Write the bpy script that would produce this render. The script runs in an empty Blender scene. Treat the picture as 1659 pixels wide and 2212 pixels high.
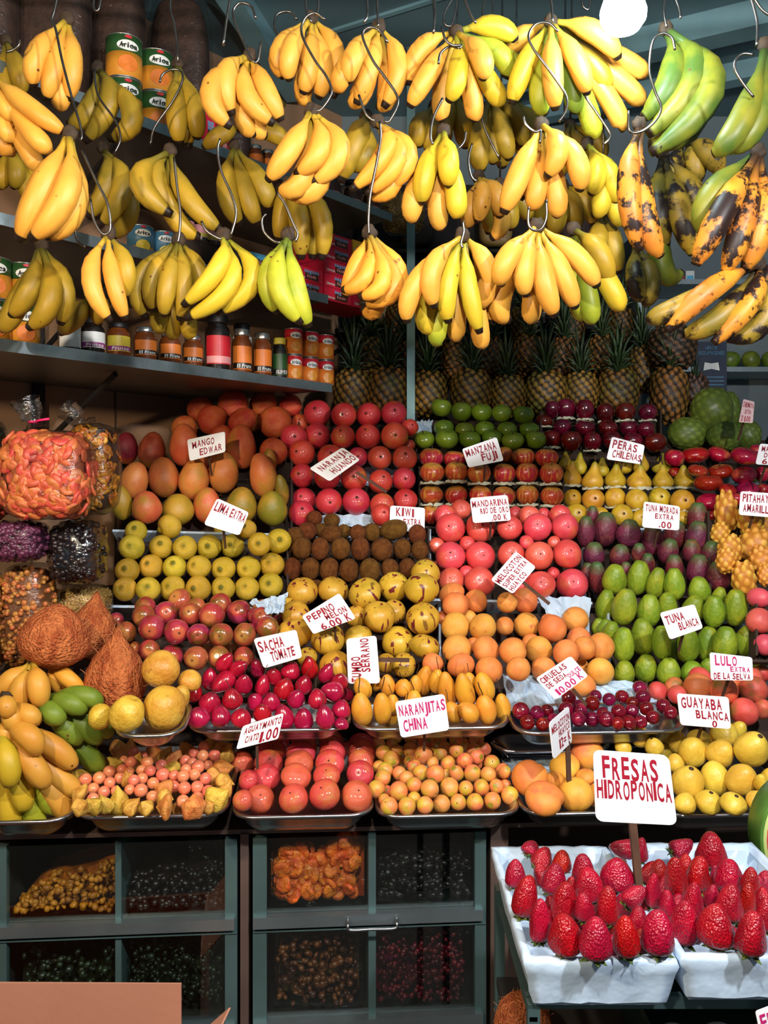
import bpy, math, random
import numpy as np
from mathutils import Vector, Matrix

R = random.Random(11)
SC = bpy.context.scene
COL = SC.collection

# ---------------------------------------------------------------- camera
F, CX, HY, ZC = 1850.0, 829.5, 1055.0, 1.6      # focal length in px, centre column, horizon row, eye height
cam = bpy.data.cameras.new('camera')
cam.sensor_fit = 'HORIZONTAL'
cam.sensor_width = 36.0
cam.lens = 36.0 * F / 1659.0
cam.shift_y = (HY - 1106.0) / 1659.0
cam.clip_start = 0.05
camo = bpy.data.objects.new('camera', cam)
camo.location = (0, 0, ZC)
camo.rotation_euler = (math.pi / 2, 0, 0)
COL.objects.link(camo)
SC.camera = camo

# ---------------------------------------------------------------- world, exposure
w = bpy.data.worlds.new('world')
SC.world = w
w.use_nodes = True
bg = w.node_tree.nodes['Background']
bg.inputs[0].default_value = (0.62, 0.80, 1.0, 1)
bg.inputs[1].default_value = 0.10
SC.view_settings.view_transform = 'Standard'
SC.view_settings.look = 'None'
SC.view_settings.gamma = 1.0
SC.view_settings.exposure = 0.28
SC.view_settings.use_curve_mapping = False
LAMPS = [  # x, y, z, watts, colour: bulbs hung on flex above the stall (the last one is in view)
    (-0.85, 0.42, 2.04, 112, (1.0, 0.80, 0.56)),
    (0.08, 0.36, 2.30, 116, (1.0, 0.95, 0.90)),
    (0.95, 0.38, 2.34, 195, (1.0, 0.98, 1.0)),
    (0.447, 1.60, 2.492, 12, (0.72, 0.93, 1.0)),
]

# ---------------------------------------------------------------- helpers
def P(px, py, D):
    return Vector(((px - CX) / F * D, D, ZC - (py - HY) / F * D))

S1, S2 = 2.9625, 2.8653
CR = {}
for row, y0 in zip('ABCDEF', (0, 380, 800, 1200, 1560, 1800)):
    CR[row + '1'] = (0, y0, S1); CR[row + '2'] = (540, y0, S1); CR[row + '3'] = (1080, y0, S2)

def link(o, parent=None):
    COL.objects.link(o)
    if parent is not None:
        o.parent = parent
    return o

def tag(o, label, cat, group=None, kind=None):
    if label: o['label'] = label
    if cat: o['category'] = cat
    if group: o['group'] = group
    if kind: o['kind'] = kind
    return o

def empty(name, loc, label, cat, group=None):
    o = bpy.data.objects.new(name, None)
    o.empty_display_size = 0.02
    o.location = loc
    link(o)
    return tag(o, label, cat, group)

def mesh(name, verts, faces, mat=None, smooth=False):
    me = bpy.data.meshes.new(name)
    me.from_pydata([tuple(v) for v in verts], [], faces)
    me.update()
    if mat: me.materials.append(mat)
    if smooth:
        me.polygons.foreach_set('use_smooth', [True] * len(me.polygons))
    return me

def obj(name, me, parent=None, loc=None, rot=None, scale=None):
    o = bpy.data.objects.new(name, me)
    link(o, parent)
    if loc is not None: o.location = loc
    if rot is not None:
        o.rotation_mode = 'QUATERNION'
        o.rotation_quaternion = rot
    if scale is not None: o.scale = scale
    return o

BOXF = [(0, 3, 2, 1), (4, 5, 6, 7), (0, 1, 5, 4), (1, 2, 6, 5), (2, 3, 7, 6), (3, 0, 4, 7)]
class MB:
    """collects shapes into one mesh"""
    def __init__(s): s.v = []; s.f = []
    def add(s, v, f):
        b = len(s.v); s.v += [Vector(x) for x in v]; s.f += [tuple(b + i for i in q) for q in f]; return s
    def box(s, lo, hi):
        x0, y0, z0 = lo; x1, y1, z1 = hi
        return s.add([(x0, y0, z0), (x1, y0, z0), (x1, y1, z0), (x0, y1, z0), (x0, y0, z1), (x1, y0, z1), (x1, y1, z1), (x0, y1, z1)], BOXF)
    def slab(s, a, b, c, d, n):
        n = Vector(n); q = [Vector(t) for t in (a, b, c, d)]
        return s.add(q + [t + n for t in q], BOXF)
    def tube(s, pts, r, k=6, closed_ends=True):
        pts = [Vector(p) for p in pts]; n = len(pts)
        rs = r if isinstance(r, (list, tuple)) else [r] * n
        V = []; up = None
        for i, p in enumerate(pts):
            t = (pts[min(i + 1, n - 1)] - pts[max(i - 1, 0)]).normalized()
            if up is None:
                up = t.orthogonal().normalized()
            else:
                up = (up - t * up.dot(t))
                up = up.normalized() if up.length > 1e-6 else t.orthogonal().normalized()
            sd = t.cross(up)
            for j in range(k):
                a = 2 * math.pi * j / k
                V.append(p + (up * math.cos(a) + sd * math.sin(a)) * rs[i])
        Fc = [(i * k + j, i * k + (j + 1) % k, (i + 1) * k + (j + 1) % k, (i + 1) * k + j) for i in range(n - 1) for j in range(k)]
        if closed_ends:
            Fc.append(tuple(reversed(range(k)))); Fc.append(tuple((n - 1) * k + j for j in range(k)))
        return s.add(V, Fc)
    def lathe(s, prof, k=20, M=None):
        V = []; n = len(prof)
        for r, z in prof:
            for j in range(k):
                a = 2 * math.pi * j / k
                V.append(Vector((r * math.cos(a), r * math.sin(a), z)))
        Fc = [(i * k + j, i * k + (j + 1) % k, (i + 1) * k + (j + 1) % k, (i + 1) * k + j) for i in range(n - 1) for j in range(k)]
        Fc.append(tuple(reversed(range(k)))); Fc.append(tuple((n - 1) * k + j for j in range(k)))
        if M is not None: V = [M @ v for v in V]
        return s.add(V, Fc)
    def build(s, name, mat, parent=None, smooth=False, loc=None, rot=None):
        me = mesh(name, s.v, s.f, mat, smooth)
        return obj(name, me, parent, loc, rot)

def smooth_pts(pts, n=5):
    """Catmull-Rom through pts"""
    pts = [Vector(p) for p in pts]
    if len(pts) < 3: return pts
    Q = [pts[0] * 2 - pts[1]] + pts + [pts[-1] * 2 - pts[-2]]
    out = []
    for i in range(1, len(Q) - 2):
        p0, p1, p2, p3 = Q[i - 1:i + 3]
        for j in range(n):
            t = j / n
            out.append(0.5 * ((2 * p1) + (p2 - p0) * t + (2 * p0 - 5 * p1 + 4 * p2 - p3) * t * t + (3 * p1 - p0 - 3 * p2 + p3) * t ** 3))
    out.append(pts[-1])
    return out

def q_axis(d, spin=0.0):
    """rotation that takes local +Z to d"""
    d = Vector(d).normalized()
    return d.to_track_quat('Z', 'Y') @ Matrix.Rotation(spin, 3, 'Z').to_quaternion()

ORD = ['leftmost', 'second from left', 'third from left', 'fourth from left', 'fifth from left', 'sixth from left', 'seventh from left',
       'eighth from left', 'ninth from left', 'tenth from left', 'eleventh from left', 'twelfth from left', 'thirteenth from left',
       'fourteenth from left', 'fifteenth from left', 'sixteenth from left', 'seventeenth from left', 'eighteenth from left']
ROW = ['bottom row', 'second row up', 'third row up', 'fourth row up', 'fifth row up', 'sixth row up', 'seventh row up', 'eighth row up', 'ninth row up', 'tenth row up', 'eleventh row up']

# ---------------------------------------------------------------- materials
def new_mat(name):
    m = bpy.data.materials.new(name); m.use_nodes = True
    nt = m.node_tree
    return m, nt, nt.nodes['Principled BSDF']

def lin(c):
    """sRGB 0-255 -> linear"""
    return tuple(((x / 255.0) / 12.92 if x <= 10 else (((x / 255.0) + 0.055) / 1.055) ** 2.4) for x in c) + (1.0,)

def N(nt, t, **kw):
    n = nt.nodes.new(t)
    for k, v in kw.items():
        if k in n.inputs: n.inputs[k].default_value = v
        else: setattr(n, k, v)
    return n

def mixc(nt, fac, a, b, mode='MIX'):
    n = nt.nodes.new('ShaderNodeMix'); n.data_type = 'RGBA'; n.blend_type = mode
    for i, s in ((0, fac), (6, a), (7, b)):
        if hasattr(s, 'is_linked') or isinstance(s, bpy.types.NodeSocket): nt.links.new(s, n.inputs[i])
        else: n.inputs[i].default_value = s
    return n.outputs[2]

def ramp(nt, fac, a, b):
    n = nt.nodes.new('ShaderNodeMapRange'); n.clamp = True
    nt.links.new(fac, n.inputs[0]); n.inputs[1].default_value = a; n.inputs[2].default_value = b
    return n.outputs[0]

def plain(name, c, rough=0.6, metal=0.0, var=0.0, vscale=8.0, bump=0.0, bscale=60.0, spec=0.5, sheen=None):
    """plain colour with a little mottling and fine relief"""
    m, nt, bs = new_mat(name)
    c = lin(c)
    tc = N(nt, 'ShaderNodeTexCoord')
    if var > 0:
        nz = N(nt, 'ShaderNodeTexNoise', Scale=vscale, Detail=4.0)
        nt.links.new(tc.outputs['Object'], nz.inputs['Vector'])
        d = tuple(x * (1 - var) for x in c[:3]) + (1,)
        nt.links.new(mixc(nt, ramp(nt, nz.outputs[0], .35, .65), c, d), bs.inputs['Base Color'])
    else:
        bs.inputs['Base Color'].default_value = c
    bs.inputs['Roughness'].default_value = rough
    bs.inputs['Metallic'].default_value = metal
    bs.inputs['Specular IOR Level'].default_value = spec
    if bump > 0:
        nb = N(nt, 'ShaderNodeTexNoise', Scale=bscale, Detail=3.0)
        nt.links.new(tc.outputs['Object'], nb.inputs['Vector'])
        b = N(nt, 'ShaderNodeBump', Strength=bump, Distance=0.005)
        nt.links.new(nb.outputs[0], b.inputs['Height']); nt.links.new(b.outputs[0], bs.inputs['Normal'])
    return m

def skin(name, c1, c2, scale=2.0, lo=.4, hi=.6, rough=.4, top=None, bot=None, streak=None, spots=None, blotch=None, bump=0.0, bscale=30.0,
         bvor=False, var=.12, hue=.02, spec=.5, stretch=(1, 1, 1), coat=0.0):
    """fruit skin: two mottled tones; optional pole tints (z of the fruit), meridian streaks, dots and blotches; differs from fruit to fruit"""
    m, nt, bs = new_mat(name)
    tc = N(nt, 'ShaderNodeTexCoord'); oi = N(nt, 'ShaderNodeObjectInfo')
    rv = nt.nodes.new('ShaderNodeVectorMath'); rv.operation = 'MULTIPLY_ADD'
    mp = N(nt, 'ShaderNodeMapping'); mp.inputs['Scale'].default_value = stretch
    nt.links.new(tc.outputs['Object'], mp.inputs['Vector'])
    off = N(nt, 'ShaderNodeCombineXYZ')
    mul = nt.nodes.new('ShaderNodeMath'); mul.operation = 'MULTIPLY'; mul.inputs[1].default_value = 37.0
    nt.links.new(oi.outputs['Random'], mul.inputs[0])
    nt.links.new(mul.outputs[0], off.inputs[0]); nt.links.new(mul.outputs[0], off.inputs[1])
    add = nt.nodes.new('ShaderNodeVectorMath'); add.operation = 'ADD'
    nt.links.new(mp.outputs[0], add.inputs[0]); nt.links.new(off.outputs[0], add.inputs[1])
    co = add.outputs[0]
    nt.nodes.remove(rv)
    nz = N(nt, 'ShaderNodeTexNoise', Scale=scale, Detail=3.0, Roughness=.55)
    nt.links.new(co, nz.inputs['Vector'])
    c = mixc(nt, ramp(nt, nz.outputs[0], lo, hi), lin(c1), lin(c2))
    sx = N(nt, 'ShaderNodeSeparateXYZ'); nt.links.new(tc.outputs['Object'], sx.inputs[0])
    if streak:      # colour, threshold lo, hi, n around, n along
        mp2 = N(nt, 'ShaderNodeMapping'); mp2.inputs['Scale'].default_value = (streak[3], streak[3], streak[4])
        nt.links.new(add.outputs[0], mp2.inputs['Vector'])
        n2 = N(nt, 'ShaderNodeTexNoise', Scale=1.0, Detail=2.0)
        nt.links.new(mp2.outputs[0], n2.inputs['Vector'])
        c = mixc(nt, ramp(nt, n2.outputs[0], streak[1], streak[2]), c, lin(streak[0]))
    if top: c = mixc(nt, ramp(nt, sx.outputs[2], top[1], top[2]), c, lin(top[0]))
    if bot: c = mixc(nt, ramp(nt, sx.outputs[2], bot[1], bot[2]), c, lin(bot[0]))
    if blotch:      # colour, scale, lo, hi
        n3 = N(nt, 'ShaderNodeTexNoise', Scale=blotch[1], Detail=4.0, Roughness=.6)
        nt.links.new(co, n3.inputs['Vector'])
        c = mixc(nt, ramp(nt, n3.outputs[0], blotch[2], blotch[3]), c, lin(blotch[0]))
    if spots:       # colour, scale, radius
        vo = N(nt, 'ShaderNodeTexVoronoi', Scale=spots[1]); nt.links.new(co, vo.inputs['Vector'])
        c = mixc(nt, ramp(nt, vo.outputs['Distance'], spots[2], spots[2] * .6), c, lin(spots[0]))
    hs = N(nt, 'ShaderNodeHueSaturation')
    mr = N(nt, 'ShaderNodeMapRange'); nt.links.new(oi.outputs['Random'], mr.inputs[0]); mr.inputs[3].default_value = 1 - var; mr.inputs[4].default_value = 1 + var * .6
    nt.links.new(mr.outputs[0], hs.inputs['Value'])
    fr = nt.nodes.new('ShaderNodeMath'); fr.operation = 'MULTIPLY'; fr.inputs[1].default_value = 7.31
    f2 = nt.nodes.new('ShaderNodeMath'); f2.operation = 'FRACT'
    nt.links.new(oi.outputs['Random'], fr.inputs[0]); nt.links.new(fr.outputs[0], f2.inputs[0])
    mh = N(nt, 'ShaderNodeMapRange'); nt.links.new(f2.outputs[0], mh.inputs[0]); mh.inputs[3].default_value = .5 - hue; mh.inputs[4].default_value = .5 + hue
    nt.links.new(mh.outputs[0], hs.inputs['Hue'])
    nt.links.new(c, hs.inputs['Color'])
    nt.links.new(hs.outputs[0], bs.inputs['Base Color'])
    bs.inputs['Roughness'].default_value = rough
    bs.inputs['Specular IOR Level'].default_value = spec
    bs.inputs['Coat Weight'].default_value = coat
    bs.inputs['Coat Roughness'].default_value = .15
    if bump > 0:
        if bvor:
            nb = N(nt, 'ShaderNodeTexVoronoi', Scale=bscale); hsock = nb.outputs['Distance']
        else:
            nb = N(nt, 'ShaderNodeTexNoise', Scale=bscale, Detail=3.0); hsock = nb.outputs[0]
        nt.links.new(tc.outputs['Object'], nb.inputs['Vector'])
        b = N(nt, 'ShaderNodeBump', Strength=bump, Distance=0.02)
        nt.links.new(hsock, b.inputs['Height']); nt.links.new(b.outputs[0], bs.inputs['Normal'])
    return m

def film(name, tint=(245, 248, 250), gloss=.05, rough=.16, bscale=45.0, bump=1.0, fres=.5):
    """thin clear plastic film: mostly see-through, wrinkled shine"""
    m, nt, bs = new_mat(name); nt.nodes.remove(bs)
    out = nt.nodes['Material Output']
    tr = N(nt, 'ShaderNodeBsdfTransparent'); tr.inputs[0].default_value = lin(tint)
    gl = N(nt, 'ShaderNodeBsdfGlossy'); gl.inputs['Roughness'].default_value = rough
    tc = N(nt, 'ShaderNodeTexCoord'); nz = N(nt, 'ShaderNodeTexNoise', Scale=bscale, Detail=3.0, Distortion=1.2)
    mp = N(nt, 'ShaderNodeMapping'); mp.inputs['Scale'].default_value = (1, 1, 2.6)
    nt.links.new(tc.outputs['Object'], mp.inputs['Vector']); nt.links.new(mp.outputs[0], nz.inputs['Vector'])
    b = N(nt, 'ShaderNodeBump', Strength=bump, Distance=0.0035)
    nt.links.new(nz.outputs[0], b.inputs['Height']); nt.links.new(b.outputs[0], gl.inputs['Normal'])
    lw = N(nt, 'ShaderNodeFresnel', IOR=1.5); nt.links.new(b.outputs[0], lw.inputs['Normal'])
    ad = nt.nodes.new('ShaderNodeMath'); ad.operation = 'MULTIPLY_ADD'; ad.inputs[1].default_value = fres; ad.inputs[2].default_value = gloss
    ad.use_clamp = True
    nt.links.new(lw.outputs[0], ad.inputs[0])
    mx = N(nt, 'ShaderNodeMixShader'); nt.links.new(ad.outputs[0], mx.inputs[0])
    nt.links.new(tr.outputs[0], mx.inputs[1]); nt.links.new(gl.outputs[0], mx.inputs[2]); nt.links.new(mx.outputs[0], out.inputs[0])
    return m

def glow(name, c, strength, see=.5):
    """frosted lamp glass"""
    m, nt, bs = new_mat(name); nt.nodes.remove(bs)
    out = nt.nodes['Material Output']
    em = N(nt, 'ShaderNodeEmission'); em.inputs[0].default_value = c; em.inputs[1].default_value = strength
    tr = N(nt, 'ShaderNodeBsdfTransparent')
    mx = N(nt, 'ShaderNodeMixShader'); mx.inputs[0].default_value = 1 - see
    nt.links.new(tr.outputs[0], mx.inputs[1]); nt.links.new(em.outputs[0], mx.inputs[2]); nt.links.new(mx.outputs[0], out.inputs[0])
    return m

M = {}
M['steel'] = plain('steel', (190, 192, 196), .28, 1.0, .15, 6)
M['steel_dull'] = plain('steel_dull', (150, 165, 170), .42, .85, .25, 5, .15, 40)
M['frame_teal'] = plain('frame_teal', (98, 128, 128), .45, .55, .3, 4, .1, 40)
M['frame_brown'] = plain('frame_brown', (120, 100, 92), .5, .5, .3, 6)
M['wire'] = plain('wire', (128, 124, 120), .3, 1.0, .4, 40)
M['shelf'] = plain('shelf', (120, 122, 122), .4, .7, .2, 6)
M['wall'] = plain('wall', (160, 124, 94), .75, 0, .12, 2, .1, 30)
M['wallseam'] = plain('wallseam', (96, 76, 60), .8)
M['wall_back'] = plain('wall_back', (108, 122, 126), .8, 0, .12, 2)
M['ceil'] = plain('ceil', (92, 122, 130), .7, 0, .15, 1.5)
M['beam'] = plain('beam', (112, 150, 158), .6, 0, .15, 3)
M['floor'] = plain('floor', (70, 66, 62), .6, 0, .3, 4)
M['dark'] = plain('dark', (26, 22, 20), .8, 0, .2, 6)
M['board'] = plain('board', (58, 42, 32), .85, 0, .3, 8)
M['wood'] = plain('wood', (96, 66, 48), .8, 0, .4, 18)
M['paper'] = plain('paper', (190, 210, 228), .7, 0, .06, 10, .35, 18)
M['foil'] = plain('foil', (188, 214, 235), .38, 0, .12, 8, 1.0, 14)
M['liner'] = plain('liner', (200, 224, 246), .4, 0, .18, 7, .9, 16)
M['card'] = plain('card', (248, 251, 255), .45, 0, .03, 14)
M['card_pink'] = plain('card_pink', (225, 190, 190), .5, 0, .05, 14)
M['ink'] = plain('ink', (158, 8, 40), .6)
M['ink_pink'] = plain('ink_pink', (196, 30, 110), .6)
M['carton'] = plain('carton', (196, 138, 112), .85, 0, .1, 3, .1, 50)
M['black'] = plain('black', (14, 12, 11), .5)
M['stem'] = plain('stem', (74, 56, 32), .8, 0, .3, 60)
M['calyx'] = plain('calyx', (60, 36, 24), .8)
M['tissue'] = plain('tissue', (196, 196, 170), .8, 0, .2, 30)
M['film'] = film('film')
M['film_shiny'] = film('film_shiny', gloss=.2, rough=.08, bscale=38)
M['film_clear'] = film('film_clear', gloss=.012, bump=.8, fres=.18)
m, nt, bs = new_mat('glass')
nt.nodes.remove(bs)
_tr = N(nt, 'ShaderNodeBsdfTransparent'); _tr.inputs[0].default_value = (.90, .96, .94, 1)
_gl = N(nt, 'ShaderNodeBsdfGlossy'); _gl.inputs['Roughness'].default_value = .03
_mx = N(nt, 'ShaderNodeMixShader'); _mx.inputs[0].default_value = .06
nt.links.new(_tr.outputs[0], _mx.inputs[1]); nt.links.new(_gl.outputs[0], _mx.inputs[2]); nt.links.new(_mx.outputs[0], nt.nodes['Material Output'].inputs[0])
M['glass'] = m
# ================================================================ the place: floor, walls, ceiling, shelves
WD = Vector((math.sin(math.radians(39.6)), math.cos(math.radians(39.6)), 0))     # direction the left wall runs
WN = Vector((WD.y, -WD.x, 0))                                                    # from the wall into the stall
EDGE = Vector((-0.897, 2.0, 0))                                                  # a point on the line of the shelves' front edge
def wp(t, back, z): return EDGE + WD * t - WN * back + Vector((0, 0, z))
def edge_t(px, back):
    """where the pixel column meets the vertical plane `back` metres behind the shelf edge"""
    m = (px - CX) / F; o = EDGE - WN * back
    return (m * o.y - o.x) / (WD.x - m * WD.y)
def wall_pt(px, back, z):
    return wp(edge_t(px, back), back, z)
WB = 0.60
CZ = 3.25
tag(MB().box((-6, -3, -.05), (6, 5, 0)).build('floor', M['floor']), 'dark grey market floor', None, kind='structure')
wl = MB()
wl.slab(wp(-1.6, WB, 0), wp(1.85, WB, 0), wp(1.85, WB, CZ), wp(-1.6, WB, CZ), -WN * .1)
WALL = tag(wl.build('wall_left', M['wall']), 'warm beige panelled wall behind the left shelves', None, kind='structure')
for px in (65, 246, 560):
    t = edge_t(px, WB)
    MB().slab(wp(t, WB - .002, 1.0), wp(t + .006, WB - .002, 1.0), wp(t + .006, WB - .002, 2.0), wp(t, WB - .002, 2.0), WN * .002).build('panel_seam', M['wallseam'], WALL)
YB = 3.80
tag(MB().box((-.6, YB, 0), (2.6, YB + .1, CZ)).build('wall_back', M['wall_back']), 'pale grey-blue back wall', None, kind='structure')
tag(MB().box((2.5, 1.2, 0), (2.6, YB, CZ)).build('wall_right', M['wall_back']), 'pale grey-blue wall on the right', None, kind='structure')
CEIL = tag(MB().box((-2.6, 1.2, CZ), (2.6, YB + .1, CZ + .1)).build('ceiling', M['ceil']), 'dim teal-grey ceiling', None, kind='structure')
def beam(a, b, wdt, hgt):
    a, b = Vector(a), Vector(b); s = (b - a).cross(Vector((0, 0, 1))).normalized() * wdt
    MB().slab(a - s, a + s, b + s, b - s, (0, 0, -hgt)).build('beam', M['beam'], CEIL)
beam((.3, 3.45, CZ), (2.45, 2.30, CZ), .05, .09)
beam((.62, 3.72, CZ), (2.45, 2.80, CZ), .035, .07)
beam((-.54, 2.6, CZ), (-.36, 3.5, CZ), .04, .07)
beam((-.30, 3.15, CZ), (.75, 2.55, CZ), .010, .01)

# left shelves
SHZ = {'lower': 1.951, 'middle': 2.245, 'upper': 2.60}
for nm, (t0, t1, z, lab) in {'lower': (-.9, 1.13, SHZ['lower'], 'lowest steel wall shelf, holding jars and cans'),
                           'middle': (-.9, 1.11, SHZ['middle'], 'middle steel wall shelf, holding boxes and blue cans'),
                           'upper': (-.9, 1.45, SHZ['upper'], 'top steel wall shelf, holding big cans')}.items():
    e = empty('wall_shelf', wp((t0 + t1) / 2, .25, z), lab, 'shelf', 'steel shelves on the left wall')
    def rel(p): return p - e.location
    MB().slab(*[rel(p) for p in (wp(t0, .0, z - .022), wp(t1, .0, z - .022), wp(t1, WB - .003, z - .022), wp(t0, WB - .003, z - .022))], (0, 0, .022)).build('shelf_board', M['shelf'], e)
    MB().slab(*[rel(p) for p in (wp(t0, 0, z - .03), wp(t1, 0, z - .03), wp(t1, 0, z - .001), wp(t0, 0, z - .001))], WN * .004).build('front_edge', M['steel_dull'], e)
    for px in (95, 640):
        t = edge_t(px, WB - .05)
        b = MB()
        b.slab(*[rel(p) for p in (wp(t - .015, WB - .03, z - .24), wp(t + .015, WB - .03, z - .24), wp(t + .015, WB - .03, z - .022), wp(t - .015, WB - .03, z - .022))], -WN * .026)
        b.tube([rel(wp(t, WB - .04, z - .22)), rel(wp(t, .16, z - .028))], .009, 6)
        b.build('bracket', M['dark'], e)

# back shelf on the right with its upright
BS = empty('back_shelf', (1.35, YB - .12, 2.06), 'pale steel shelf unit on the right of the back wall', 'shelf')
for z in (1.62, 2.10, 2.46):
    MB().box((-.30, -.16, z - 2.06 - .02), (.75, .115, z - 2.06)).build('shelf_board', M['steel_dull'], BS)
for x in (-.31, .75):
    MB().box((x, -.16, -.9), (x + .025, .115, .6)).build('upright', M['steel_dull'], BS)
post = tag(MB().box((.085, 3.18, 0), (.115, 3.21, CZ - .01)).build('steel_post', M['frame_teal']), 'thin teal upright post behind the central bananas', 'post')

# stepped stand under the crates
ST = empty('display_stand', (0, 2.8, 0), 'dark stepped stand carrying the fruit crates', 'stand')
ang = math.atan(0.06)
def wall_x(y): return -1.359 + (y - 2.383) * .827 + .04
for D0, z1, D1, z0 in ((2.46, .83, 3.3, 0), (2.24, .88, 2.7, .83), (2.46, .95, 2.9, .88), (2.66, 1.10, 3.1, .95), (2.84, 1.28, 3.2, 1.10), (3.02, 1.46, 3.3, 1.28), (3.06, 1.56, 3.45, 1.46)):
    V = [(max(-1.0, wall_x(D0)), D0 - 2.8 - .05), (1.15, D0 - 2.8 + .07), (1.15, D1 - 2.8), (max(-1.0, wall_x(D1)), D1 - 2.8)]
    MB().add([(x, y, z) for z in (z0, z1) for x, y in V], BOXF).build('step', M['board'], ST)

# ================================================================ lamps
def lamp(i, x, y, z, watts, colr):
    lab = ['bare bulb hanging above the left of the stall', 'bare bulb hanging above the middle of the stall', 'bare bulb hanging above the right of the stall', 'glaring white bulb hanging at the upper right'][i]
    e = empty('hanging_bulb', (x, y, z), lab, 'lamp', 'bulbs above the stall')
    pr = [(.012, .062), (.02, .05), (.034, .028), (.043, 0), (.042, -.016), (.03, -.034), (.012, -.043)]
    me = MB().lathe(pr, 20)
    me.build('glass_bulb', glow('bulb_glow_%d' % i, colr + (1,), 30 if i == 3 else 18, .55), e, True)
    MB().lathe([(.014, .058), (.02, .062), (.02, .1), (.01, .112)], 14).build('socket', M['black'], e, True)
    MB().tube([(0, 0, .11), (0, 0, 3.0 - z if y < 1.2 else CZ - z)], .003, 5).build('flex', M['black'], e)
    L = bpy.data.lights.new('bulb_light', 'POINT'); L.energy = watts; L.color = colr; L.shadow_soft_size = .04
    lo = bpy.data.objects.new('bulb_light', L); link(lo, e)
for i, a in enumerate(LAMPS): lamp(i, *a)
# the beam the front bulbs and hook rails hang from
AW = empty('awning_beam', (0, .3, 2.98), 'steel cross beam over the front of the stall', 'beam')
MB().box((-2.2, -.2, .02), (2.2, -.12, .07)).build('cross_bar', M['frame_brown'], AW)
MB().box((-2.2, .0, .02), (2.2, .08, .07)).build('cross_bar', M['frame_brown'], AW)
for x in (-1.8, 0, 1.8):
    MB().box((x, -.2, .07), (x + .05, 1.0, .11)).build('arm', M['frame_brown'], AW)
# ================================================================ fruit shapes (unit size, axis +Z, top pole = stem or blossom end)
def prof(pts):
    ts = [p[0] for p in pts]; rs = [p[1] for p in pts]
    return lambda t: float(np.interp(t, ts, rs))

def fruit_mesh(name, fn, mat, nu=24, nv=16):
    V = []; Fc = []
    for i in range(nv + 1):
        ph = math.pi * i / nv
        if i in (0, nv):
            V.append(fn(ph, 0.0)); continue
        for j in range(nu):
            V.append(fn(ph, 2 * math.pi * j / nu))
    def idx(i, j):
        if i == 0: return 0
        if i == nv: return len(V) - 1
        return 1 + (i - 1) * nu + j % nu
    for i in range(nv):
        for j in range(nu):
            a, b, c, d = idx(i, j), idx(i + 1, j), idx(i + 1, j + 1), idx(i, j + 1)
            if i == 0: Fc.append((a, b, c))
            elif i == nv - 1: Fc.append((a, b, d))
            else: Fc.append((a, b, c, d))
    return mesh(name, V, Fc, mat, True)

def ball(zs=1.0, dent=0.0, dw=.22, bdent=0.0, taper=0.0, nub=0.0, lump=0.0, groove=0.0, power=1.0, seed=0):
    def fn(ph, th):
        s, c = math.sin(ph), math.cos(ph)
        r = .5 * (s ** power if s > 0 else 0) * (1 + taper * c)
        z = .5 * zs * c
        if c > 0:
            z -= dent * math.exp(-(s / dw) ** 2)
            if nub: z += nub * math.exp(-(s / .17) ** 2) - nub * .55 * math.exp(-((s - .36) / .12) ** 2)
        else:
            z += bdent * math.exp(-(s / dw) ** 2)
        k = 1 + lump * (math.sin(3 * th + seed) * .5 + math.sin(2 * th + 4 * c + seed * 2) * .5) * s
        if groove:
            d = (th + math.pi) % (2 * math.pi) - math.pi
            k *= 1 - groove * math.exp(-(d / .22) ** 2) * s ** .3
        return (r * k * math.cos(th), r * k * math.sin(th), z * (1 + lump * .4 * math.sin(th + seed)))
    return fn

def shaped(pts, lump=0.0, seed=0, bend=0.0):
    f = prof(pts)
    def fn(ph, th):
        t = (1 - math.cos(ph)) / 2
        k = 1 + lump * (math.sin(3 * th + seed) + math.sin(2 * th + 7 * t + seed)) * .5
        r = f(t) * k
        return (r * math.cos(th) + bend * math.sin(math.pi * t), r * math.sin(th), .5 - t)
    return fn

def bumpy(base, n, d0, amp, nu, nv, name, mat, lift=0.0, spiral=True, pw=1.0):
    me = fruit_mesh(name, base, mat, nu, nv)
    co = np.array([v.co[:] for v in me.vertices])
    k = np.arange(n) + .5
    ph = np.arccos(1 - 2 * k / n); th = math.pi * (1 + 5 ** .5) * k
    pts = np.array([base(a, b) for a, b in zip(ph, th)])
    d = np.sqrt(((co[:, None, :] - pts[None]) ** 2).sum(2)).min(1)
    h = np.clip(1 - (d / d0) ** 2, 0, 1) ** pw * amp
    nr = co / np.maximum(np.linalg.norm(co * np.array([1, 1, .6]), axis=1, keepdims=True), 1e-6)
    co2 = co + nr * h[:, None]
    co2[:, 2] += lift * h
    me.vertices.foreach_set('co', co2.ravel()); me.update()
    at = me.attributes.new('relief', 'FLOAT', 'POINT'); at.data.foreach_set('value', (h / amp).astype(np.float32))
    return me

def relief_mix(m, c_low, lo=.0, hi=.45):
    """mixes a second, darker colour into the grooves between scales"""
    nt = m.node_tree; bs = nt.nodes['Principled BSDF']
    src = bs.inputs['Base Color'].links[0].from_socket
    at = N(nt, 'ShaderNodeAttribute'); at.attribute_name = 'relief'
    nt.links.new(mixc(nt, ramp(nt, at.outputs['Fac'], lo, hi), lin(c_low), src), bs.inputs['Base Color'])
    return m

K = {}      # kind -> list of meshes
def kind(name, fns, mat, nu=24, nv=16):
    K[name] = [fruit_mesh(name, f, mat, nu, nv) for f in fns]

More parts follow.
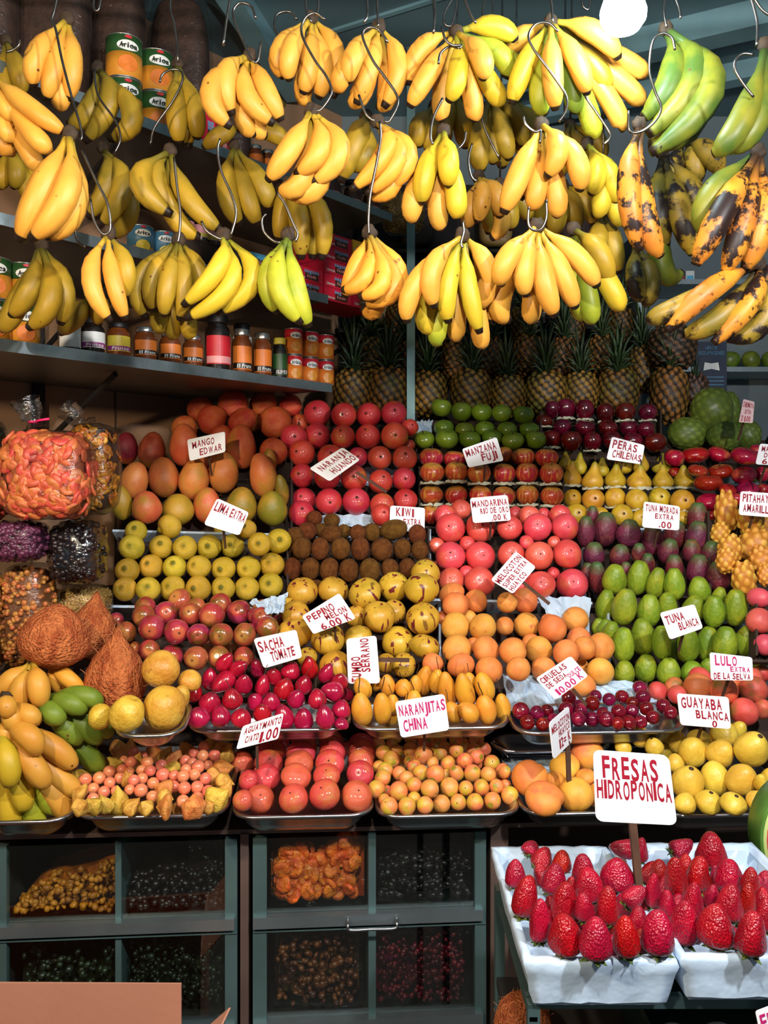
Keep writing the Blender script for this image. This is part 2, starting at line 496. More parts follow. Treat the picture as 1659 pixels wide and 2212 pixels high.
sk = skin
kind('grapefruit', [ball(.93, .02, .2, lump=.03, seed=s) for s in (0, 1)], sk('grapefruit', (212, 112, 52), (196, 84, 44), 2.2, rough=.42, bump=.35, bscale=40, var=.1, spots=((120, 60, 30), 16, .05)))
kind('orange', [ball(.97, .035, .16), ball(.94, .03, .2, lump=.02)], sk('orange', (214, 66, 58), (200, 50, 46), 1.8, rough=.32, bump=.25, bscale=42, blotch=((196, 110, 46), 1.3, .56, .72), var=.12, hue=.012, coat=.35))
kind('green_apple', [ball(.92, .12, .26, .05, .06), ball(.95, .11, .26, .05, .07, lump=.02)], sk('green_apple', (118, 140, 34), (98, 124, 26), 2, rough=.28, spots=((150, 165, 80), 18, .06), var=.08, coat=.3))
kind('dark_apple', [ball(1.02, .12, .26, .06, .09), ball(1.06, .12, .26, .06, .1, lump=.02)], sk('dark_apple', (104, 10, 26), (74, 6, 18), 2.5, rough=.2, spots=((150, 60, 60), 22, .045), var=.2, coat=.5))
kind('fuji', [ball(.93, .12, .26, .05, .05), ball(.9, .12, .26, .05, .06, lump=.02), ball(.96, .12, .26, .05, .07)], sk('fuji', (196, 58, 44), (176, 40, 36), 2, rough=.3, streak=((214, 150, 64), .5, .72, 9, 1.0), top=((206, 156, 60), .22, .5), blotch=((200, 130, 60), 1.4, .58, .75), var=.12, coat=.35))
kind('red_apple', [ball(.86, .1, .26, .05, .05), ball(.82, .1, .26, .05, .05, lump=.03)], sk('red_apple', (182, 22, 48), (150, 12, 40), 1.6, rough=.26, blotch=((214, 120, 60), 1.2, .56, .72), spots=((220, 130, 110), 24, .04), var=.12, coat=.4))
PEAR = [(0, 0), (.012, .07), (.06, .12), (.18, .17), (.32, .24), (.48, .38), (.62, .475), (.74, .5), (.86, .45), (.94, .33), (.985, .16), (1, 0)]
kind('pear', [shaped(PEAR, .03, 0, .02), shaped(PEAR, .04, 2, -.03)], sk('pear', (206, 170, 44), (188, 148, 36), 2.5, rough=.42, spots=((120, 90, 24), 26, .06), top=((150, 150, 40), .25, .5), blotch=((150, 104, 30), 2.5, .62, .75), var=.1))
kind('pear_base', [ball(.9, .07, .2, lump=.03, seed=1), ball(.92, .07, .2, lump=.03, seed=3)], sk('pear_base', (212, 168, 44), (196, 144, 36), 2.5, rough=.42, spots=((120, 90, 24), 26, .06), top=((120, 80, 24), .45, .5), var=.1))
MANGO = [(0, 0), (.02, .13), (.08, .25), (.2, .37), (.38, .47), (.55, .5), (.72, .46), (.87, .33), (.96, .18), (1, 0)]
kind('mango', [shaped(MANGO, .03, 0, .05), shaped(MANGO, .04, 2, -.06), shaped(MANGO, .05, 4, .02)], sk('mango', (232, 136, 72), (218, 108, 62), 1.5, rough=.42, blotch=((176, 142, 40), 1.0, .55, .75), spots=((150, 80, 40), 26, .05), bump=.15, var=.1, hue=.015))
kind('mango_red', [shaped(MANGO, .03, 1, .03)], sk('mango_red', (184, 60, 56), (150, 40, 52), 1.4, rough=.42, spots=((120, 50, 40), 26, .05), bump=.15, bot=((176, 110, 40), -.2, -.5)))
kind('mango_green', [shaped(MANGO, .03, 1, .04), shaped(MANGO, .03, 3, -.04)], sk('mango_green', (186, 132, 44), (132, 118, 34), 1.2, rough=.42, spots=((90, 80, 30), 26, .05), bump=.15))
kind('lima', [ball(.96, nub=.07), ball(.92, nub=.06, lump=.03), ball(.98, nub=.08, lump=.02, seed=2)], sk('lima', (218, 180, 52), (196, 164, 38), 1.5, rough=.4, bump=.4, bscale=34, top=((112, 108, 26), .465, .52), blotch=((150, 140, 30), 1.1, .57, .75), spots=((130, 90, 30), 13, .05), var=.12), 24, 26)
kind('kiwi', [ball(1, .02, .2, lump=.02), ball(1, .02, .2, lump=.04, seed=2)], sk('kiwi', (132, 84, 36), (108, 64, 26), 5, rough=.8, bump=.6, bscale=60, var=.16, spec=.2))
kind('mandarin', [ball(.86, .045, .3, lump=.02), ball(.88, .05, .26, lump=.03, seed=2), ball(.84, .04, .35, .03, lump=.02, seed=4)], sk('mandarin', (240, 92, 84), (226, 74, 70), 1.4, rough=.3, bump=.2, bscale=36, blotch=((226, 128, 66), 1.0, .58, .78), var=.08, hue=.01, coat=.35))
kind('mandarin_front', [ball(.86, .045, .3, lump=.03), ball(.88, .06, .26, lump=.04, seed=2), ball(.84, .04, .35, .03, lump=.03, seed=4)], sk('mandarin_front', (228, 86, 72), (208, 72, 60), 1.6, rough=.3, bump=.3, bscale=36, blotch=((200, 130, 56), .9, .54, .74), var=.1, hue=.014, coat=.5))
TUNA = [(0, 0), (.0, .15), (.03, .24), (.14, .34), (.32, .45), (.5, .5), (.7, .48), (.86, .36), (.96, .2), (1, 0)]
kind('purple_tuna', [shaped(TUNA, .03, 0), shaped(TUNA, .05, 2, .03)], sk('purple_tuna', (124, 42, 62), (96, 34, 52), 1.6, rough=.5, top=((84, 110, 60), .18, .48), spots=((190, 140, 100), 8, .13), blotch=((150, 80, 50), 1.2, .58, .76), bump=.10, bscale=7, bvor=True, var=.16, hue=.02))
kind('green_tuna', [shaped(TUNA, .03, 0), shaped(TUNA, .05, 2, .03), shaped(TUNA, .04, 4, -.03)], sk('green_tuna', (150, 168, 40), (118, 146, 34), 1.6, rough=.45, spots=((84, 84, 24), 8, .14), blotch=((176, 150, 40), 1.2, .6, .78), bump=.10, bscale=7, bvor=True, var=.1, hue=.015))
kind('pepino', [ball(.95, .05, .3, .07, lump=.03, groove=.06, seed=s) for s in (0, 2, 4)], sk('pepino', (222, 178, 60), (204, 156, 46), 1.5, rough=.36, streak=((112, 34, 40), .605, .635, 6, .7), blotch=((168, 150, 36), 1.0, .56, .75), var=.08, hue=.012))
kind('peach', [ball(.95, .04, .22, lump=.03, groove=.07, seed=s) for s in (0, 2)], sk('peach', (238, 160, 74), (226, 138, 62), 1.5, rough=.6, blotch=((180, 40, 56), 1.1, .66, .76), var=.07, bump=.1))
kind('peach_big', [ball(.95, .05, .25, lump=.04, groove=.14, seed=s) for s in (0, 3)], sk('peach_big', (246, 172, 66), (238, 148, 68), 1.3, rough=.55, blotch=((222, 110, 80), .9, .56, .75), var=.05, bump=.1))
kind('granadilla', [ball(.96, .05, .2, lump=.02), ball(.94, .04, .25, lump=.03, seed=2)], sk('granadilla', (186, 62, 62), (160, 50, 48), 1.4, rough=.22, top=((206, 128, 70), .36, .47), blotch=((110, 84, 30), 1.0, .5, .66), spots=((220, 160, 110), 30, .05), var=.14, hue=.03, coat=.5))  # top: paler dimple, its bright highlight put into the colour
EGG = [(0, 0), (.01, .06), (.06, .16), (.16, .27), (.34, .41), (.54, .49), (.66, .5), (.82, .41), (.93, .26), (.98, .13), (1, 0)]
kind('tamarillo', [shaped(EGG, .02, 0), shaped(EGG, .03, 2, .03)], sk('tamarillo', (184, 22, 58), (160, 14, 46), 1.4, rough=.2, top=((120, 20, 40), .36, .5), spots=((226, 120, 120), 20, .035), var=.14, hue=.01, coat=.5))
kind('tumbo', [shaped([(0, 0), (.02, .12), (.1, .27), (.3, .44), (.5, .5), (.7, .46), (.88, .31), (.97, .14), (1, 0)], .03, s, b) for s, b in ((0, .03), (2, -.05), (4, .06))], sk('tumbo', (232, 166, 48), (218, 144, 44), 1.6, rough=.5, spots=((150, 90, 30), 14, .05), blotch=((226, 130, 60), 1.2, .6, .8), var=.06, hue=.01))
kind('plum', [ball(.98, .05, .2, groove=.03)], sk('plum', (132, 12, 40), (96, 8, 34), 1.5, rough=.15, blotch=((176, 40, 44), 1.0, .6, .75), spots=((190, 100, 100), 24, .03), var=.2, coat=.6), 20, 14)
kind('kumquat', [ball(1, .02, .16, lump=.02), ball(1.06, .02, .16, lump=.03, seed=2)], sk('kumquat', (244, 156, 88), (236, 134, 80), 1.3, rough=.28, top=((150, 140, 40), .485, .5), blotch=((214, 182, 62), .9, .48, .64), spots=((150, 80, 30), 9, .06), bump=.2, bscale=30, var=.1, hue=.02, coat=.2), 20, 14)
kind('goldenberry', [ball(1)], sk('goldenberry', (246, 152, 108), (238, 130, 96), 1.4, rough=.3, var=.08, hue=.012, coat=.2), 18, 12)
GUAVA = [(0, 0), (.01, .08), (.06, .2), (.18, .34), (.38, .46), (.58, .5), (.76, .45), (.9, .31), (.97, .17), (1, 0)]
kind('guava', [shaped(GUAVA, .05, s, b) for s, b in ((0, .0), (2, .03), (4, -.03))], sk('guava', (232, 198, 72), (216, 176, 58), 1.5, rough=.4, spots=((140, 96, 30), 11, .07), blotch=((170, 120, 40), 2.6, .66, .76), bump=.12, bscale=6, var=.06, hue=.01))
kind('lulo', [ball(.97, .03, .2, lump=.02)], sk('lulo', (232, 120, 84), (214, 100, 66), 1.1, rough=.45, blotch=((120, 110, 36), .9, .52, .68), bump=.15, var=.1, hue=.02))
kind('quince', [ball(1.0, .06, .25, .04, lump=.05), ball(1.05, .06, .25, .04, lump=.06, seed=2)], sk('quince', (220, 178, 66), (204, 152, 50), 1.8, rough=.42, blotch=((160, 106, 44), 3.0, .62, .72), spots=((130, 80, 30), 9, .06), bump=.2, bscale=10, var=.05))
kind('pomegranate', [ball(.95, .03, .2, lump=.03)], sk('pomegranate', (224, 104, 88), (206, 84, 74), 1.5, rough=.45, spots=((150, 60, 50), 12, .05), var=.08))
kind('avocado', [shaped(GUAVA, .03, 0), ball(.9, lump=.04)], sk('avocado', (104, 124, 40), (80, 100, 30), 2, rough=.4, spots=((60, 70, 24), 16, .06), var=.12))
STRAW = [(0, 0), (.01, .07), (.05, .15), (.2, .30), (.42, .42), (.64, .49), (.80, .5), (.91, .42), (.98, .22), (1, 0)]
STRAW2 = [(0, 0), (.01, .09), (.05, .18), (.18, .31), (.42, .43), (.66, .49), (.82, .5), (.92, .42), (.98, .22), (1, 0)]
_sm = sk('strawberry', (164, 5, 28), (138, 3, 24), 1.6, rough=.3, spots=((226, 140, 84), 15, .12), bump=.28, bscale=15, bvor=True, var=.1, hue=.008, bot=((214, 60, 60), -.42, -.5))
kind('strawberry', [shaped(STRAW, .04, 0, .0), shaped(STRAW, .06, 2, .05), shaped(STRAW2, .07, 4, -.04), shaped(STRAW2, .1, 1, .03)], _sm, 26, 20)
_cm = relief_mix(sk('cherimoya', (112, 130, 48), (88, 106, 36), 2, rough=.42, var=.06), (84, 100, 36), 0, .5)
K['cherimoya'] = [bumpy(ball(1.05, .03, .3, lump=.04), 80, .085, .022, 48, 34, 'cherimoya', _cm)]
_pm = relief_mix(sk('pitahaya', (234, 180, 70), (224, 156, 58), 2, rough=.5, var=.05, blotch=((170, 150, 60), 1.6, .62, .75)), (196, 124, 44), 0, .5)
PIT = [(0, 0), (.01, .12), (.08, .24), (.25, .38), (.5, .44), (.75, .4), (.92, .25), (1, 0)]
K['pitahaya'] = [bumpy(shaped(PIT), 36, .125, .06, 48, 36, 'pitahaya', _pm, .3, pw=1.3)]
_nm = relief_mix(sk('pineapple', (150, 98, 32), (116, 84, 28), 2.2, rough=.55, var=.15, blotch=((104, 100, 36), 1.6, .5, .7)), (40, 30, 14), .1, .55)
PINE = [(0, 0), (.0, .2), (.04, .32), (.15, .44), (.35, .5), (.6, .5), (.82, .43), (.95, .3), (1, .16), (1, 0)]
K['pineapple'] = [bumpy(shaped(PINE), 120, .078, .05, 56, 44, 'pineapple', _nm)]
_nm2 = relief_mix(sk('pineapple_dark', (104, 72, 44), (84, 60, 36), 2.2, rough=.55, var=.1), (26, 20, 14), .1, .55)
K['pineapple_dark'] = [bumpy(shaped(PINE), 130, .07, .06, 56, 44, 'pineapple_dark', _nm2)]

M['husk'] = skin('husk', (226, 172, 76), (198, 134, 50), 3, rough=.6, var=.15, hue=.03, bump=.3, bscale=14)
def husk_fn(seed):
    f = prof([(0, 0), (.03, .03), (.12, .10), (.3, .28), (.5, .44), (.68, .5), (.85, .4), (.96, .2), (1, 0)])
    def fn(ph, th):
        t = (1 - math.cos(ph)) / 2
        r = f(t) * (1 - .16 * abs(math.sin(2.5 * th + seed)) + .06 * math.sin(7 * t + th * 2 + seed))
        return (r * math.cos(th), r * math.sin(th), .5 - t)
    return fn
K['husk'] = [fruit_mesh('husk', husk_fn(i), M['husk'], 30, 12) for i in range(3)]
# small parts in the fruit's unit space
def part_mesh(name, mb, mat): return mesh(name, mb.v, mb.f, mat, True)
PARTS = {}
PARTS['apple_stem'] = ('stem', part_mesh('stem', MB().tube(smooth_pts([(0, 0, .33), (.01, 0, .43), (.04, 0, .54)], 3), [.022, .02, .018, .018, .018, .022, .026], 6), M['stem']))
PARTS['pear_stem'] = ('stem', part_mesh('stem', MB().tube(smooth_pts([(0, 0, .47), (.01, 0, .58), (.06, .02, .72)], 3), .028, 6), M['stem']))
def star(n, r0, r1, z0, z1, mat, name, h=.012):
    mb = MB(); V = [(0, 0, z0 + h)]
    for i in range(2 * n):
        a = math.pi * i / n; r = r1 if i % 2 == 0 else r0
        V.append((r * math.cos(a), r * math.sin(a), z0 if i % 2 else z1))
    Fc = [(0, 1 + i, 1 + (i + 1) % (2 * n)) for i in range(2 * n)]
    base = len(V); V2 = V + [(0, 0, z0 - .03)]
    Fc += [(base, 1 + (i + 1) % (2 * n), 1 + i) for i in range(2 * n)]
    return part_mesh(name, mb.add(V2, Fc), mat)
PARTS['navel'] = ('navel', star(5, .035, .075, .455, .468, M['calyx'], 'navel'))
PARTS['man_navel'] = ('navel', star(5, .02, .04, .393, .398, M['calyx'], 'navel'))
PARTS['kum_navel'] = ('navel', star(5, .03, .05, .482, .487, M['calyx'], 'navel'))
PARTS['gran_navel'] = ('navel', star(5, .04, .08, .43, .445, M['calyx'], 'navel'))
PARTS['kiwi_tip'] = ('tip', part_mesh('tip', MB().lathe([(.05, .46), (.06, .5), (.02, .52)], 8), M['calyx']))
PARTS['guava_tip'] = ('calyx', part_mesh('calyx', MB().lathe([(.09, .46), (.08, .5), (.03, .53)], 8), M['calyx']))
PARTS['tam_stem'] = ('stem', part_mesh('stem', MB().tube(smooth_pts([(0, 0, .48), (.02, .0, .62), (.12, .04, .8), (.26, .05, .9)], 3), .018, 5), M['stem']))
PARTS['tumbo_stem'] = ('stem', part_mesh('stem', MB().tube(smooth_pts([(0, 0, .47), (-.04, .0, .62), (-.14, .05, .82), (-.2, .05, 1.0)], 3), .026, 5), M['stem']))
M['leaf_green'] = skin('leaf_green', (96, 122, 34), (60, 86, 24), 3, rough=.5, var=.15)
M['leaf_dark'] = skin('leaf_dark', (38, 54, 26), (24, 36, 18), 3, rough=.5, var=.15)
def calyx_mesh(n=9, L=.42, mat=None, z=-.5, droop=.12):
    mb = MB()
    for i in range(n):
        a = 2 * math.pi * i / n; d = Vector((math.cos(a), math.sin(a), 0)); s = Vector((-d.y, d.x, 0)); q = L * (1 + .2 * math.sin(i * 2.3))
        c0 = Vector((0, 0, z)); c1 = d * q * .55 + Vector((0, 0, z - .02)); c2 = d * q + Vector((0, 0, z + droop * (1 if i % 2 else -.4)))
        V = [c0 - s * .03, c0 + s * .03, c1 + s * .10, c2, c1 - s * .10]
        mb.add(V + [v + Vector((0, 0, -.02)) for v in V], [(0, 1, 2, 4), (4, 2, 3), (6, 5, 9, 7), (7, 9, 8), (0, 4, 9, 5), (1, 6, 7, 2), (2, 7, 8, 3), (3, 8, 9, 4)])
    mb.tube([(0, 0, z), (0, 0, z - .16)], .03, 5)
    return part_mesh('calyx', mb, mat)
PARTS['straw_calyx'] = ('calyx', calyx_mesh(mat=M['leaf_green']))
PARTS['pom_crown'] = ('calyx', star(6, .05, .1, .46, .56, M['calyx'], 'calyx'))

# ================================================================ heaps: fruit centres read as pixels, distance from the tier they lie on
TILT = 0.06     # the stall front runs a little away from the camera to the right
class Zone:
    def __init__(s, y, D, slope): s.y, s.D, s.s = y, D, slope; s.z0 = ZC - (y - HY) / F * D
    def depth(s, px, py):
        k = (py - HY) / F; m = (px - CX) / F
        return (ZC - s.z0 + s.s * s.D) / (k + s.s * (1 - TILT * m))
    def at(s, px, py): return P(px, py, s.depth(px, py))

FR = []
def parse(rows):
    """rows of crop keys and (u, v, w[, h]) -> rows of (px, py, w, h) in photograph pixels"""
    out = []; cur = None
    for r in rows:
        o = []
        for t in r:
            if isinstance(t, str): cur = CR[t]; continue
            u, v, ww = t[:3]; h = t[3] if len(t) > 3 else ww
            opt = t[4] if len(t) > 4 else None
            o.append((cur[0] + u / cur[2], cur[1] + v / cur[2], ww / cur[2], h / cur[2], opt))
        out.append(o)
    return out

def heap(kd, zone, rows, desc, where, cat, group, axis=(0, 0, 1), jit=.15, part=None, pp=1.0, flat=False, name=None, big=1.05, own=0, back=0.0):
    """rows from the top down; flat=True: one loose list, cut into bands for the labels"""
    rows = parse(rows)
    if flat:
        allf = sorted([t for r in rows for t in r], key=lambda t: t[1])
        hh = sorted(t[3] for t in allf)[len(allf) // 2] * .72
        rows = []; y = None
        for t in allf:
            if y is None or t[1] - y > hh: rows.append([]); y = t[1]
            rows[-1].append(t)
    n = len(rows)
    areas = sorted(t[2] * t[3] for r in rows for t in r); med = areas[len(areas) // 2]
    for i, r in enumerate(rows):
        r = sorted(r, key=lambda t: t[0])
        for j, (px, py, ww, h, opt) in enumerate(r):
            o = opt or {}
            D = zone.depth(px, py) + (.03 if ww * h < .68 * med and 'b' not in o else 0)
            kk = o.get('k', kd)
            ax = Vector(o.get('a', axis))
            ax = ax + Vector((R.uniform(-jit, jit), R.uniform(-jit, jit), R.uniform(-jit, jit)))
            lab = o.get('l')
            if not lab:
                lab = '%s, %s in %s of %s' % (o.get('d', desc), ORD[j], ROW[n - 1 - i], where)
            FR.append(dict(kind=kk, c=P(px, py, D + o.get('b', 0)), w=ww * big * D / F, h=h * big * D / F, ax=ax, lab=lab, cat=cat, group=group, part=o.get('p', part), pp=pp,
                           name=name or kd, zone=zone, cup=o.get('cup'), axcam=abs(ax.y) > .75))

def make_fruit():
    # ease apart what overlaps, in distance only, so that the layout in the picture stays
    n = len(FR)
    c0 = np.array([f['c'][:] for f in FR]); D0 = c0[:, 1].copy(); D = D0.copy(); rr_ = np.array([.492 * f['w'] for f in FR]); sz = np.array([1.0 if f['axcam'] or abs(f['ax'].z) < .7 * f['ax'].length else f['w'] / f['h'] for f in FR])
    ux, uz = c0[:, 0] / D0, (c0[:, 2] - ZC) / D0
    pairs = [(i, j) for i in range(n) for j in range(i + 1, n) if abs(c0[i, 0] - c0[j, 0]) < .17 and abs(c0[i, 2] - c0[j, 2]) < .2 and abs(D0[i] - D0[j]) < .35]
    I = np.array([p[0] for p in pairs]); J = np.array([p[1] for p in pairs])
    for it in range(420):
        k = D / D0; r = rr_ * k
        dx = ux[J] * D[J] - ux[I] * D[I]; dz = (uz[J] * D[J] - uz[I] * D[I]) * .5 * (sz[I] + sz[J]); dy = D[J] - D[I]
        s2 = (r[I] + r[J]) ** 2 - dx ** 2 - dz ** 2
        a = s2 > dy ** 2 + 1e-7
        if not a.any(): break
        need = np.sqrt(s2[a]) - np.abs(dy[a])
        sg = np.where(np.abs(dy[a]) > .004, np.sign(dy[a]), np.where(uz[J][a] >= uz[I][a], 1, -1))
        mv = np.minimum(need, .01) * .3 * sg
        np.add.at(D, I[a], -mv); np.add.at(D, J[a], mv)
    for f, d0, d in zip(FR, D0, D):
        f['w'] *= d / d0; f['h'] *= d / d0
    c = np.stack([ux * D, D, ZC + uz * D], 1)
    for f, cc in zip(FR, c):
        ms = K[f['kind']]
        me = R.choice(ms)
        ww, h = f['w'], f['h']
        ww *= .978; h *= .978
        s = (ww, ww, ww * .5 + h * .5) if f['axcam'] else (ww, ww, h)
        o = obj(f['name'], me, None, Vector(cc), q_axis(f['ax'], R.uniform(0, 6.28)), s)
        tag(o, f['lab'], f['cat'], f['group'])
        p = f['part']
        if p and R.random() < f['pp']:
            nm, pm = PARTS[p]
            ch = obj(nm, pm, o)
        f['o'] = o
        assert len(f['lab'].split()) <= 16, f['lab']
# ================================================================ the fruit, zone by zone
CAMX = (0, -1, .25)
def g(d=None, **k):
    if d: k['d'] = d
    return k
mr, mg = dict(k='mango_red'), dict(k='mango_green')
Z = {}
Z['grape'] = Zone(950, 2.82, 1.2)
heap('grapefruit', Z['grape'], [
    ['C1', (1285, 250, 170, 150), (1490, 215, 190, 145), 'C2', (85, 222, 178, 150), (260, 225, 142, 135)],
    ['C1', (1355, 315, 190, 185), (1550, 322, 190, 155), 'C2', (160, 332, 205, 195)],
    ['C1', (1180, 375, 170, 140), (1420, 425, 150, 120), 'C2', (20, 335, 120, 130), (150, 520, 175, 190)]],
    'orange-brown grapefruit', 'mango-side heap', 'grapefruit', 'grapefruits above the mangoes', CAMX, .5)
Z['mango'] = Zone(1090, 2.6, 1.6)
heap('mango', Z['mango'], [
    ['C1', (812, 500, 148, 205, mr), (972, 512, 168, 235, mr), (1172, 478, 186, 272), (1332, 610, 150, 170), (1550, 490, 195, 282)],
    ['C1', (865, 705, 178, 238), (1050, 685, 195, 258), (1240, 700, 188, 272), (1430, 655, 195, 262), 'C2', (75, 672, 172, 285), (120, 590, 95, 180, mg), (200, 770, 90, 210, mg)],
    ['C1', (775, 848, 132, 225, mg), (935, 877, 190, 212), (1140, 892, 205, 205, mg), (1335, 868, 180, 240), (1545, 868, 195, 245, mg), 'C2', (145, 885, 190, 228, mg)]],
    'smooth mango', 'mango stack', 'mango', 'mangoes on the left tier', (0, -.15, 1), .16)
Z['orange'] = Zone(1080, 2.7, 1.5)
heap('orange', Z['orange'], [
    ['C2', (320, 335, 112, 95), (430, 275, 172, 160), (600, 287, 158, 142), (760, 287, 157, 147), (922, 276, 162, 157), (1022, 368, 110, 150)],
    ['C2', (280, 430, 167, 152), (430, 420, 167, 172), (595, 425, 152, 152), (755, 425, 158, 167), (925, 420, 172, 172)],
    ['C2', (330, 530, 172, 160), (515, 557, 165, 152), (690, 555, 125, 142), (830, 560, 152, 152), (990, 562, 157, 147), (1020, 480, 75, 85)],
    ['C2', (333, 675, 152, 152), (495, 680, 167, 167), (665, 690, 167, 160), (835, 712, 152, 155), (985, 697, 147, 152)],
    ['C2', (345, 830, 157, 152), (505, 840, 167, 162), (680, 840, 172, 167), (845, 862, 152, 132), (995, 832, 152, 132)],
    ['C2', (330, 915, 167, 152), (845, 925, 142, 128)]],
    'reddish orange', 'central orange wall', 'orange', 'oranges stacked in the middle', CAMX, .3, 'navel')
tis = dict(cup=1)
Z['gapple'] = Zone(950, 2.92, 1.3)
heap('green_apple', Z['gapple'], [
    ['C2', (1225, 240, 132, 128), (1355, 265, 132, 135), (1485, 270, 132, 124), (1610, 275, 122, 120), 'C3', (145, 275, 130, 118)],
    ['C2', (1240, 370, 128, 115), (1375, 385, 125, 112), (1505, 380, 125, 112), 'C3', (45, 368, 122, 100), (180, 368, 122, 100)],
    ['C2', (1115, 445, 132, 118), (1260, 440, 146, 132), (1405, 440, 140, 118), (1550, 432, 130, 110), 'C3', (80, 437, 136, 118), (220, 430, 132, 118)]],
    'green apple', 'green apple stack', 'apple', 'green apples by the pineapples', (0, -.3, 1), .2, 'apple_stem', .6)
Z['dapple'] = Zone(960, 2.95, 1.3)
heap('dark_apple', Z['dapple'], [
    ['C3', (322, 245, 92, 110), (408, 240, 120, 130, tis), (525, 247, 112, 132, tis), (652, 265, 102, 122, tis), (775, 258, 120, 122, tis), (915, 262, 112, 112, tis)],
    ['C3', (272, 315, 104, 80, tis), (385, 352, 112, 100), (525, 357, 122, 95), (668, 358, 115, 95), (798, 358, 115, 95), (905, 365, 100, 95)],
    ['C3', (320, 427, 114, 115, tis), (440, 437, 126, 122), (570, 442, 112, 122, tis), (690, 432, 110, 110), (822, 442, 118, 110), (960, 447, 132, 116)]],
    'dark maroon apple', 'maroon apple stack', 'apple', 'dark red apples', (0, -.25, 1), .2, 'apple_stem', .6, name='maroon_apple')
Z['fuji'] = Zone(1069, 2.72, 1.8)
heap('fuji', Z['fuji'], [
    ['C2', (1160, 560, 150, 138), (1310, 572, 140, 128), (1470, 560, 138, 125), 'C3', (30, 520, 92, 110), (145, 537, 142, 120), (290, 542, 142, 130)],
    ['C2', (1165, 655, 155, 142, tis), (1320, 650, 147, 137, tis), (1467, 660, 146, 141, tis), 'C3', (25, 640, 140, 138, tis), (168, 637, 140, 142, tis), (318, 640, 142, 142, tis)],
    ['C2', (1160, 797, 150, 134, tis), (1320, 800, 146, 132, tis), (1475, 800, 140, 132, tis), 'C3', (25, 780, 140, 130, tis), (170, 772, 136, 132, tis), (322, 780, 142, 134, tis)],
    ['C2', (1160, 925, 130, 130)]],
    'red striped apple', 'striped apple wall', 'apple', 'striped red apples', (0, -.2, 1), .12, 'apple_stem', .5, name='striped_apple')
pb = dict(k='pear_base', a=CAMX, p='navel')
pbt = dict(k='pear_base', a=CAMX, p='navel', cup=1)
Z['pear'] = Zone(1080, 2.72, 1.6)
heap('pear', Z['pear'], [
    ['C3', (405, 562, 92, 120), (495, 578, 95, 140), (632, 600, 95, 120), (765, 565, 110, 155), (865, 560, 110, 155), (1000, 578, 120, 130)],
    ['C3', (448, 640, 122, 160, tis), (577, 652, 132, 172, tis), (715, 655, 136, 150, tis), (866, 662, 150, 150, tis), (1008, 660, 130, 150, tis), (1136, 660, 127, 148, tis)],
    ['C3', (450, 792, 112, 112, pbt), (577, 800, 136, 132, pbt), (712, 790, 132, 122, pbt), (847, 802, 136, 132, pbt), (987, 792, 136, 122, pbt), (1130, 812, 146, 132, pbt)],
    ['C3', (475, 890, 132, 112, pb), (620, 900, 110, 90, pb), (755, 895, 132, 90, pb), (870, 915, 110, 80, pb), (1135, 915, 90, 80, pb)]],
    'yellow pear', 'pear stack', 'pear', 'yellow pears', (0, -.1, 1), .12, 'pear_stem', .8)
Z['rapple'] = Zone(1060, 2.7, 1.4)
heap('red_apple', Z['rapple'], [
    ['C3', (1080, 542, 124, 134), (1205, 527, 172, 122), (1355, 522, 142, 114), (1515, 532, 165, 124), (1595, 495, 90, 80)],
    ['C3', (1090, 635, 90, 70), (1225, 622, 122, 92), (1365, 627, 152, 107), (1510, 650, 147, 117), (1625, 642, 92, 114)],
    ['C3', (1290, 697, 172, 122), (1410, 742, 102, 92), (1530, 737, 132, 92), (1630, 737, 90, 82)],
    ['C3', (1295, 815, 152, 122), (1460, 800, 110, 90)],
    ['C3', (1310, 905, 102, 95), (1340, 980, 100, 80)]],
    'crimson apple', 'crimson apple heap', 'apple', 'crimson apples on the right', (0, -.2, 1), .3, 'apple_stem', .6, name='crimson_apple')
Z['cheri'] = Zone(960, 2.95, 1.3)
heap('cherimoya', Z['cheri'], [['C3', (1310, 248, 250, 265, dict(l='largest green cherimoya, on top of its heap')), (1425, 245, 130, 215, dict(l='cherimoya half hidden behind the largest one', b=.05))],
    ['C3', (1160, 392, 232, 192, dict(l='wide glossy cherimoya beside the dark apples')), (1390, 407, 202, 170, dict(l='middle cherimoya of the lower three')), (1530, 402, 165, 175, dict(l='rightmost cherimoya of the lower three'))]],
    'cherimoya', 'heap', 'cherimoya', 'green cherimoyas', (0, -.1, 1), .15)
Z['lima'] = Zone(1275, 2.42, 2.4)
heap('lima', Z['lima'], [
    ['C1', (870, 1030, 138, 115, dict(b=.03)), (1085, 1000, 158, 152, dict(a=(-1, -.5, -.4))), (1430, 1010, 120, 110, dict(b=.06)), (1580, 1015, 120, 110)],
    ['C1', (843, 1132, 160, 155), (1030, 1130, 148, 160), (1183, 1135, 152, 147), (1338, 1130, 152, 147), (1487, 1123, 152, 152), 'C2', (60, 1112, 147, 142), (185, 1092, 156, 147)],
    ['D1', (815, 95, 152, 147), (967, 70, 152, 152), (1117, 75, 147, 147), (1272, 75, 152, 152), (1430, 85, 152, 147), (1590, 80, 152, 152), 'D2', (140, 60, 156, 152)],
    ['D1', (800, 215, 152, 118), (948, 215, 152, 122), (1105, 210, 162, 132), (1268, 210, 162, 124), (1427, 210, 152, 118), (1580, 210, 152, 118), 'D2', (132, 190, 156, 142)]],
    'yellow-green sweet lime', 'lime crate', 'lime', 'sweet limes in the paper-lined crate', CAMX, .2, name='sweet_lime')
kh = (1, -.2, .1)
Z['kiwi'] = Zone(1228, 2.48, 2.0)
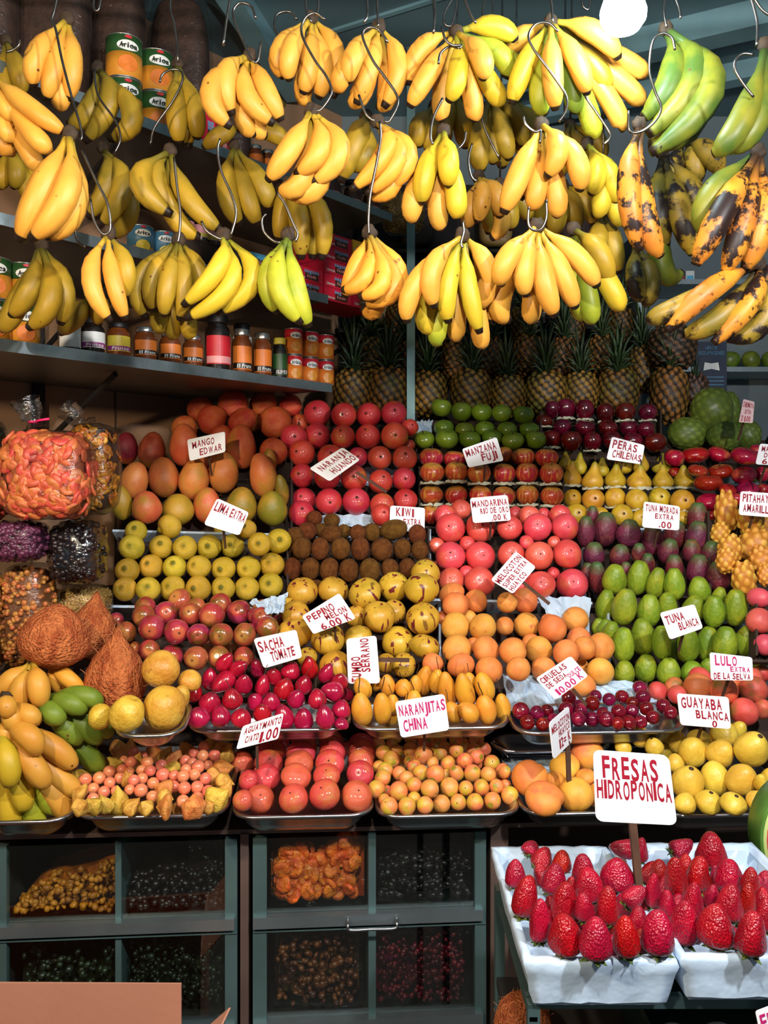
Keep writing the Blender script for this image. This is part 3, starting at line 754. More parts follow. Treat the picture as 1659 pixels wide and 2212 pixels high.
heap('kiwi', Z['kiwi'], [
    ['C2', (413, 945, 102, 92), (525, 962, 102, 92)],
    ['C2', (290, 1062, 105, 120), (365, 1030, 126, 114), (452, 1022, 95, 90), (522, 1047, 132, 114), (600, 1030, 90, 90), (690, 1040, 104, 104), (780, 1037, 118, 114), (920, 1020, 130, 176, dict(a=kh)), (1070, 1052, 112, 132)],
    ['C2', (270, 1150, 90, 90), (335, 1137, 130, 142), (450, 1140, 112, 147), (580, 1140, 122, 142), (705, 1140, 117, 152), (845, 1147, 142, 147), (975, 1142, 112, 132), (1087, 1150, 107, 127)],
    ['D2', (272, 85, 117, 147), (388, 85, 117, 147), (508, 90, 122, 152), (635, 95, 127, 152), (768, 95, 132, 157), (895, 85, 112, 132), (1005, 80, 107, 127), (1120, 62, 112, 92)],
    ['D2', (420, 190, 100, 70), (1060, 150, 90, 90)]],
    'brown fuzzy kiwi', 'kiwi pile', 'kiwi', 'kiwis in the middle', (0, -.15, 1), .15, 'kiwi_tip', .7)
Z['mandar'] = Zone(1260, 2.45, 1.6)
heap('mandarin', Z['mandar'], [
    ['C2', (1250, 932, 142, 118), (1350, 890, 130, 100), 'C3', (95, 885, 90, 80), (180, 902, 132, 110), (270, 890, 80, 80), (372, 897, 132, 100)],
    ['C2', (1283, 1010, 186, 177), (1475, 1007, 187, 177), 'C3', (60, 975, 152, 167), (232, 970, 172, 167), (403, 970, 167, 167)],
    ['C2', (1195, 1120, 100, 100), (1390, 1110, 100, 90), 'C3', (165, 1065, 90, 80), (335, 1065, 80, 70)],
    ['C2', (1283, 1190, 186, 177), (1475, 1190, 187, 182), 'C3', (70, 1140, 162, 162), (243, 1147, 172, 167), (417, 1137, 177, 162)],
    ['D2', (1205, 75, 90, 90), (1385, 115, 100, 100), 'D3', (160, 115, 80, 80), (330, 110, 80, 80)],
    ['D2', (1288, 160, 165, 145), (1470, 167, 187, 182), 'D3', (110, 180, 150, 150), (255, 182, 172, 167), (448, 177, 190, 182)]],
    'pink-orange mandarin', 'mandarin wall', 'mandarin', 'mandarins in the white crate', CAMX, .25, 'man_navel')
Z['ptuna'] = Zone(1255, 2.48, 1.5)
heap('purple_tuna', Z['ptuna'], [
    ['C3', (570, 905, 80, 130), (1225, 922, 132, 205)],
    ['C3', (530, 1000, 112, 195), (650, 985, 152, 212), (797, 1010, 147, 172), (940, 1050, 132, 202), (1080, 1020, 142, 182), (1220, 1030, 142, 192)],
    ['C3', (582, 1140, 132, 150), (740, 1145, 122, 135), (860, 1130, 90, 120), (1040, 1120, 124, 160), (1187, 1125, 114, 155), (1312, 1140, 132, 165)],
    ['D3', (540, 120, 90, 150), (603, 140, 112, 212), (780, 95, 80, 110), (915, 50, 90, 130), (1080, 70, 110, 150), (1227, 92, 142, 195), (1355, 130, 142, 192)]],
    'purple prickly pear', 'purple prickly pears', 'prickly pear', 'purple prickly pears', (0, -.25, 1), .15, name='prickly_pear')
Z['pita'] = Zone(1235, 2.42, 1.3)
heap('pitahaya', Z['pita'], [
    ['C3', (1400, 882, 150, 245), (1555, 912, 175, 225)],
    ['C3', (1362, 1012, 124, 140), (1572, 1092, 215, 205), (1422, 1112, 155, 180), (1650, 980, 100, 150)],
    ['D3', (1400, 30, 130, 150), (1510, 150, 156, 225), (1615, 30, 150, 170), (1640, 120, 100, 130)]],
    'knobbly yellow dragon fruit', 'dragon fruit heap', 'dragon fruit', 'yellow dragon fruits', (0, -.1, 1), .25, name='dragon_fruit')
Z['gran'] = Zone(1420, 2.22, 1.5)
heap('granadilla', Z['gran'], [
    ['D1', (930, 330, 134, 100), (1147, 285, 152, 124), (1255, 330, 120, 110), (1410, 312, 142, 112), 'D2', (80, 350, 138, 124)],
    ['D1', (745, 412, 94, 88), (920, 385, 142, 152), (1065, 367, 147, 137), (1220, 372, 142, 142), (1355, 382, 162, 162), (1530, 362, 152, 152), (1640, 385, 110, 140), 'D2', (75, 395, 136, 136), (185, 420, 90, 110)],
    ['D1', (805, 490, 134, 142), (972, 462, 167, 162), (1130, 487, 157, 142), (1270, 507, 142, 147), (1415, 510, 152, 152), (1565, 507, 147, 152), 'D2', (0, 480, 90, 150), (112, 462, 142, 142), (180, 520, 90, 110)],
    ['D1', (865, 592, 84, 94), (955, 607, 134, 122), (1100, 642, 142, 142), (1255, 657, 152, 152), (1400, 650, 142, 122), (1560, 650, 132, 136), (1320, 590, 90, 90), (1480, 590, 90, 90)]],
    'shiny red-brown granadilla', 'granadilla heap', 'granadilla', 'granadillas beside the coconuts', CAMX, .4, 'gran_navel', .6)
Z['pepino'] = Zone(1440, 2.22, 1.6)
heap('pepino', Z['pepino'], [
    ['D2', (335, 230, 196, 187), (533, 222, 197, 172), (737, 242, 212, 182), (920, 200, 190, 202), (1122, 110, 182, 140), (1100, 212, 216, 207)],
    ['D2', (240, 335, 130, 140), (290, 372, 182, 130), (680, 390, 142, 142), (825, 390, 207, 192), (920, 360, 152, 182), (1105, 405, 212, 207)],
    ['D2', (280, 502, 226, 202), (497, 537, 212, 197), (690, 530, 182, 172), (945, 550, 207, 192), (1120, 582, 192, 157)],
    ['D2', (365, 650, 130, 110), (545, 712, 202, 212), (870, 690, 130, 130), (985, 702, 155, 162)]],
    'striped yellow pepino melon', 'pepino heap', 'melon', 'pepino melons', (0, -.5, 1), .5, name='pepino_melon')
Z['peach'] = Zone(1450, 2.22, 1.6)
pd = dict(d='greenish apricot')
heap('peach', Z['peach'], [
    ['D2', (1290, 245, 167, 134), (1315, 315, 166, 148), (1445, 292, 147, 142), 'D3', (45, 290, 124, 162), (155, 280, 156, 157)],
    ['D2', (1235, 400, 90, 110), (1315, 455, 182, 147), (1400, 400, 100, 90), (1490, 457, 172, 167), 'D3', (30, 437, 112, 134), (163, 430, 156, 157), (300, 400, 90, 80), (325, 452, 172, 187), (467, 397, 162, 154)],
    ['D2', (1325, 597, 187, 147), (1430, 570, 90, 90), (1510, 602, 177, 154), 'D3', (80, 592, 167, 162), (195, 545, 120, 100), (240, 582, 162, 162), (410, 602, 162, 140), (490, 522, 152, 130), (525, 572, 134, 154), (625, 567, 172, 157)],
    ['D2', (1170, 692, 134, 117), (1350, 702, 172, 137), (1530, 732, 172, 172), 'D3', (115, 702, 152, 117), (270, 702, 152, 100), (500, 700, 120, 110), (620, 717, 167, 142)],
    ['D2', (1400, 800, 90, 95), 'D3', (515, 802, 152, 134, dict(l='dim rusty peach behind the plum sign'))]],
    'velvety orange peach', 'peach heap', 'peach', 'peaches in the middle right', CAMX, .7)
Z['gtuna'] = Zone(1440, 2.24, 1.7)
heap('green_tuna', Z['gtuna'], [
    ['D3', (710, 150, 147, 192), (852, 140, 142, 217), (965, 175, 112, 205), (1080, 180, 124, 202), (1230, 212, 134, 160), (1355, 250, 84, 115)],
    ['D3', (652, 312, 117, 205), (770, 322, 150, 232), (920, 345, 142, 205), (1040, 312, 122, 170), (1200, 332, 134, 175), (1325, 350, 132, 205), (1457, 327, 142, 232)],
    ['D3', (608, 442, 80, 110), (650, 455, 90, 120), (690, 472, 104, 130), (763, 557, 136, 225), (885, 507, 152, 237), (1000, 542, 114, 215), (1080, 590, 84, 130), (1160, 557, 142, 232), (1280, 547, 132, 212), (1395, 547, 152, 212), (1515, 532, 128, 195)],
    ['D3', (770, 727, 126, 147), (903, 702, 136, 175), (1045, 722, 142, 170), (1190, 727, 142, 140), (1285, 690, 90, 110), (1610, 662, 94, 95)]],
    'green prickly pear', 'green prickly pears', 'prickly pear', 'green prickly pears', (0, -.3, 1), .15, name='prickly_pear')
Z['pome'] = Zone(1370, 2.2, 1.5)
heap('pomegranate', Z['pome'], [['D3', (1602, 262, 122, 164)], ['D3', (1605, 405, 160, 164)], ['D3', (1640, 552, 130, 136)]],
     'pink speckled pomegranate', 'right-edge column', 'pomegranate', 'pomegranates at the right edge', CAMX, .5)
Z['lulo'] = Zone(1530, 2.14, 1.2)
heap('lulo', Z['lulo'], [
    ['D3', (1240, 762, 144, 94), (1430, 790, 130, 110), (1560, 752, 120, 100), (1622, 730, 104, 94)],
    ['D3', (975, 842, 122, 112), (1080, 815, 124, 100), (1097, 862, 114, 116), (1225, 817, 177, 140), (1385, 837, 167, 162), (1570, 832, 167, 167)],
    ['D3', (1200, 930, 130, 110), (1350, 950, 120, 110), (1510, 967, 172, 164), (1625, 952, 110, 140)]],
    'orange-green lulo', 'lulo heap', 'lulo', 'lulos behind the guava sign', CAMX, .6)
Z['tam'] = Zone(1555, 2.05, 1.0)
def tl(a): return dict(a=a)
heap('tamarillo', Z['tam'], [
    ['D1', (1440, 682, 100, 150, tl((1, -.3, .9))), (1530, 722, 100, 140, tl((1, -.2, .3))), 'D2', (45, 722, 92, 130), (150, 772, 108, 120), (265, 737, 124, 124), (380, 717, 112, 164), (490, 752, 96, 140, tl((.6, -.2, .8)))],
    ['D1', (1350, 790, 114, 155), (1430, 812, 125, 180, tl((-.8, -.4, -.5))), (1560, 822, 114, 146), 'D2', (80, 832, 94, 146), (220, 852, 132, 154), (345, 827, 114, 134), (525, 870, 130, 152, tl((-.9, -.3, .5))), (575, 805, 110, 120), (620, 882, 90, 110)],
    ['D1', (1240, 872, 110, 134), (1345, 937, 142, 144), (1485, 917, 134, 144), 'D2', (30, 932, 110, 120), (135, 937, 118, 130), (300, 917, 117, 134), (430, 917, 122, 134), (585, 982, 124, 124)],
    ['D1', (1270, 1032, 146, 136), (1410, 1027, 132, 140), (1545, 1037, 132, 124), 'D2', (75, 1003, 120, 120), (215, 1032, 132, 172), (345, 1047, 127, 154), (480, 1032, 122, 164), (585, 1072, 97, 74)]],
    'glossy crimson tamarillo', 'tamarillo tray', 'tamarillo', 'tamarillos in the steel tray', (.1, -.25, 1), .3, 'tam_stem', .55)
Z['tumbo'] = Zone(1540, 2.05, 1.0)
heap('tumbo', Z['tumbo'], [
    ['D2', (725, 847, 110, 150, tl((-.5, -.2, .9))), (812, 822, 64, 94, tl((.3, 0, 1))), (880, 832, 97, 154), (985, 847, 108, 124), (1060, 832, 84, 140), (1120, 802, 112, 205), (1195, 805, 94, 170), (1400, 802, 84, 110), (1505, 837, 124, 195, tl((-.3, -.2, 1)))],
    ['D2', (720, 982, 134, 225, tl((-.15, -.2, 1))), (842, 982, 120, 225), (915, 952, 92, 140), (1050, 930, 110, 150), (1265, 862, 116, 265, tl((-.12, -.2, 1))), (1380, 872, 122, 265, tl((-.25, -.2, 1))), (1510, 987, 136, 200, tl((-.3, -.2, 1))), (1612, 972, 104, 195)],
    ['D2', (910, 1030, 90, 120), (1000, 1010, 110, 150), (1180, 1020, 110, 150), (1300, 1005, 110, 150, tl((-.4, -.2, 1))), (1395, 1007, 124, 160, tl((-.6, -.2, .8)))]],
    'long yellow banana passionfruit', 'passionfruit tray', 'passionfruit', 'banana passionfruits in the steel tray', (0, -.25, 1), .12, 'tumbo_stem', .6, name='banana_passionfruit')
Z['plum'] = Zone(1560, 2.03, 0.8)
heap('plum', Z['plum'], [['D3', (865, 820, 90, 80), (885, 876, 95, 80), (755, 876, 86, 78), (590, 871, 80, 74), (425, 882, 100, 80), (675, 892, 82, 72), (570, 917, 95, 88), (820, 915, 82, 74), (635, 977, 80, 70),
    (735, 967, 92, 92), (815, 962, 84, 80), (905, 947, 87, 84), (1010, 932, 92, 88), (660, 1012, 102, 94), (570, 1012, 92, 92), (485, 1012, 92, 86), (410, 957, 102, 92), (500, 957, 80, 74), (945, 1002, 84, 76),
    (870, 1030, 84, 70), (800, 1035, 92, 72), (1055, 972, 84, 70), (130, 962, 107, 97), (230, 972, 87, 84), (290, 962, 84, 84), (170, 1032, 92, 72), (265, 1045, 84, 64), (330, 1015, 76, 70), (490, 930, 76, 66), (380, 1040, 80, 60), (730, 1040, 80, 60)]],
    'shiny maroon plum', 'plum tray', 'plum', 'plums in the foil-lined tray', CAMX, .6, flat=True)
Z['quince'] = Zone(1535, 1.9, 1.0)
heap('quince', Z['quince'], [['D1', (1030, 728, 230, 225, dict(l='mottled yellow quince on top of the other two')), (1215, 800, 150, 130, dict(l='brown-flecked quince half hidden beside the tamarillos')), (1165, 900, 100, 140, dict(l='greenish quince behind the largest one'))],
    ['D1', (640, 1030, 150, 160, dict(l='orange quince behind the green bananas', b=.03)), (815, 1012, 214, 222, dict(l='smooth pale quince beside the green bananas')), (1050, 975, 265, 295, dict(l='largest yellow quince, in front'))]],
    'quince', 'tray', 'quince', 'quinces beside the coconuts', (.2, -.3, 1), .2)
Z['mfront'] = Zone(1715, 1.93, .30)
heap('mandarin_front', Z['mfront'], [
    ['E1', (1545, 257, 147, 164), 'E2', (345, 122, 156, 125), (520, 127, 156, 112), (620, 170, 90, 90), (710, 147, 162, 112)],
    ['E2', (205, 130, 90, 130), (138, 182, 177, 130), (350, 162, 160, 110), (525, 167, 156, 110), (715, 197, 172, 125)],
    ['E2', (325, 207, 182, 110), (525, 202, 166, 105), (710, 252, 160, 112)],
    ['E1', (1640, 300, 80, 120), (1590, 370, 130, 120), 'E2', (120, 262, 176, 116), (315, 267, 182, 125), (510, 267, 186, 132)],
    ['E2', (105, 352, 172, 162), (295, 347, 192, 154), (490, 342, 172, 135), (705, 332, 172, 124)],
    ['E1', (1555, 500, 130, 160), 'E2', (65, 492, 177, 192), (278, 487, 187, 177), (478, 462, 197, 202), (682, 472, 197, 187)]],
    'glossy red mandarin', 'front steel tray', 'mandarin', 'mandarins in the front steel tray', (0, -.75, .7), .3, 'man_navel', .8, name='mandarin')
Z['kum'] = Zone(1738, 1.93, .42)
heap('kumquat', Z['kum'], [['E2', (820, 140, 92, 87), (935, 95, 82, 82), (1030, 95, 92, 72), (1125, 125, 107, 97), (1215, 122, 87, 84), (1320, 117, 87, 87), (1310, 62, 70, 50), (1375, 140, 70, 74), (1450, 102, 100, 82), (1430, 182, 92, 92), (1495, 172, 87, 92),
    (855, 197, 97, 97), (905, 148, 82, 66), (935, 190, 92, 84), (1025, 177, 97, 107), (1110, 212, 117, 122), (1170, 187, 66, 60), (1217, 202, 84, 68), (1245, 165, 84, 74), (1320, 182, 92, 76), (905, 237, 107, 97), (975, 262, 74, 66), (1025, 252, 80, 84),
    (1050, 285, 92, 87), (1170, 262, 84, 68), (1267, 262, 97, 90), (1310, 222, 84, 66), (1375, 247, 102, 84), (1452, 220, 97, 78), (1547, 262, 102, 90), (825, 285, 78, 84), (865, 310, 102, 82), (850, 357, 107, 90), (955, 327, 90, 84), (1090, 322, 102, 92),
    (1187, 332, 117, 98), (1320, 327, 94, 102), (1425, 327, 107, 112), (1525, 332, 97, 107), (1457, 265, 70, 60), (1617, 312, 90, 100), (1575, 345, 60, 66), (1000, 357, 92, 84), (1050, 402, 97, 112), (1150, 427, 112, 120), (1277, 417, 117, 122), (1382, 422, 92, 97),
    (1480, 417, 102, 97), (1577, 412, 92, 82), (1637, 402, 66, 66), (810, 427, 112, 102), (880, 440, 68, 66), (952, 442, 117, 115), (1050, 487, 84, 70), (860, 497, 76, 76), (890, 537, 112, 107), (1005, 537, 112, 102), (1120, 530, 107, 102), (1225, 522, 112, 107),
    (1332, 512, 102, 94), (1440, 512, 107, 97), (1552, 502, 107, 102), (1255, 335, 66, 66), 'E3', (30, 310, 76, 92), (60, 452, 107, 102), (30, 387, 76, 68)]],
    'small orange kumquat', 'kumquat tray', 'kumquat', 'kumquats in the steel tray', CAMX, .8, 'kum_navel', .6, flat=True)
Z['phys'] = Zone(1720, 1.92, .5)
heap('goldenberry', Z['phys'], [['E1', (625, 290, 76, 68), (545, 367, 82, 82), (635, 357, 80, 82), (700, 317, 80, 77), (770, 357, 76, 76), (597, 427, 76, 76), (702, 387, 72, 72), (525, 442, 77, 72), (665, 447, 76, 66), (595, 492, 76, 60), (780, 302, 66, 58),
    (790, 247, 66, 62), (840, 257, 72, 76), (855, 197, 72, 66), (910, 222, 72, 72), (942, 257, 76, 76), (905, 307, 66, 66), (962, 312, 72, 76), (1030, 277, 76, 66), (1042, 337, 86, 86), (910, 362, 72, 72), (855, 372, 72, 66), (830, 432, 66, 66), (902, 437, 86, 82),
    (980, 392, 76, 76), (975, 477, 76, 72), (830, 317, 62, 62), (740, 440, 66, 60), (1305, 157, 72, 72), (1240, 197, 68, 72), (1297, 217, 77, 72), (1372, 212, 77, 82), (1185, 247, 72, 68), (1230, 262, 68, 64), (1267, 287, 86, 77), (1332, 277, 64, 62), (1395, 297, 77, 77),
    (1190, 302, 68, 58), (1115, 342, 68, 72), (1172, 347, 77, 77), (1245, 337, 77, 77), (1315, 362, 77, 72), (1115, 412, 77, 68), (1180, 422, 82, 86), (1262, 417, 82, 82), (1332, 442, 77, 72), (1262, 492, 86, 76), (1170, 507, 82, 82)]],
    'round peach-coloured goldenberry', 'goldenberry tray', 'goldenberry', 'peeled goldenberries', CAMX, .5, flat=True)
def ha(x, y, z): return dict(a=(x, y, z), k='husk')
heap('husk', Z['phys'], [
    ['E1', (770, 170, 120, 100, ha(1, -.2, .4)), (835, 165, 80, 130, ha(.2, 0, 1)), (990, 195, 110, 90, ha(1, 0, .3)), (1065, 210, 90, 110, ha(.4, 0, 1)), (1120, 235, 110, 120, ha(.5, 0, 1)), (1200, 175, 110, 80, ha(1, 0, .3)), (1350, 125, 70, 100, ha(.5, 0, 1)), (1440, 170, 110, 100, ha(.8, 0, .6)), (1455, 200, 90, 110, ha(.3, 0, 1))],
    ['E1', (615, 225, 60, 120, ha(.1, 0, 1)), (515, 345, 100, 120, ha(-.6, 0, .6)), (730, 270, 110, 100, ha(.8, 0, .4)), (880, 250, 90, 110, ha(.3, 0, 1)), (1100, 300, 110, 90, ha(-1, 0, .4)), (1430, 300, 120, 120, ha(.9, 0, .3)), (1375, 350, 120, 100, ha(1, -.2, -.1)), (1440, 380, 100, 110, ha(.8, 0, -.4))],
    ['E1', (500, 460, 130, 80, ha(-1, 0, .4)), (820, 360, 90, 90, ha(-.4, 0, 1)), (1040, 430, 130, 110, ha(-1, -.2, .4)), (1060, 480, 110, 90, ha(.7, 0, -.2)), (1400, 480, 150, 150, ha(.8, -.2, .6)), (1450, 430, 80, 110, ha(.5, 0, .8))],
    ['E1', (520, 540, 110, 90, ha(.6, -.3, .2)), (610, 530, 110, 110, ha(.8, -.3, .5)), (760, 500, 130, 180, ha(.1, -.2, 1)), (670, 520, 90, 120, ha(-.4, -.2, 1)), (850, 535, 100, 120, ha(.6, -.2, .8)), (930, 540, 100, 90, ha(-.3, -.5, .6)), (1050, 545, 150, 85, ha(-1, -.3, .1)), (1240, 548, 145, 80, ha(.2, -.9, .3)), (1150, 550, 90, 70, ha(.9, -.3, .1)), (1340, 540, 90, 80, ha(.6, -.3, .4))]],
    'papery golden husk', 'goldenberry tray', 'husk', 'goldenberry husks', part=None, big=1.25, name='goldenberry_husk')
Z['guava'] = Zone(1715, 1.93, 0.9)
heap('guava', Z['guava'], [['E3', (765, 152, 104, 86), (870, 87, 122, 142), (955, 152, 112, 116), (980, 42, 94, 116), (1042, 57, 142, 144), (1100, 122, 114, 142), (1192, 182, 172, 202), (1242, 112, 152, 116), (1392, 72, 167, 152), (1480, 42, 94, 116), (1367, 192, 167, 187),
    (1560, 162, 202, 232), (1020, 182, 104, 96), (1082, 252, 110, 116), (1162, 372, 197, 217), (1332, 347, 182, 217), (1497, 357, 182, 217), (1650, 352, 90, 182), (1150, 502, 134, 128), (1290, 492, 162, 140), (1447, 502, 162, 118), (1592, 482, 134, 118), (1615, 375, 84, 142)]],
    'pale yellow guava', 'guava heap', 'guava', 'yellow guavas on the right', (0, -.4, .9), .35, 'guava_tip', .4, flat=True)
Z['bigp'] = Zone(1712, 1.93, .55)
heap('peach_big', Z['bigp'], [['E3', (545, 202, 202, 207, dict(l='big orange peach on top, beside the crooked price card')), (400, 275, 182, 126, dict(l='greenish-yellow peach behind the price stick'))],
    ['E3', (185, 347, 222, 215, dict(l='big cleft peach beside the kumquats')), (335, 362, 114, 124, dict(l='half hidden peach between its larger neighbours')), (530, 337, 118, 90, dict(l='small visible peach under the top one'))],
    ['E3', (275, 472, 237, 175, dict(l='heart-shaped peach at the tray\'s front left')), (470, 447, 212, 212, dict(l='tall smooth peach in the middle of the tray front')), (615, 450, 150, 175, dict(l='peach half covered by the strawberry sign'))]],
    'peach', 'tray', 'peach', 'large peaches in the front tray', (0, -.5, .8), .3, name='peach')

# strawberries: tips up, standing in the two lined crates whose rim is level
for i, t in enumerate([(195, 95, 110, 95, 1), (265, 155, 122, 142, 1), (385, 170, 112, 134, 0), (515, 215, 130, 175, 0), (725, 247, 192, 184, 0), (755, 90, 110, 150, 2), (875, 100, 90, 150, 0), (1125, 85, 110, 150, 2), (1150, 190, 90, 130, 0), (985, 217, 95, 110, 0), (1305, 97, 172, 212, 0),
        (100, 242, 124, 165, 0), (335, 275, 144, 184, 0), (545, 310, 160, 200, 0), (442, 312, 74, 90, 0), (950, 352, 94, 214, 0), (1090, 267, 134, 242, 0), (1230, 242, 134, 202, 0), (1422, 257, 164, 192, 0), (1552, 285, 104, 155, 0), (1335, 250, 80, 110, 0),
        (160, 385, 152, 245, 0), (310, 430, 60, 90, 0), (400, 422, 154, 242, 0), (520, 452, 112, 172, 0), (665, 442, 134, 232, 0), (840, 392, 120, 160, 3), (1040, 432, 98, 162, 0), (1200, 422, 124, 242, 0), (1312, 387, 84, 144, 0), (1432, 422, 154, 222, 0), (1532, 402, 104, 202, 0), (1622, 402, 104, 140, 0),
        (247, 535, 127, 265, 0), (397, 620, 192, 235, 0), (592, 642, 192, 252, 0), (780, 632, 157, 252, 0), (857, 532, 114, 164, 0), (977, 602, 192, 262, 0), (1142, 547, 172, 262, 0), (1345, 562, 212, 252, 0), (1560, 612, 172, 267, 0), (1645, 500, 120, 200, 0)]):
    u, v, ww, h, st = t
    ww *= 1.12; h *= 1.06
    px, py = 1080 + u / S2, 1800 + v / S2
    wpx, hp = ww / S2, h / S2
    yb = py + hp * .45
    D = min((ZC - .932) / ((yb - HY) / F), 1.60) + .012
    ax = {0: (R.uniform(-.12, .12), -.12, 1), 1: (.5, .4, .8), 2: (-1, -.1, .15) if u < 900 else (1, .1, .5), 3: (.7, -.1, .8)}[st]
    band = 0 if i < 11 else 1 if i < 21 else 2 if i < 33 else 3
    STRN = globals().setdefault('STRN', {}); STRN.setdefault(band, []).append((px, len(FR)))
    FR.append(dict(kind='strawberry', c=P(px, py, D), w=wpx * D / F, h=hp * D / F, ax=Vector(ax), lab='', cat='strawberry', group='strawberries in the lined crates', part='straw_calyx', pp=1.0, name='strawberry', zone=None, cup=None, axcam=False))
for b, l in STRN.items():
    for j, (px, k) in enumerate(sorted(l)):
        FR[k]['lab'] = 'bright red strawberry, %s in %s of the lined crates' % (ORD[j], ['back row', 'second row from back', 'third row from back', 'front row'][b])

# smaller berries filling the gaps below
for i, (u, v) in enumerate([(180, 330), (255, 250), (300, 540), (470, 420), (590, 390), (640, 330), (480, 560), (690, 560), (760, 440), (900, 470), (830, 300), (930, 240), (1010, 330), (1090, 440), (1160, 330), (1270, 330), (1260, 470), (1380, 370), (1480, 330), (1500, 500), (1590, 330), (1640, 300), (1220, 600), (1450, 640), (870, 660), (690, 690)]):
    px, py = 1080 + u / S2, 1800 + v / S2
    wpx, hp = 38, 52
    D = min((ZC - .915) / ((py + 16 - HY) / F), 1.58) + .02
    FR.append(dict(kind='strawberry', c=P(px, py, D), w=wpx * D / F, h=hp * D / F, ax=Vector((R.uniform(-.4, .4), -.1, 1)), lab='', low=px, cat='strawberry', group='strawberries tucked low in the crates', part='straw_calyx', pp=1.0, name='strawberry', zone=None, cup=None, axcam=False))
for side in (0, 1):
    l = sorted([f for f in FR if 'low' in f and (f['low'] > 1385) == bool(side)], key=lambda f: f['low'])
    for j, f in enumerate(l): f['lab'] = 'dark strawberry tucked low, %s of those in the %s crate' % (ORD[j], ['left', 'right'][side])
make_fruit()

# crumpled paper rings the stacked fruit stands on
def ring_mesh(seed):
    rr = random.Random(seed); V = []; k = 22
    for j in range(k):
        a = 2 * math.pi * j / k
        q = 1 + rr.uniform(-.12, .12)
        for r, z in ((.30, .0), (.43 * q, .05 + rr.uniform(-.03, .06)), (.47 * q, -.03 + rr.uniform(-.04, .04)), (.30, -.05)):
            V.append((r * math.cos(a), r * math.sin(a), z))
    Fc = [(j * 4 + i, ((j + 1) % k) * 4 + i, ((j + 1) % k) * 4 + (i + 1) % 4, j * 4 + (i + 1) % 4) for j in range(k) for i in range(4)]
    return mesh('paper_ring', V, Fc, M['tissue'])
RM = [ring_mesh(i) for i in range(4)]
for f in FR:
    if f['cup']:
        o = obj('paper_ring', R.choice(RM), None, f['o'].location - Vector((0, 0, f['h'] * .45)), None, (f['w'],) * 3)
        s = f['lab'].replace('red striped apple', 'striped apple').replace(', ', ' ').replace('dark maroon apple', 'maroon apple').replace('maroon apple stack', 'maroon stack')
        lab = 'crumpled tissue ring under ' + s
        ws = lab.split()
        tag(o, lab if len(ws) <= 16 else 'tissue ring under ' + s, 'paper ring', 'tissue rings under stacked fruit')
# ================================================================ crates, trays, cabinets
UA = Vector((1, TILT, 0)).normalized()
def crate(zone, pxl, pxr, ytop, ybot, lab, lip=None, off=.075, side=M['board'], lipmat=None, group='sloping fruit crates'):
    """a sloping crate: back board under the fruit, low sides, front lip"""
    ytop += 12
    n = Vector((0, zone.s, -1)).normalized()
    up = Vector((0, 1, zone.s)).normalized()
    o0 = zone.at((pxl + pxr) / 2, (ytop + ybot) / 2)
    mine = [f for f in FR if f['zone'] is zone]
    off = max((f['o'].location - o0).dot(n) + f['w'] * .52 for f in mine)
    q = [zone.at(x, y) + n * off for x, y in ((pxl, ybot), (pxr, ybot), (pxr, ytop), (pxl, ytop))]
    e = empty('fruit_crate', (q[0] + q[1]) / 2, lab, 'crate', group)
    r = [p - e.location for p in q]
    low = min((f['o'].location - e.location).dot(up) - max(f['w'], f['h']) * .5 for f in mine) - .004
    for k in (0, 1): r[k] = r[k] + up * (low - r[k].dot(up))
    MB().slab(r[0], r[1], r[2], r[3], n * .008).build('bottom_board', M['board'], e)  # dark colour stands for the shade in gaps between the fruit
    for a, b in ((r[0], r[3]), (r[1], r[2])):
        MB().slab(a, b, b - n * .045, a - n * .045, UA * .006).build('side_board', side, e)
    f = Vector((0, 0, 0))
    lipw = off + lip if lip is not None else off * .5
    MB().slab(r[0], r[1], r[1] - n * lipw, r[0] - n * lipw, -up * .007).build('front_lip', lipmat or M['board'], e)
    return e
crate(Z['grape'], 392, 640, 858, 965, 'dark crate holding the grapefruits')
crate(Z['mango'], 244, 622, 935, 1140, 'crate of mangoes with a white paper lip', .0, .085, lipmat=M['paper'])
crate(Z['orange'], 627, 892, 880, 1128, 'crate of oranges with a bare wood side', .0, .08, M['wood'], M['paper'])
crate(Z['gapple'], 898, 1168, 868, 975, 'crate of green apples')
crate(Z['dapple'], 1170, 1428, 868, 978, 'crate of dark maroon apples')
crate(Z['fuji'], 905, 1218, 985, 1105, 'crate of striped red apples')
crate(Z['pear'], 1222, 1494, 995, 1130, 'crate of yellow pears', .01, lipmat=M['paper'])
crate(Z['rapple'], 1500, 1690, 975, 1150, 'crate of crimson apples')
crate(Z['cheri'], 1432, 1680, 890, 985, 'dark crate of green cherimoyas', off=.11)
crate(Z['lima'], 238, 614, 1130, 1292, 'crate of sweet limes with a pale blue paper lip', .03, .06, lipmat=M['paper'])
crate(Z['kiwi'], 618, 926, 1110, 1262, 'dark crate of brown kiwis', off=.06)
crate(Z['mandar'], 930, 1274, 1100, 1292, 'crate of mandarins with white paper at its front', .02, .075, M['paper'], M['paper'])
crate(Z['ptuna'], 1280, 1528, 1090, 1290, 'crate of purple prickly pears', off=.07)
crate(Z['pita'], 1534, 1690, 1080, 1290, 'crate of yellow dragon fruits', .02, .09, lipmat=M['paper'])
crate(Z['gran'], 244, 608, 1300, 1445, 'dark tray of granadillas', off=.065)
crate(Z['pepino'], 612, 945, 1260, 1482, 'crate of pepino melons', off=.085)
crate(Z['peach'], 950, 1322, 1280, 1478, 'crate of peaches lined with pale paper', off=.07, side=M['paper'])
crate(Z['gtuna'], 1330, 1622, 1240, 1478, 'crate of green prickly pears lined with pale paper', off=.075, side=M['paper'], lipmat=M['paper'])
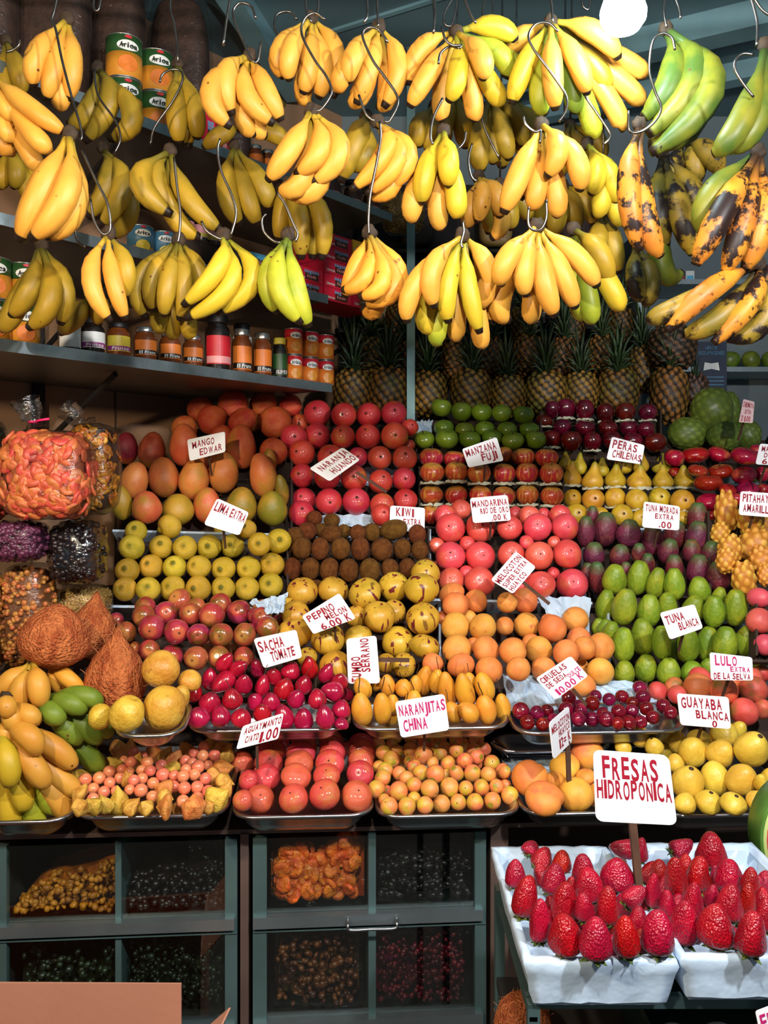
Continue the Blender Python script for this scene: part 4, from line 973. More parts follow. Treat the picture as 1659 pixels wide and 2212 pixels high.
crate(Z['pome'], 1630, 1720, 1270, 1420, 'crate of pomegranates at the right edge', off=.075)
crate(Z['lulo'], 1400, 1700, 1450, 1560, 'dark crate of orange lulos', off=.075)

# loose sheets of pale paper showing between the crates
def sheet(name, pts, D, mat, lab, cat='paper', nx=14, ny=6, amp=.006, group=None):
    """a crumpled sheet through four pixel corners (clockwise from top left), each with its own distance"""
    Q = [P(x, y, d) for (x, y), d in zip(pts, D)]
    V = []
    for j in range(ny + 1):
        for i in range(nx + 1):
            a, b = i / nx, j / ny
            p = (Q[0] * (1 - a) + Q[1] * a) * (1 - b) + (Q[3] * (1 - a) + Q[2] * a) * b
            V.append(p + Vector((R.uniform(-1, 1) * amp * .4, R.uniform(-1, 1) * amp, R.uniform(-1, 1) * amp)))
    n0 = len(V); V += [v + Vector((0, .002, -.001)) for v in V]
    w_ = nx + 1; Fc = []
    for j in range(ny):
        for i in range(nx):
            a = j * w_ + i
            Fc.append((a, a + w_, a + w_ + 1, a + 1)); Fc.append((n0 + a, n0 + a + 1, n0 + a + w_ + 1, n0 + a + w_))
    c = sum(V, Vector()) / len(V)
    o = obj(name, mesh(name, [v - c for v in V], Fc, mat), None, c)
    return tag(o, lab, cat, group)
sheet('paper_sheet', [(1160, 1288), (1278, 1290), (1270, 1385), (1190, 1350)], (2.42, 2.42, 2.40, 2.39), M['paper'], 'pale blue paper below the mandarin wall', group='crate paper')
sheet('paper_sheet', [(700, 1012), (890, 1012), (890, 1050), (700, 1050)], (2.88, 2.88, 2.88, 2.88), M['paper'], 'white paper edge across the orange wall', group='crate paper')
sheet('paper_sheet', [(690, 1112), (840, 1110), (840, 1138), (690, 1138)], (2.66, 2.66, 2.64, 2.64), M['paper'], 'scuffed white crate edge above the kiwis', group='crate paper')
sheet('paper_sheet', [(540, 1300), (622, 1280), (612, 1325), (575, 1325)], (2.26, 2.26, 2.22, 2.22), M['paper'], 'torn pale blue paper beside the pepino melons', group='crate paper')
sheet('paper_sheet', [(1085, 1455), (1180, 1462), (1210, 1560), (1100, 1530)], (2.23, 2.23, 2.10, 2.10), M['foil'], 'crumpled pale blue foil left of the plums', group='plum tray foil')
sheet('paper_sheet', [(1180, 1462), (1365, 1474), (1420, 1520), (1210, 1560)], (2.23, 2.23, 2.17, 2.10), M['foil'], 'crumpled pale blue foil behind the plums', group='plum tray foil')
sheet('paper_sheet', [(1360, 1474), (1420, 1490), (1450, 1525), (1400, 1530)], (2.23, 2.23, 2.17, 2.17), M['foil'], 'fold of pale blue foil right of the plums', group='plum tray foil')
sheet('paper_sheet', [(900, 908), (935, 908), (930, 960), (900, 935)], (3.0, 3.0, 2.97, 2.97), M['paper'], 'blue paper between the oranges and the green apples', group='crate paper')

def pan(pxl, pxr, yrim, D0, length, slope, h, lab, mat=None, rimw=.012, group='steel trays', inset=.03):
    """a shallow steel tray; its front rim shows at row yrim, distance D0"""
    m0, m1 = (pxl - CX) / F, (pxr - CX) / F
    a = P(pxl, yrim, D0 / (1 - TILT * m0)); b = P(pxr, yrim, D0 / (1 - TILT * m1)); b.z = a.z = (a.z + b.z) / 2
    U = (b - a); W_ = U.length; U.normalize()
    Vv = (Vector((-U.y, U.x, 0)) + Vector((0, 0, slope))).normalized(); Nn = U.cross(Vv).normalized()
    o = (a + b) / 2 + Vv * length / 2
    def ring(ins, z, rad):
        hx, hy = W_ / 2 - ins, length / 2 - ins; out = []
        for cx_, cy_, a0 in ((1, 1, 0), (-1, 1, 90), (-1, -1, 180), (1, -1, 270)):
            for k in range(7):
                t = math.radians(a0 + 15 * k)
                out.append(U * (cx_ * (hx - rad) + rad * math.cos(t)) + Vv * (cy_ * (hy - rad) + rad * math.sin(t)) + Nn * z)
        return out
    rings = [ring(inset + .012, -h - .002, .03), ring(inset, -h + .010, .04), ring(rimw, -.004, .05), ring(0, -.006, .055), ring(0, 0, .055), ring(.004, .002, .052), ring(rimw, -.001, .045), ring(inset + .002, -h + .012, .035), ring(inset + .014, -h, .028)]
    V = [v for r_ in rings for v in r_]; n = len(rings[0])
    Fc = [(i * n + j, i * n + (j + 1) % n, (i + 1) * n + (j + 1) % n, (i + 1) * n + j) for i in range(len(rings) - 1) for j in range(n)]
    Fc.append(tuple(reversed(range(n)))); Fc.append(tuple((len(rings) - 1) * n + j for j in range(n)))
    ob = obj('steel_tray', mesh('steel_tray', V, Fc, mat or M['steel'], True), None, o)
    return tag(ob, lab, 'tray', group)
pan(-70, 150, 1776, 1.86, .36, .11, .05, 'steel tray under the front bananas at the left edge')
pan(152, 490, 1764, 1.86, .38, .11, .05, 'steel tray holding the goldenberries')
pan(494, 810, 1764, 1.86, .38, .11, .05, 'steel tray holding the front mandarins')
pan(812, 1132, 1762, 1.86, .38, .11, .05, 'steel tray holding the kumquats')
pan(1130, 1420, 1757, 1.86, .38, .11, .05, 'steel tray holding the large peaches')
pan(1434, 1760, 1760, 1.86, .38, .11, .05, 'steel tray holding the guavas')
pan(236, 396, 1590, 1.84, .17, .22, .045, 'narrow steel tray holding the quinces')
pan(399, 760, 1578, 1.99, .14, .22, .045, 'steel tray holding the tamarillos')
pan(762, 1108, 1574, 1.99, .14, .22, .045, 'steel tray holding the banana passionfruits')
pan(1113, 1495, 1582, 1.98, .15, .22, .05, 'steel tray lined with foil, holding the plums')
pan(1068, 1330, 1622, 2.12, .10, .2, .03, 'empty steel tray edge behind the large peaches')
sheet('paper_sheet', [(1070, 1630), (1200, 1624), (1195, 1672), (1088, 1668)], (2.24, 2.24, 2.13, 2.13), M['foil'], 'pale blue paper in the tray behind the large peaches', group='tray paper')
# counter top under the front trays
CT = empty('counter', (0, 1.98, .822), 'brown-edged counter top under the front trays', 'counter')
CT.rotation_euler = (0, 0, ang)
MB().box((-.9, -.008, -.010), (1.2, .20, .0)).build('worktop', M['frame_brown'], CT)

# ---------------------------------------------------------------- glass-fronted drawer cabinets
DC = 1.965
def fp(px, py, off=0.0):
    m = (px - CX) / F
    return P(px, py, (DC + off) / (1 - .075 * m))
ND = Vector((-.075, 1, 0)).normalized()
def lp(px, yeq, off=0.0):
    v = fp(px, HY, off); v.z = ZC - (yeq - HY) / F * DC
    return v
def fq(x0, y0, x1, y1, off, th, skew=0):
    """slab on the cabinet front between pixel columns and rows (level; rows as they show at the middle column)"""
    return [lp(x0, y1, off), lp(x1, y1, off), lp(x1, y0, off), lp(x0, y0, off)], ND * th
def piece(name, quad, mat, e):
    q, n = quad
    return MB().slab(*[p - e.location for p in q], n).build(name, mat, e)
def cabinet(xs, rails, lab, handles, top=1803, bottom=2330):
    (xl, xl2), (xd, xd2), (xr2, xr) = xs
    e = empty('drawer_cabinet', fp((xl + xr) / 2, bottom), lab, 'cabinet', 'glass-fronted cabinets under the trays')
    q, n = fq(xl, top, xr, bottom, .36, .02); piece('back_panel', (q, n), M['dark'], e)
    for x in (xl, xr - 6):
        a = [lp(x, bottom, .012), lp(x + 6, bottom, .012), lp(x + 6, top, .012), lp(x, top, .012)]
        MB().slab(*[p - e.location for p in a], ND * .35).build('side_panel', M['dark'], e)
    piece('post', fq(xl, top, xl2, bottom, 0, .02, 0), M['frame_teal'], e)
    piece('post', fq(xr2, top, xr, bottom, 0, .02, 0), M['frame_teal'], e)
    piece('divider', fq(xd, top, xd2, bottom, .004, .30, 0), M['frame_teal'], e)
    for i, (y0, y1) in enumerate(rails):
        rl = piece('rail', fq(xl, y0, xr - 6, y1, -.012, .03), M['steel_dull'], e)
        q, n = fq(xl2, y1 - 2, xr2, y1 + 4, .01, .34); piece('drawer_floor', (q, n), M['dark'], e)
        if handles and i == 0:
            x0, x1 = handles; yy = (y0 + y1) / 2
            pts = [lp(x0, yy - 3, -.012), lp(x0, yy, -.030), lp(x0 + 4, yy + 10, -.034), lp((x0 + x1) / 2, yy + 10, -.034), lp(x1 - 4, yy + 10, -.034), lp(x1, yy, -.030), lp(x1, yy - 3, -.012)]
            MB().tube([p - e.location for p in smooth_pts(pts, 4)], .0035, 8).build('handle', M['steel'], rl, True)
    for (a, b), (y0, y1) in [((xl2, xd), (top + 4, rails[0][0])), ((xd2, xr2), (top + 4, rails[0][0])), ((xl2, xd), (rails[0][1] + 14, rails[1][0])), ((xd2, xr2), (rails[0][1] + 4, rails[1][0]))]:
        piece('glass_pane', fq(a, y0, b, y1, .008, .003), M['glass'], e)
    piece('glass_edge', fq(xl, rails[0][1] + 8, xr, rails[0][1] + 11, -.004, .006), M['frame_teal'], e)
    return e
cabinet(((-14, 14), (249, 262), (486, 512)), ((1968, 1992), (2194, 2218)), 'left glass-fronted cabinet with golden raisins in its corner', None)
cabinet(((546, 576), (796, 812), (1026, 1050)), ((1968, 1992), (2194, 2218)), 'right glass-fronted cabinet with dried apricots and a wire handle', (752, 857))
for x0, x1, lab in ((519, 537, 'brown metal upright between the two glass cabinets'), (1060, 1098, 'brown metal upright right of the glass cabinets')):
    q, n = fq(x0, 1795, x1, 2400, .005, .05, 0); c = sum(q, Vector()) / 4
    tag(MB().slab(*[p - c for p in q], n).build('steel_upright', M['frame_brown'], None, loc=c), lab, 'post', 'metal uprights of the counter')

# ---------------------------------------------------------------- dried fruit behind the glass
def lump(mb, c, s, M3, prof_=((.25, -.45), (.48, -.15), (.5, .12), (.28, .45)), k=7, rr=R):
    k_ = []
    mb.lathe([(r, z) for r, z in prof_], k, Matrix.Translation(c) @ M3.to_4x4() @ Matrix.Diagonal((s[0], s[1], s[2], 1)))
def rnd_rot():
    return q_axis((R.uniform(-1, 1), R.uniform(-1, 1), R.uniform(-1, 1)), R.uniform(0, 6)).to_matrix()
def filling(poly, n, s, mat, name, lab, part, e=None, as_parts=None, off=(.03, .10), film_q=None, group='dried goods in the cabinets'):
    """pieces of dried fruit packed behind a pane; poly gives the pile's outline as (x, ytop) points with its floor row last"""
    pts, yb = poly
    xs = [p[0] for p in pts]; ys = [p[1] for p in pts]
    base = fp((xs[0] + xs[-1]) / 2, yb, .06)
    fl_z = lp(xs[0], 1968 if yb < 2100 else 2194).z + .002
    base.z = fl_z
    e = empty(name, base, lab, 'dried fruit', group)
    mb = MB()
    core = MB()
    cp = [fp(x, y + 8) + ND * off[1] - base for x, y in pts] + [fp(xs[-1], yb) + ND * off[1] - base, fp(xs[0], yb) + ND * off[1] - base]
    for q_ in cp: q_.z = max(q_.z, .001)
    k = len(cp)
    core.add([p for p in cp] + [p + ND * .12 for p in cp], [tuple(reversed(range(k))), tuple(range(k, 2 * k))] + [(i, (i + 1) % k, k + (i + 1) % k, k + i) for i in range(k)])
    core.build('packed_fill', mat, e)
    for i in range(n):
        x = R.uniform(xs[0] + s * 500, xs[-1] - s * 500); yt = float(np.interp(x, xs, ys)); y = yt + (yb - s * 150 - yt) * R.random() ** .9
        ss = s * R.uniform(.8, 1.2)
        c = fp(x, y) + ND * R.uniform(*off)
        c.z = max(c.z, fl_z + ss * (.62 + .5 * R.random())); c -= base
        if as_parts:
            obj(part, R.choice(as_parts), e, c, q_axis((R.uniform(-.7, .7), -1, R.uniform(-.6, .6)), R.uniform(0, 6)), (ss, ss, ss))
        else:
            lump(mb, c, (ss, ss * R.uniform(.6, .9), ss * R.uniform(.7, 1.3)), rnd_rot())
    if not as_parts:
        mb.build(part, mat, e, True)['kind'] = 'stuff'
    if film_q:
        x0, y0, x1, y1 = film_q; x0 += 4; x1 -= 4; y1 -= 5; V = []; nx, ny = 16, 14
        for j in range(ny + 1):
            for i in range(nx + 1):
                V.append(fp(x0 + (x1 - x0) * i / nx, y0 + (y1 - y0) * j / ny) + ND * (.014 + R.uniform(0, .012)) - base)
        Fc = [(j * (nx + 1) + i, (j + 1) * (nx + 1) + i, (j + 1) * (nx + 1) + i + 1, j * (nx + 1) + i + 1) for j in range(ny) for i in range(nx)]
        obj('bag_film', mesh('bag_film', V, Fc, M['film_clear'], True), e)
    return e
M['raisin_gold'] = skin('raisin_gold', (196, 120, 24), (150, 84, 16), 30, rough=.45, var=.2)
M['prune'] = skin('prune', (34, 22, 22), (20, 12, 14), 20, rough=.35, var=.3)
M['apricot'] = skin('apricot', (238, 116, 28), (214, 84, 22), 2.5, rough=.45, var=.14, hue=.008, bump=.4, bscale=5)
M['raisin_brown'] = skin('raisin_brown', (120, 70, 24), (70, 34, 14), 20, rough=.35, var=.2)
M['cranberry'] = skin('cranberry', (130, 20, 40), (80, 10, 26), 20, rough=.3, var=.2)
M['seed_green'] = skin('seed_green', (40, 50, 34), (24, 30, 20), 20, rough=.35, var=.2)
def disc_mesh(name, mat, th=.22, seed=0):
    rr = random.Random(seed); mb = MB()
    mb.lathe([(.12, -th * .35), (.40, -th * .5), (.5, -th * .1), (.48, th * .3), (.3, th * .5), (.08, th * .3)], 14)
    me = mesh(name, [v * (1 + rr.uniform(-.05, .05)) + Vector((0, 0, .05 * math.sin(v.x * 5 + seed) + .03 * math.sin(v.y * 7))) for v in mb.v], mb.f, mat, True)
    return me
AP = [disc_mesh('dried_apricot', M['apricot'], .26, i) for i in range(4)]
filling(([(16, 1975), (60, 1935), (120, 1918), (190, 1900), (248, 1875)], 1998), 330, .015, M['raisin_gold'], 'raisin_heap', 'heap of golden raisins behind the left glass', 'raisins')
filling(([(264, 1925), (340, 1905), (420, 1900), (484, 1895)], 1990), 300, .017, M['prune'], 'prune_bag', 'bag of near-black prunes behind the left cabinet\'s upper pane', 'prunes', film_q=(400, 1815, 484, 1985))
filling(([(582, 1862), (600, 1850), (640, 1850), (700, 1868), (730, 1838), (760, 1822), (790, 1828)], 1966), 170, .040, M['apricot'], 'apricot_bag', 'clear bag of bright orange dried apricots', 'dried_apricot', as_parts=AP, off=(.022, .07), film_q=(578, 1862, 794, 1972))
filling(([(814, 1880), (880, 1868), (960, 1864), (1024, 1858)], 1962), 300, .018, M['prune'], 'prune_bag', 'bag of black dried fruit right of the apricots', 'prunes', film_q=(814, 1830, 1024, 1962))
filling(([(16, 2062), (120, 2055), (248, 2060)], 2225), 160, .016, M['seed_green'], 'seed_bag', 'dark bag of seeds behind the carton', 'seeds')
filling(([(268, 2046), (360, 2036), (478, 2036)], 2200), 380, .013, M['seed_green'], 'seed_bag', 'shiny bag of dark green seeds below the prunes', 'seeds', film_q=(270, 2030, 484, 2220))
filling(([(590, 2045), (650, 2025), (780, 2025)], 2196), 380, .016, M['raisin_brown'], 'raisin_bag', 'clear bag of brown raisins below the apricots', 'raisins', film_q=(585, 2012, 790, 2190))
filling(([(818, 2025), (900, 2020), (1015, 2012)], 2190), 420, .013, M['cranberry'], 'cranberry_bag', 'clear bag of dark red dried cranberries', 'cranberries', film_q=(816, 2008, 1020, 2188))

# ---------------------------------------------------------------- strawberry crates on their stand
def lined_crate(x0, x1, y0, y1, zt, zb, lab):
    e = empty('strawberry_crate', ((x0 + x1) / 2, (y0 + y1) / 2, zb), lab, 'crate', 'strawberry crates')
    cx_, cy_ = e.location.x, e.location.y
    hx, hy = (x1 - x0) / 2, (y1 - y0) / 2
    def loop(ins, z, amp, sub=14):
        c = [(-1, -1), (1, -1), (1, 1), (-1, 1)]; out = []
        for i in range(4):
            a, b = c[i], c[(i + 1) % 4]
            for k in range(sub):
                t = k / sub
                p = Vector(((a[0] + (b[0] - a[0]) * t) * (hx - ins), (a[1] + (b[1] - a[1]) * t) * (hy - ins), z))
                out.append(p + Vector((R.uniform(-1, 1), R.uniform(-1, 1), R.uniform(-1, 1))) * amp)
        return out
    def loft(rings, cap0=True, cap1=True):
        V = [v for r_ in rings for v in r_]; n = len(rings[0])
        Fc = [(i * n + j, i * n + (j + 1) % n, (i + 1) * n + (j + 1) % n, (i + 1) * n + j) for i in range(len(rings) - 1) for j in range(n)]
        if cap0: Fc.append(tuple(reversed(range(n))))
        if cap1: Fc.append(tuple((len(rings) - 1) * n + j for j in range(n)))
        return V, Fc
    h = zt - zb
    V, Fc = loft([loop(.017, .0, 0), loop(.006, h - .006, 0), loop(.012, h - .006, 0), loop(.022, .006, 0)])
    obj('carton', mesh('carton', V, Fc, M['paper']), e)
    V, Fc = loft([loop(.012, .006, .0015), loop(.008, h * .35, .0025), loop(.003, h * .7, .0025), loop(-.003, h * .92, .002), loop(.0, h + .003, .0015), loop(.010, h + .002, .0015), loop(.016, h * .6, .002), loop(.024, h * .35, .002)], False, True)
    obj('plastic_liner', mesh('plastic_liner', V, Fc, M['liner'], True), e)
    return e
lined_crate(.205, .424, 1.24, 1.63, .916, .842, 'left crate of strawberries lined with pale blue plastic')
lined_crate(.430, .70, 1.24, 1.63, .922, .850, 'right crate of strawberries lined with white plastic')
SS = empty('crate_stand', (.45, 1.43, 0), 'pale metal stand under the strawberry crates', 'stand')
for x in (-.238, .27):
    for y in (-.17, .20):
        MB().box((x, y, 0), (x + .018, y + .018, .84)).build('leg', M['frame_teal'], SS)
for y in (-.15, .185): MB().box((-.238, y, .822), (.288, y + .012, .841)).build('rail', M['frame_teal'], SS)
for x in (-.236, .272): MB().box((x, -.17, .815), (x + .012, .20, .822)).build('side_rail', M['frame_teal'], SS)
MB().box((-.236, -.16, .655), (.286, .2, .67)).build('lower_board', M['dark'], SS)
# dark green crate with plastic bags on the lower board
GC = empty('green_crate', (.52, 1.40, .671), 'dark green crate on the stand\'s lower board', 'crate')
M['green_plastic'] = plain('green_plastic', (24, 58, 44), .5)
MB().box((-.10, -.12, 0), (.16, .12, .01)).build('crate_base', M['green_plastic'], GC)
for a, b in (((-.10, -.12), (.16, -.112)), ((-.10, .112), (.16, .12)), ((-.10, -.11), (-.092, .11)), ((.152, -.11), (.16, .11))):
    MB().box((a[0], a[1], .01), (b[0], b[1], .07)).build('crate_wall', M['green_plastic'], GC)
for i, (x, lab) in enumerate(((.47, 'left crumpled white bag in the dark green crate'), (.545, 'middle crumpled white bag in the dark green crate'), (.62, 'right crumpled white bag in the dark green crate'))):
    me = fruit_mesh('plastic_bag', ball(.8, lump=.12, seed=i), M['liner'], 18, 12)
    tag(obj('plastic_bag', me, None, (x, 1.36, .712), None, (.066, .10, .065)), lab, 'bag', 'white bags in the green crate')

# ---------------------------------------------------------------- cardboard box at the lower left, its rear flap standing up
CB = empty('cardboard_box', (-.80, 1.62, 0), 'plain brown cardboard box at the lower left, flap raised', 'box')
for lo, hi in (((-.40, -.20, 0), (.375, -.195, .44)), ((-.40, .175, 0), (.375, .18, .44)), ((-.40, -.195, 0), (-.395, .175, .44)), ((.37, -.195, 0), (.375, .175, .44))):
    MB().box(lo, hi).build('side_panel', M['carton'], CB)
MB().box((-.395, -.195, .0), (.37, .175, .006)).build('base_panel', M['carton'], CB)
MB().slab((-.40, .175, .44), (.375, .175, .44), (.377, .165, .567), (-.40, .165, .571), (0, .005, 0)).build('rear_flap', M['carton'], CB)
MB().slab((.376, -.19, .44), (.376, .14, .44), (.485, .12, .545), (.43, -.19, .5), (.004, 0, .0)).build('side_flap', M['carton'], CB)
# ================================================================ bananas
def banana_skin(name, c1, c2, stem, blotch=None, spots=.05, var=.08, tipd=.932):
    m, nt, bs = new_mat(name)
    tc = N(nt, 'ShaderNodeTexCoord'); oi = N(nt, 'ShaderNodeObjectInfo')
    mul = nt.nodes.new('ShaderNodeMath'); mul.operation = 'MULTIPLY'; mul.inputs[1].default_value = 23.0
    nt.links.new(oi.outputs['Random'], mul.inputs[0])
    add = nt.nodes.new('ShaderNodeVectorMath'); add.operation = 'ADD'
    nt.links.new(tc.outputs['Object'], add.inputs[0]); nt.links.new(mul.outputs[0], add.inputs[1])
    nz = N(nt, 'ShaderNodeTexNoise', Scale=14.0, Detail=3.0); nt.links.new(add.outputs[0], nz.inputs['Vector'])
    c = mixc(nt, ramp(nt, nz.outputs[0], .35, .65), lin(c1), lin(c2))
    at = N(nt, 'ShaderNodeAttribute'); at.attribute_name = 'along'
    c = mixc(nt, ramp(nt, at.outputs['Fac'], .26, .06), c, lin(stem))
    vo = N(nt, 'ShaderNodeTexVoronoi', Scale=42.0); nt.links.new(add.outputs[0], vo.inputs['Vector'])
    n2 = N(nt, 'ShaderNodeTexNoise', Scale=16.0, Detail=1.0); nt.links.new(add.outputs[0], n2.inputs['Vector'])
    mm = nt.nodes.new('ShaderNodeMath'); mm.operation = 'MULTIPLY'
    nt.links.new(ramp(nt, vo.outputs['Distance'], .16, .08), mm.inputs[0]); nt.links.new(ramp(nt, n2.outputs[0], .62, .66), mm.inputs[1])
    c = mixc(nt, mm.outputs[0], c, lin((96, 52, 24)))
    if blotch:
        n3 = N(nt, 'ShaderNodeTexNoise', Scale=blotch[0], Detail=5.0, Roughness=.65); nt.links.new(add.outputs[0], n3.inputs['Vector'])
        c = mixc(nt, ramp(nt, n3.outputs[0], blotch[1], blotch[2]), c, lin(blotch[3]))
    c = mixc(nt, ramp(nt, at.outputs['Fac'], tipd, tipd + .015), c, lin((30, 20, 14)))
    hs = N(nt, 'ShaderNodeHueSaturation')
    mr = N(nt, 'ShaderNodeMapRange'); nt.links.new(oi.outputs['Random'], mr.inputs[0]); mr.inputs[3].default_value = 1 - var; mr.inputs[4].default_value = 1 + var * .5
    nt.links.new(mr.outputs[0], hs.inputs['Value']); nt.links.new(c, hs.inputs['Color'])
    nt.links.new(hs.outputs[0], bs.inputs['Base Color'])
    bs.inputs['Roughness'].default_value = .46; bs.inputs['Specular IOR Level'].default_value = .35
    return m
BM = {
    'y': banana_skin('banana_yellow', (212, 158, 62), (202, 140, 50), (176, 146, 44)),
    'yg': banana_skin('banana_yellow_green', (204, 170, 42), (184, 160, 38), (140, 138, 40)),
    'o': banana_skin('banana_olive_shaded', (170, 136, 34), (140, 116, 30), (104, 96, 30)),  # greener skin with the shade on the dim bunches put into its colour
    'g': banana_skin('banana_green', (176, 174, 44), (132, 146, 36), (96, 110, 34)),
    'gg': banana_skin('banana_unripe', (120, 140, 42), (92, 118, 34), (86, 100, 34)),
    'sp': banana_skin('banana_spotted', (226, 160, 54), (212, 140, 46), (160, 130, 46), (30, .60, .66, (110, 56, 26))),
    'pg': banana_skin('plantain_green', (122, 120, 30), (66, 90, 28), (64, 84, 34), (24, .66, .70, (40, 36, 18)), tipd=.97),
    'ps': banana_skin('plantain_spotted', (204, 142, 40), (186, 110, 40), (70, 46, 26), (17, .50, .56, (34, 20, 16)), tipd=.965),
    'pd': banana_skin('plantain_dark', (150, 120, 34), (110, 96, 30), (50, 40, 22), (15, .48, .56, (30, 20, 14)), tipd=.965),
}
M['crown'] = plain('crown', (62, 44, 24), .8, 0, .5, 60, .5, 90)
BP = ([0, .07, .14, .22, .31, .42, .55, .68, .79, .87, .92, .945, .97, 1.0], [.32, .27, .34, .60, .86, .98, 1.0, .97, .88, .74, .60, .48, .43, .34])
def finger_mesh(S, Mi, T, r, mat, k=12):
    S, Mi, T = Vector(S), Vector(Mi), Vector(T)
    C = Mi * 2 - (S + T) / 2
    ts = BP[0]; pts = [S * (1 - t) ** 2 + C * 2 * t * (1 - t) + T * t * t for t in ts]
    V = []; up = Vector((0, -1, 0)); al = []; n = len(pts)
    for i, p in enumerate(pts):
        tg = (pts[min(i + 1, n - 1)] - pts[max(i - 1, 0)]).normalized()
        up = (up - tg * up.dot(tg)); up = up.normalized() if up.length > 1e-5 else tg.orthogonal().normalized()
        sd = tg.cross(up)
        for j in range(k):
            a = 2 * math.pi * j / k
            q = r * BP[1][i] * (1 + .045 * math.cos(5 * a) * min(1, i / 4))
            V.append(p + (up * math.cos(a) + sd * math.sin(a)) * q); al.append(ts[i])
    Fc = [(i * k + j, i * k + (j + 1) % k, (i + 1) * k + (j + 1) % k, (i + 1) * k + j) for i in range(n - 1) for j in range(k)]
    Fc.append(tuple(reversed(range(k)))); Fc.append(tuple((n - 1) * k + j for j in range(k)))
    me = mesh('banana', V, Fc, mat, True)
    at = me.attributes.new('along', 'FLOAT', 'POINT'); at.data.foreach_set('value', al)
    return me
def bunch(crown, D, w_, skin_, fingers, lab, nm='banana_bunch', grp='bunches of bananas on hooks', part='banana', cat='bananas', wide=1.06, step=.014):
    cx_, cy_ = crown
    base = P(cx_, cy_, D + .03)
    e = empty(nm, base, lab, cat, grp)
    r = w_ * .5 * wide * D / F
    for i, f in enumerate(fingers):
        mx, my, tx, ty = f[:4]
        sk_ = f[4] if len(f) > 4 else skin_
        d = D + min(step * i, .10)
        S = P(cx_ + (mx - cx_) * .10, cy_ + (my - cy_) * .10, D + .03 + .4 * (d - D))
        me = finger_mesh(S - base, P(mx, my, d - .012) - base, P(tx, ty, d + .004) - base, r * R.uniform(.95, 1.04), BM[sk_])
        obj(part, me, e)
    c = MB()
    c.lathe([(.006, -.018), (.011, -.010), (.011, .0), (.009, .008), (.006, .013)], 9, Matrix.Translation((0, .004, .004)) @ Matrix.Diagonal((1.35, .9, .9, 1)))
    for v in c.v: v += Vector((R.uniform(-1, 1), R.uniform(-1, 1), R.uniform(-1, 1))) * .002
    c.build('crown', M['crown'], e, True)
    return e
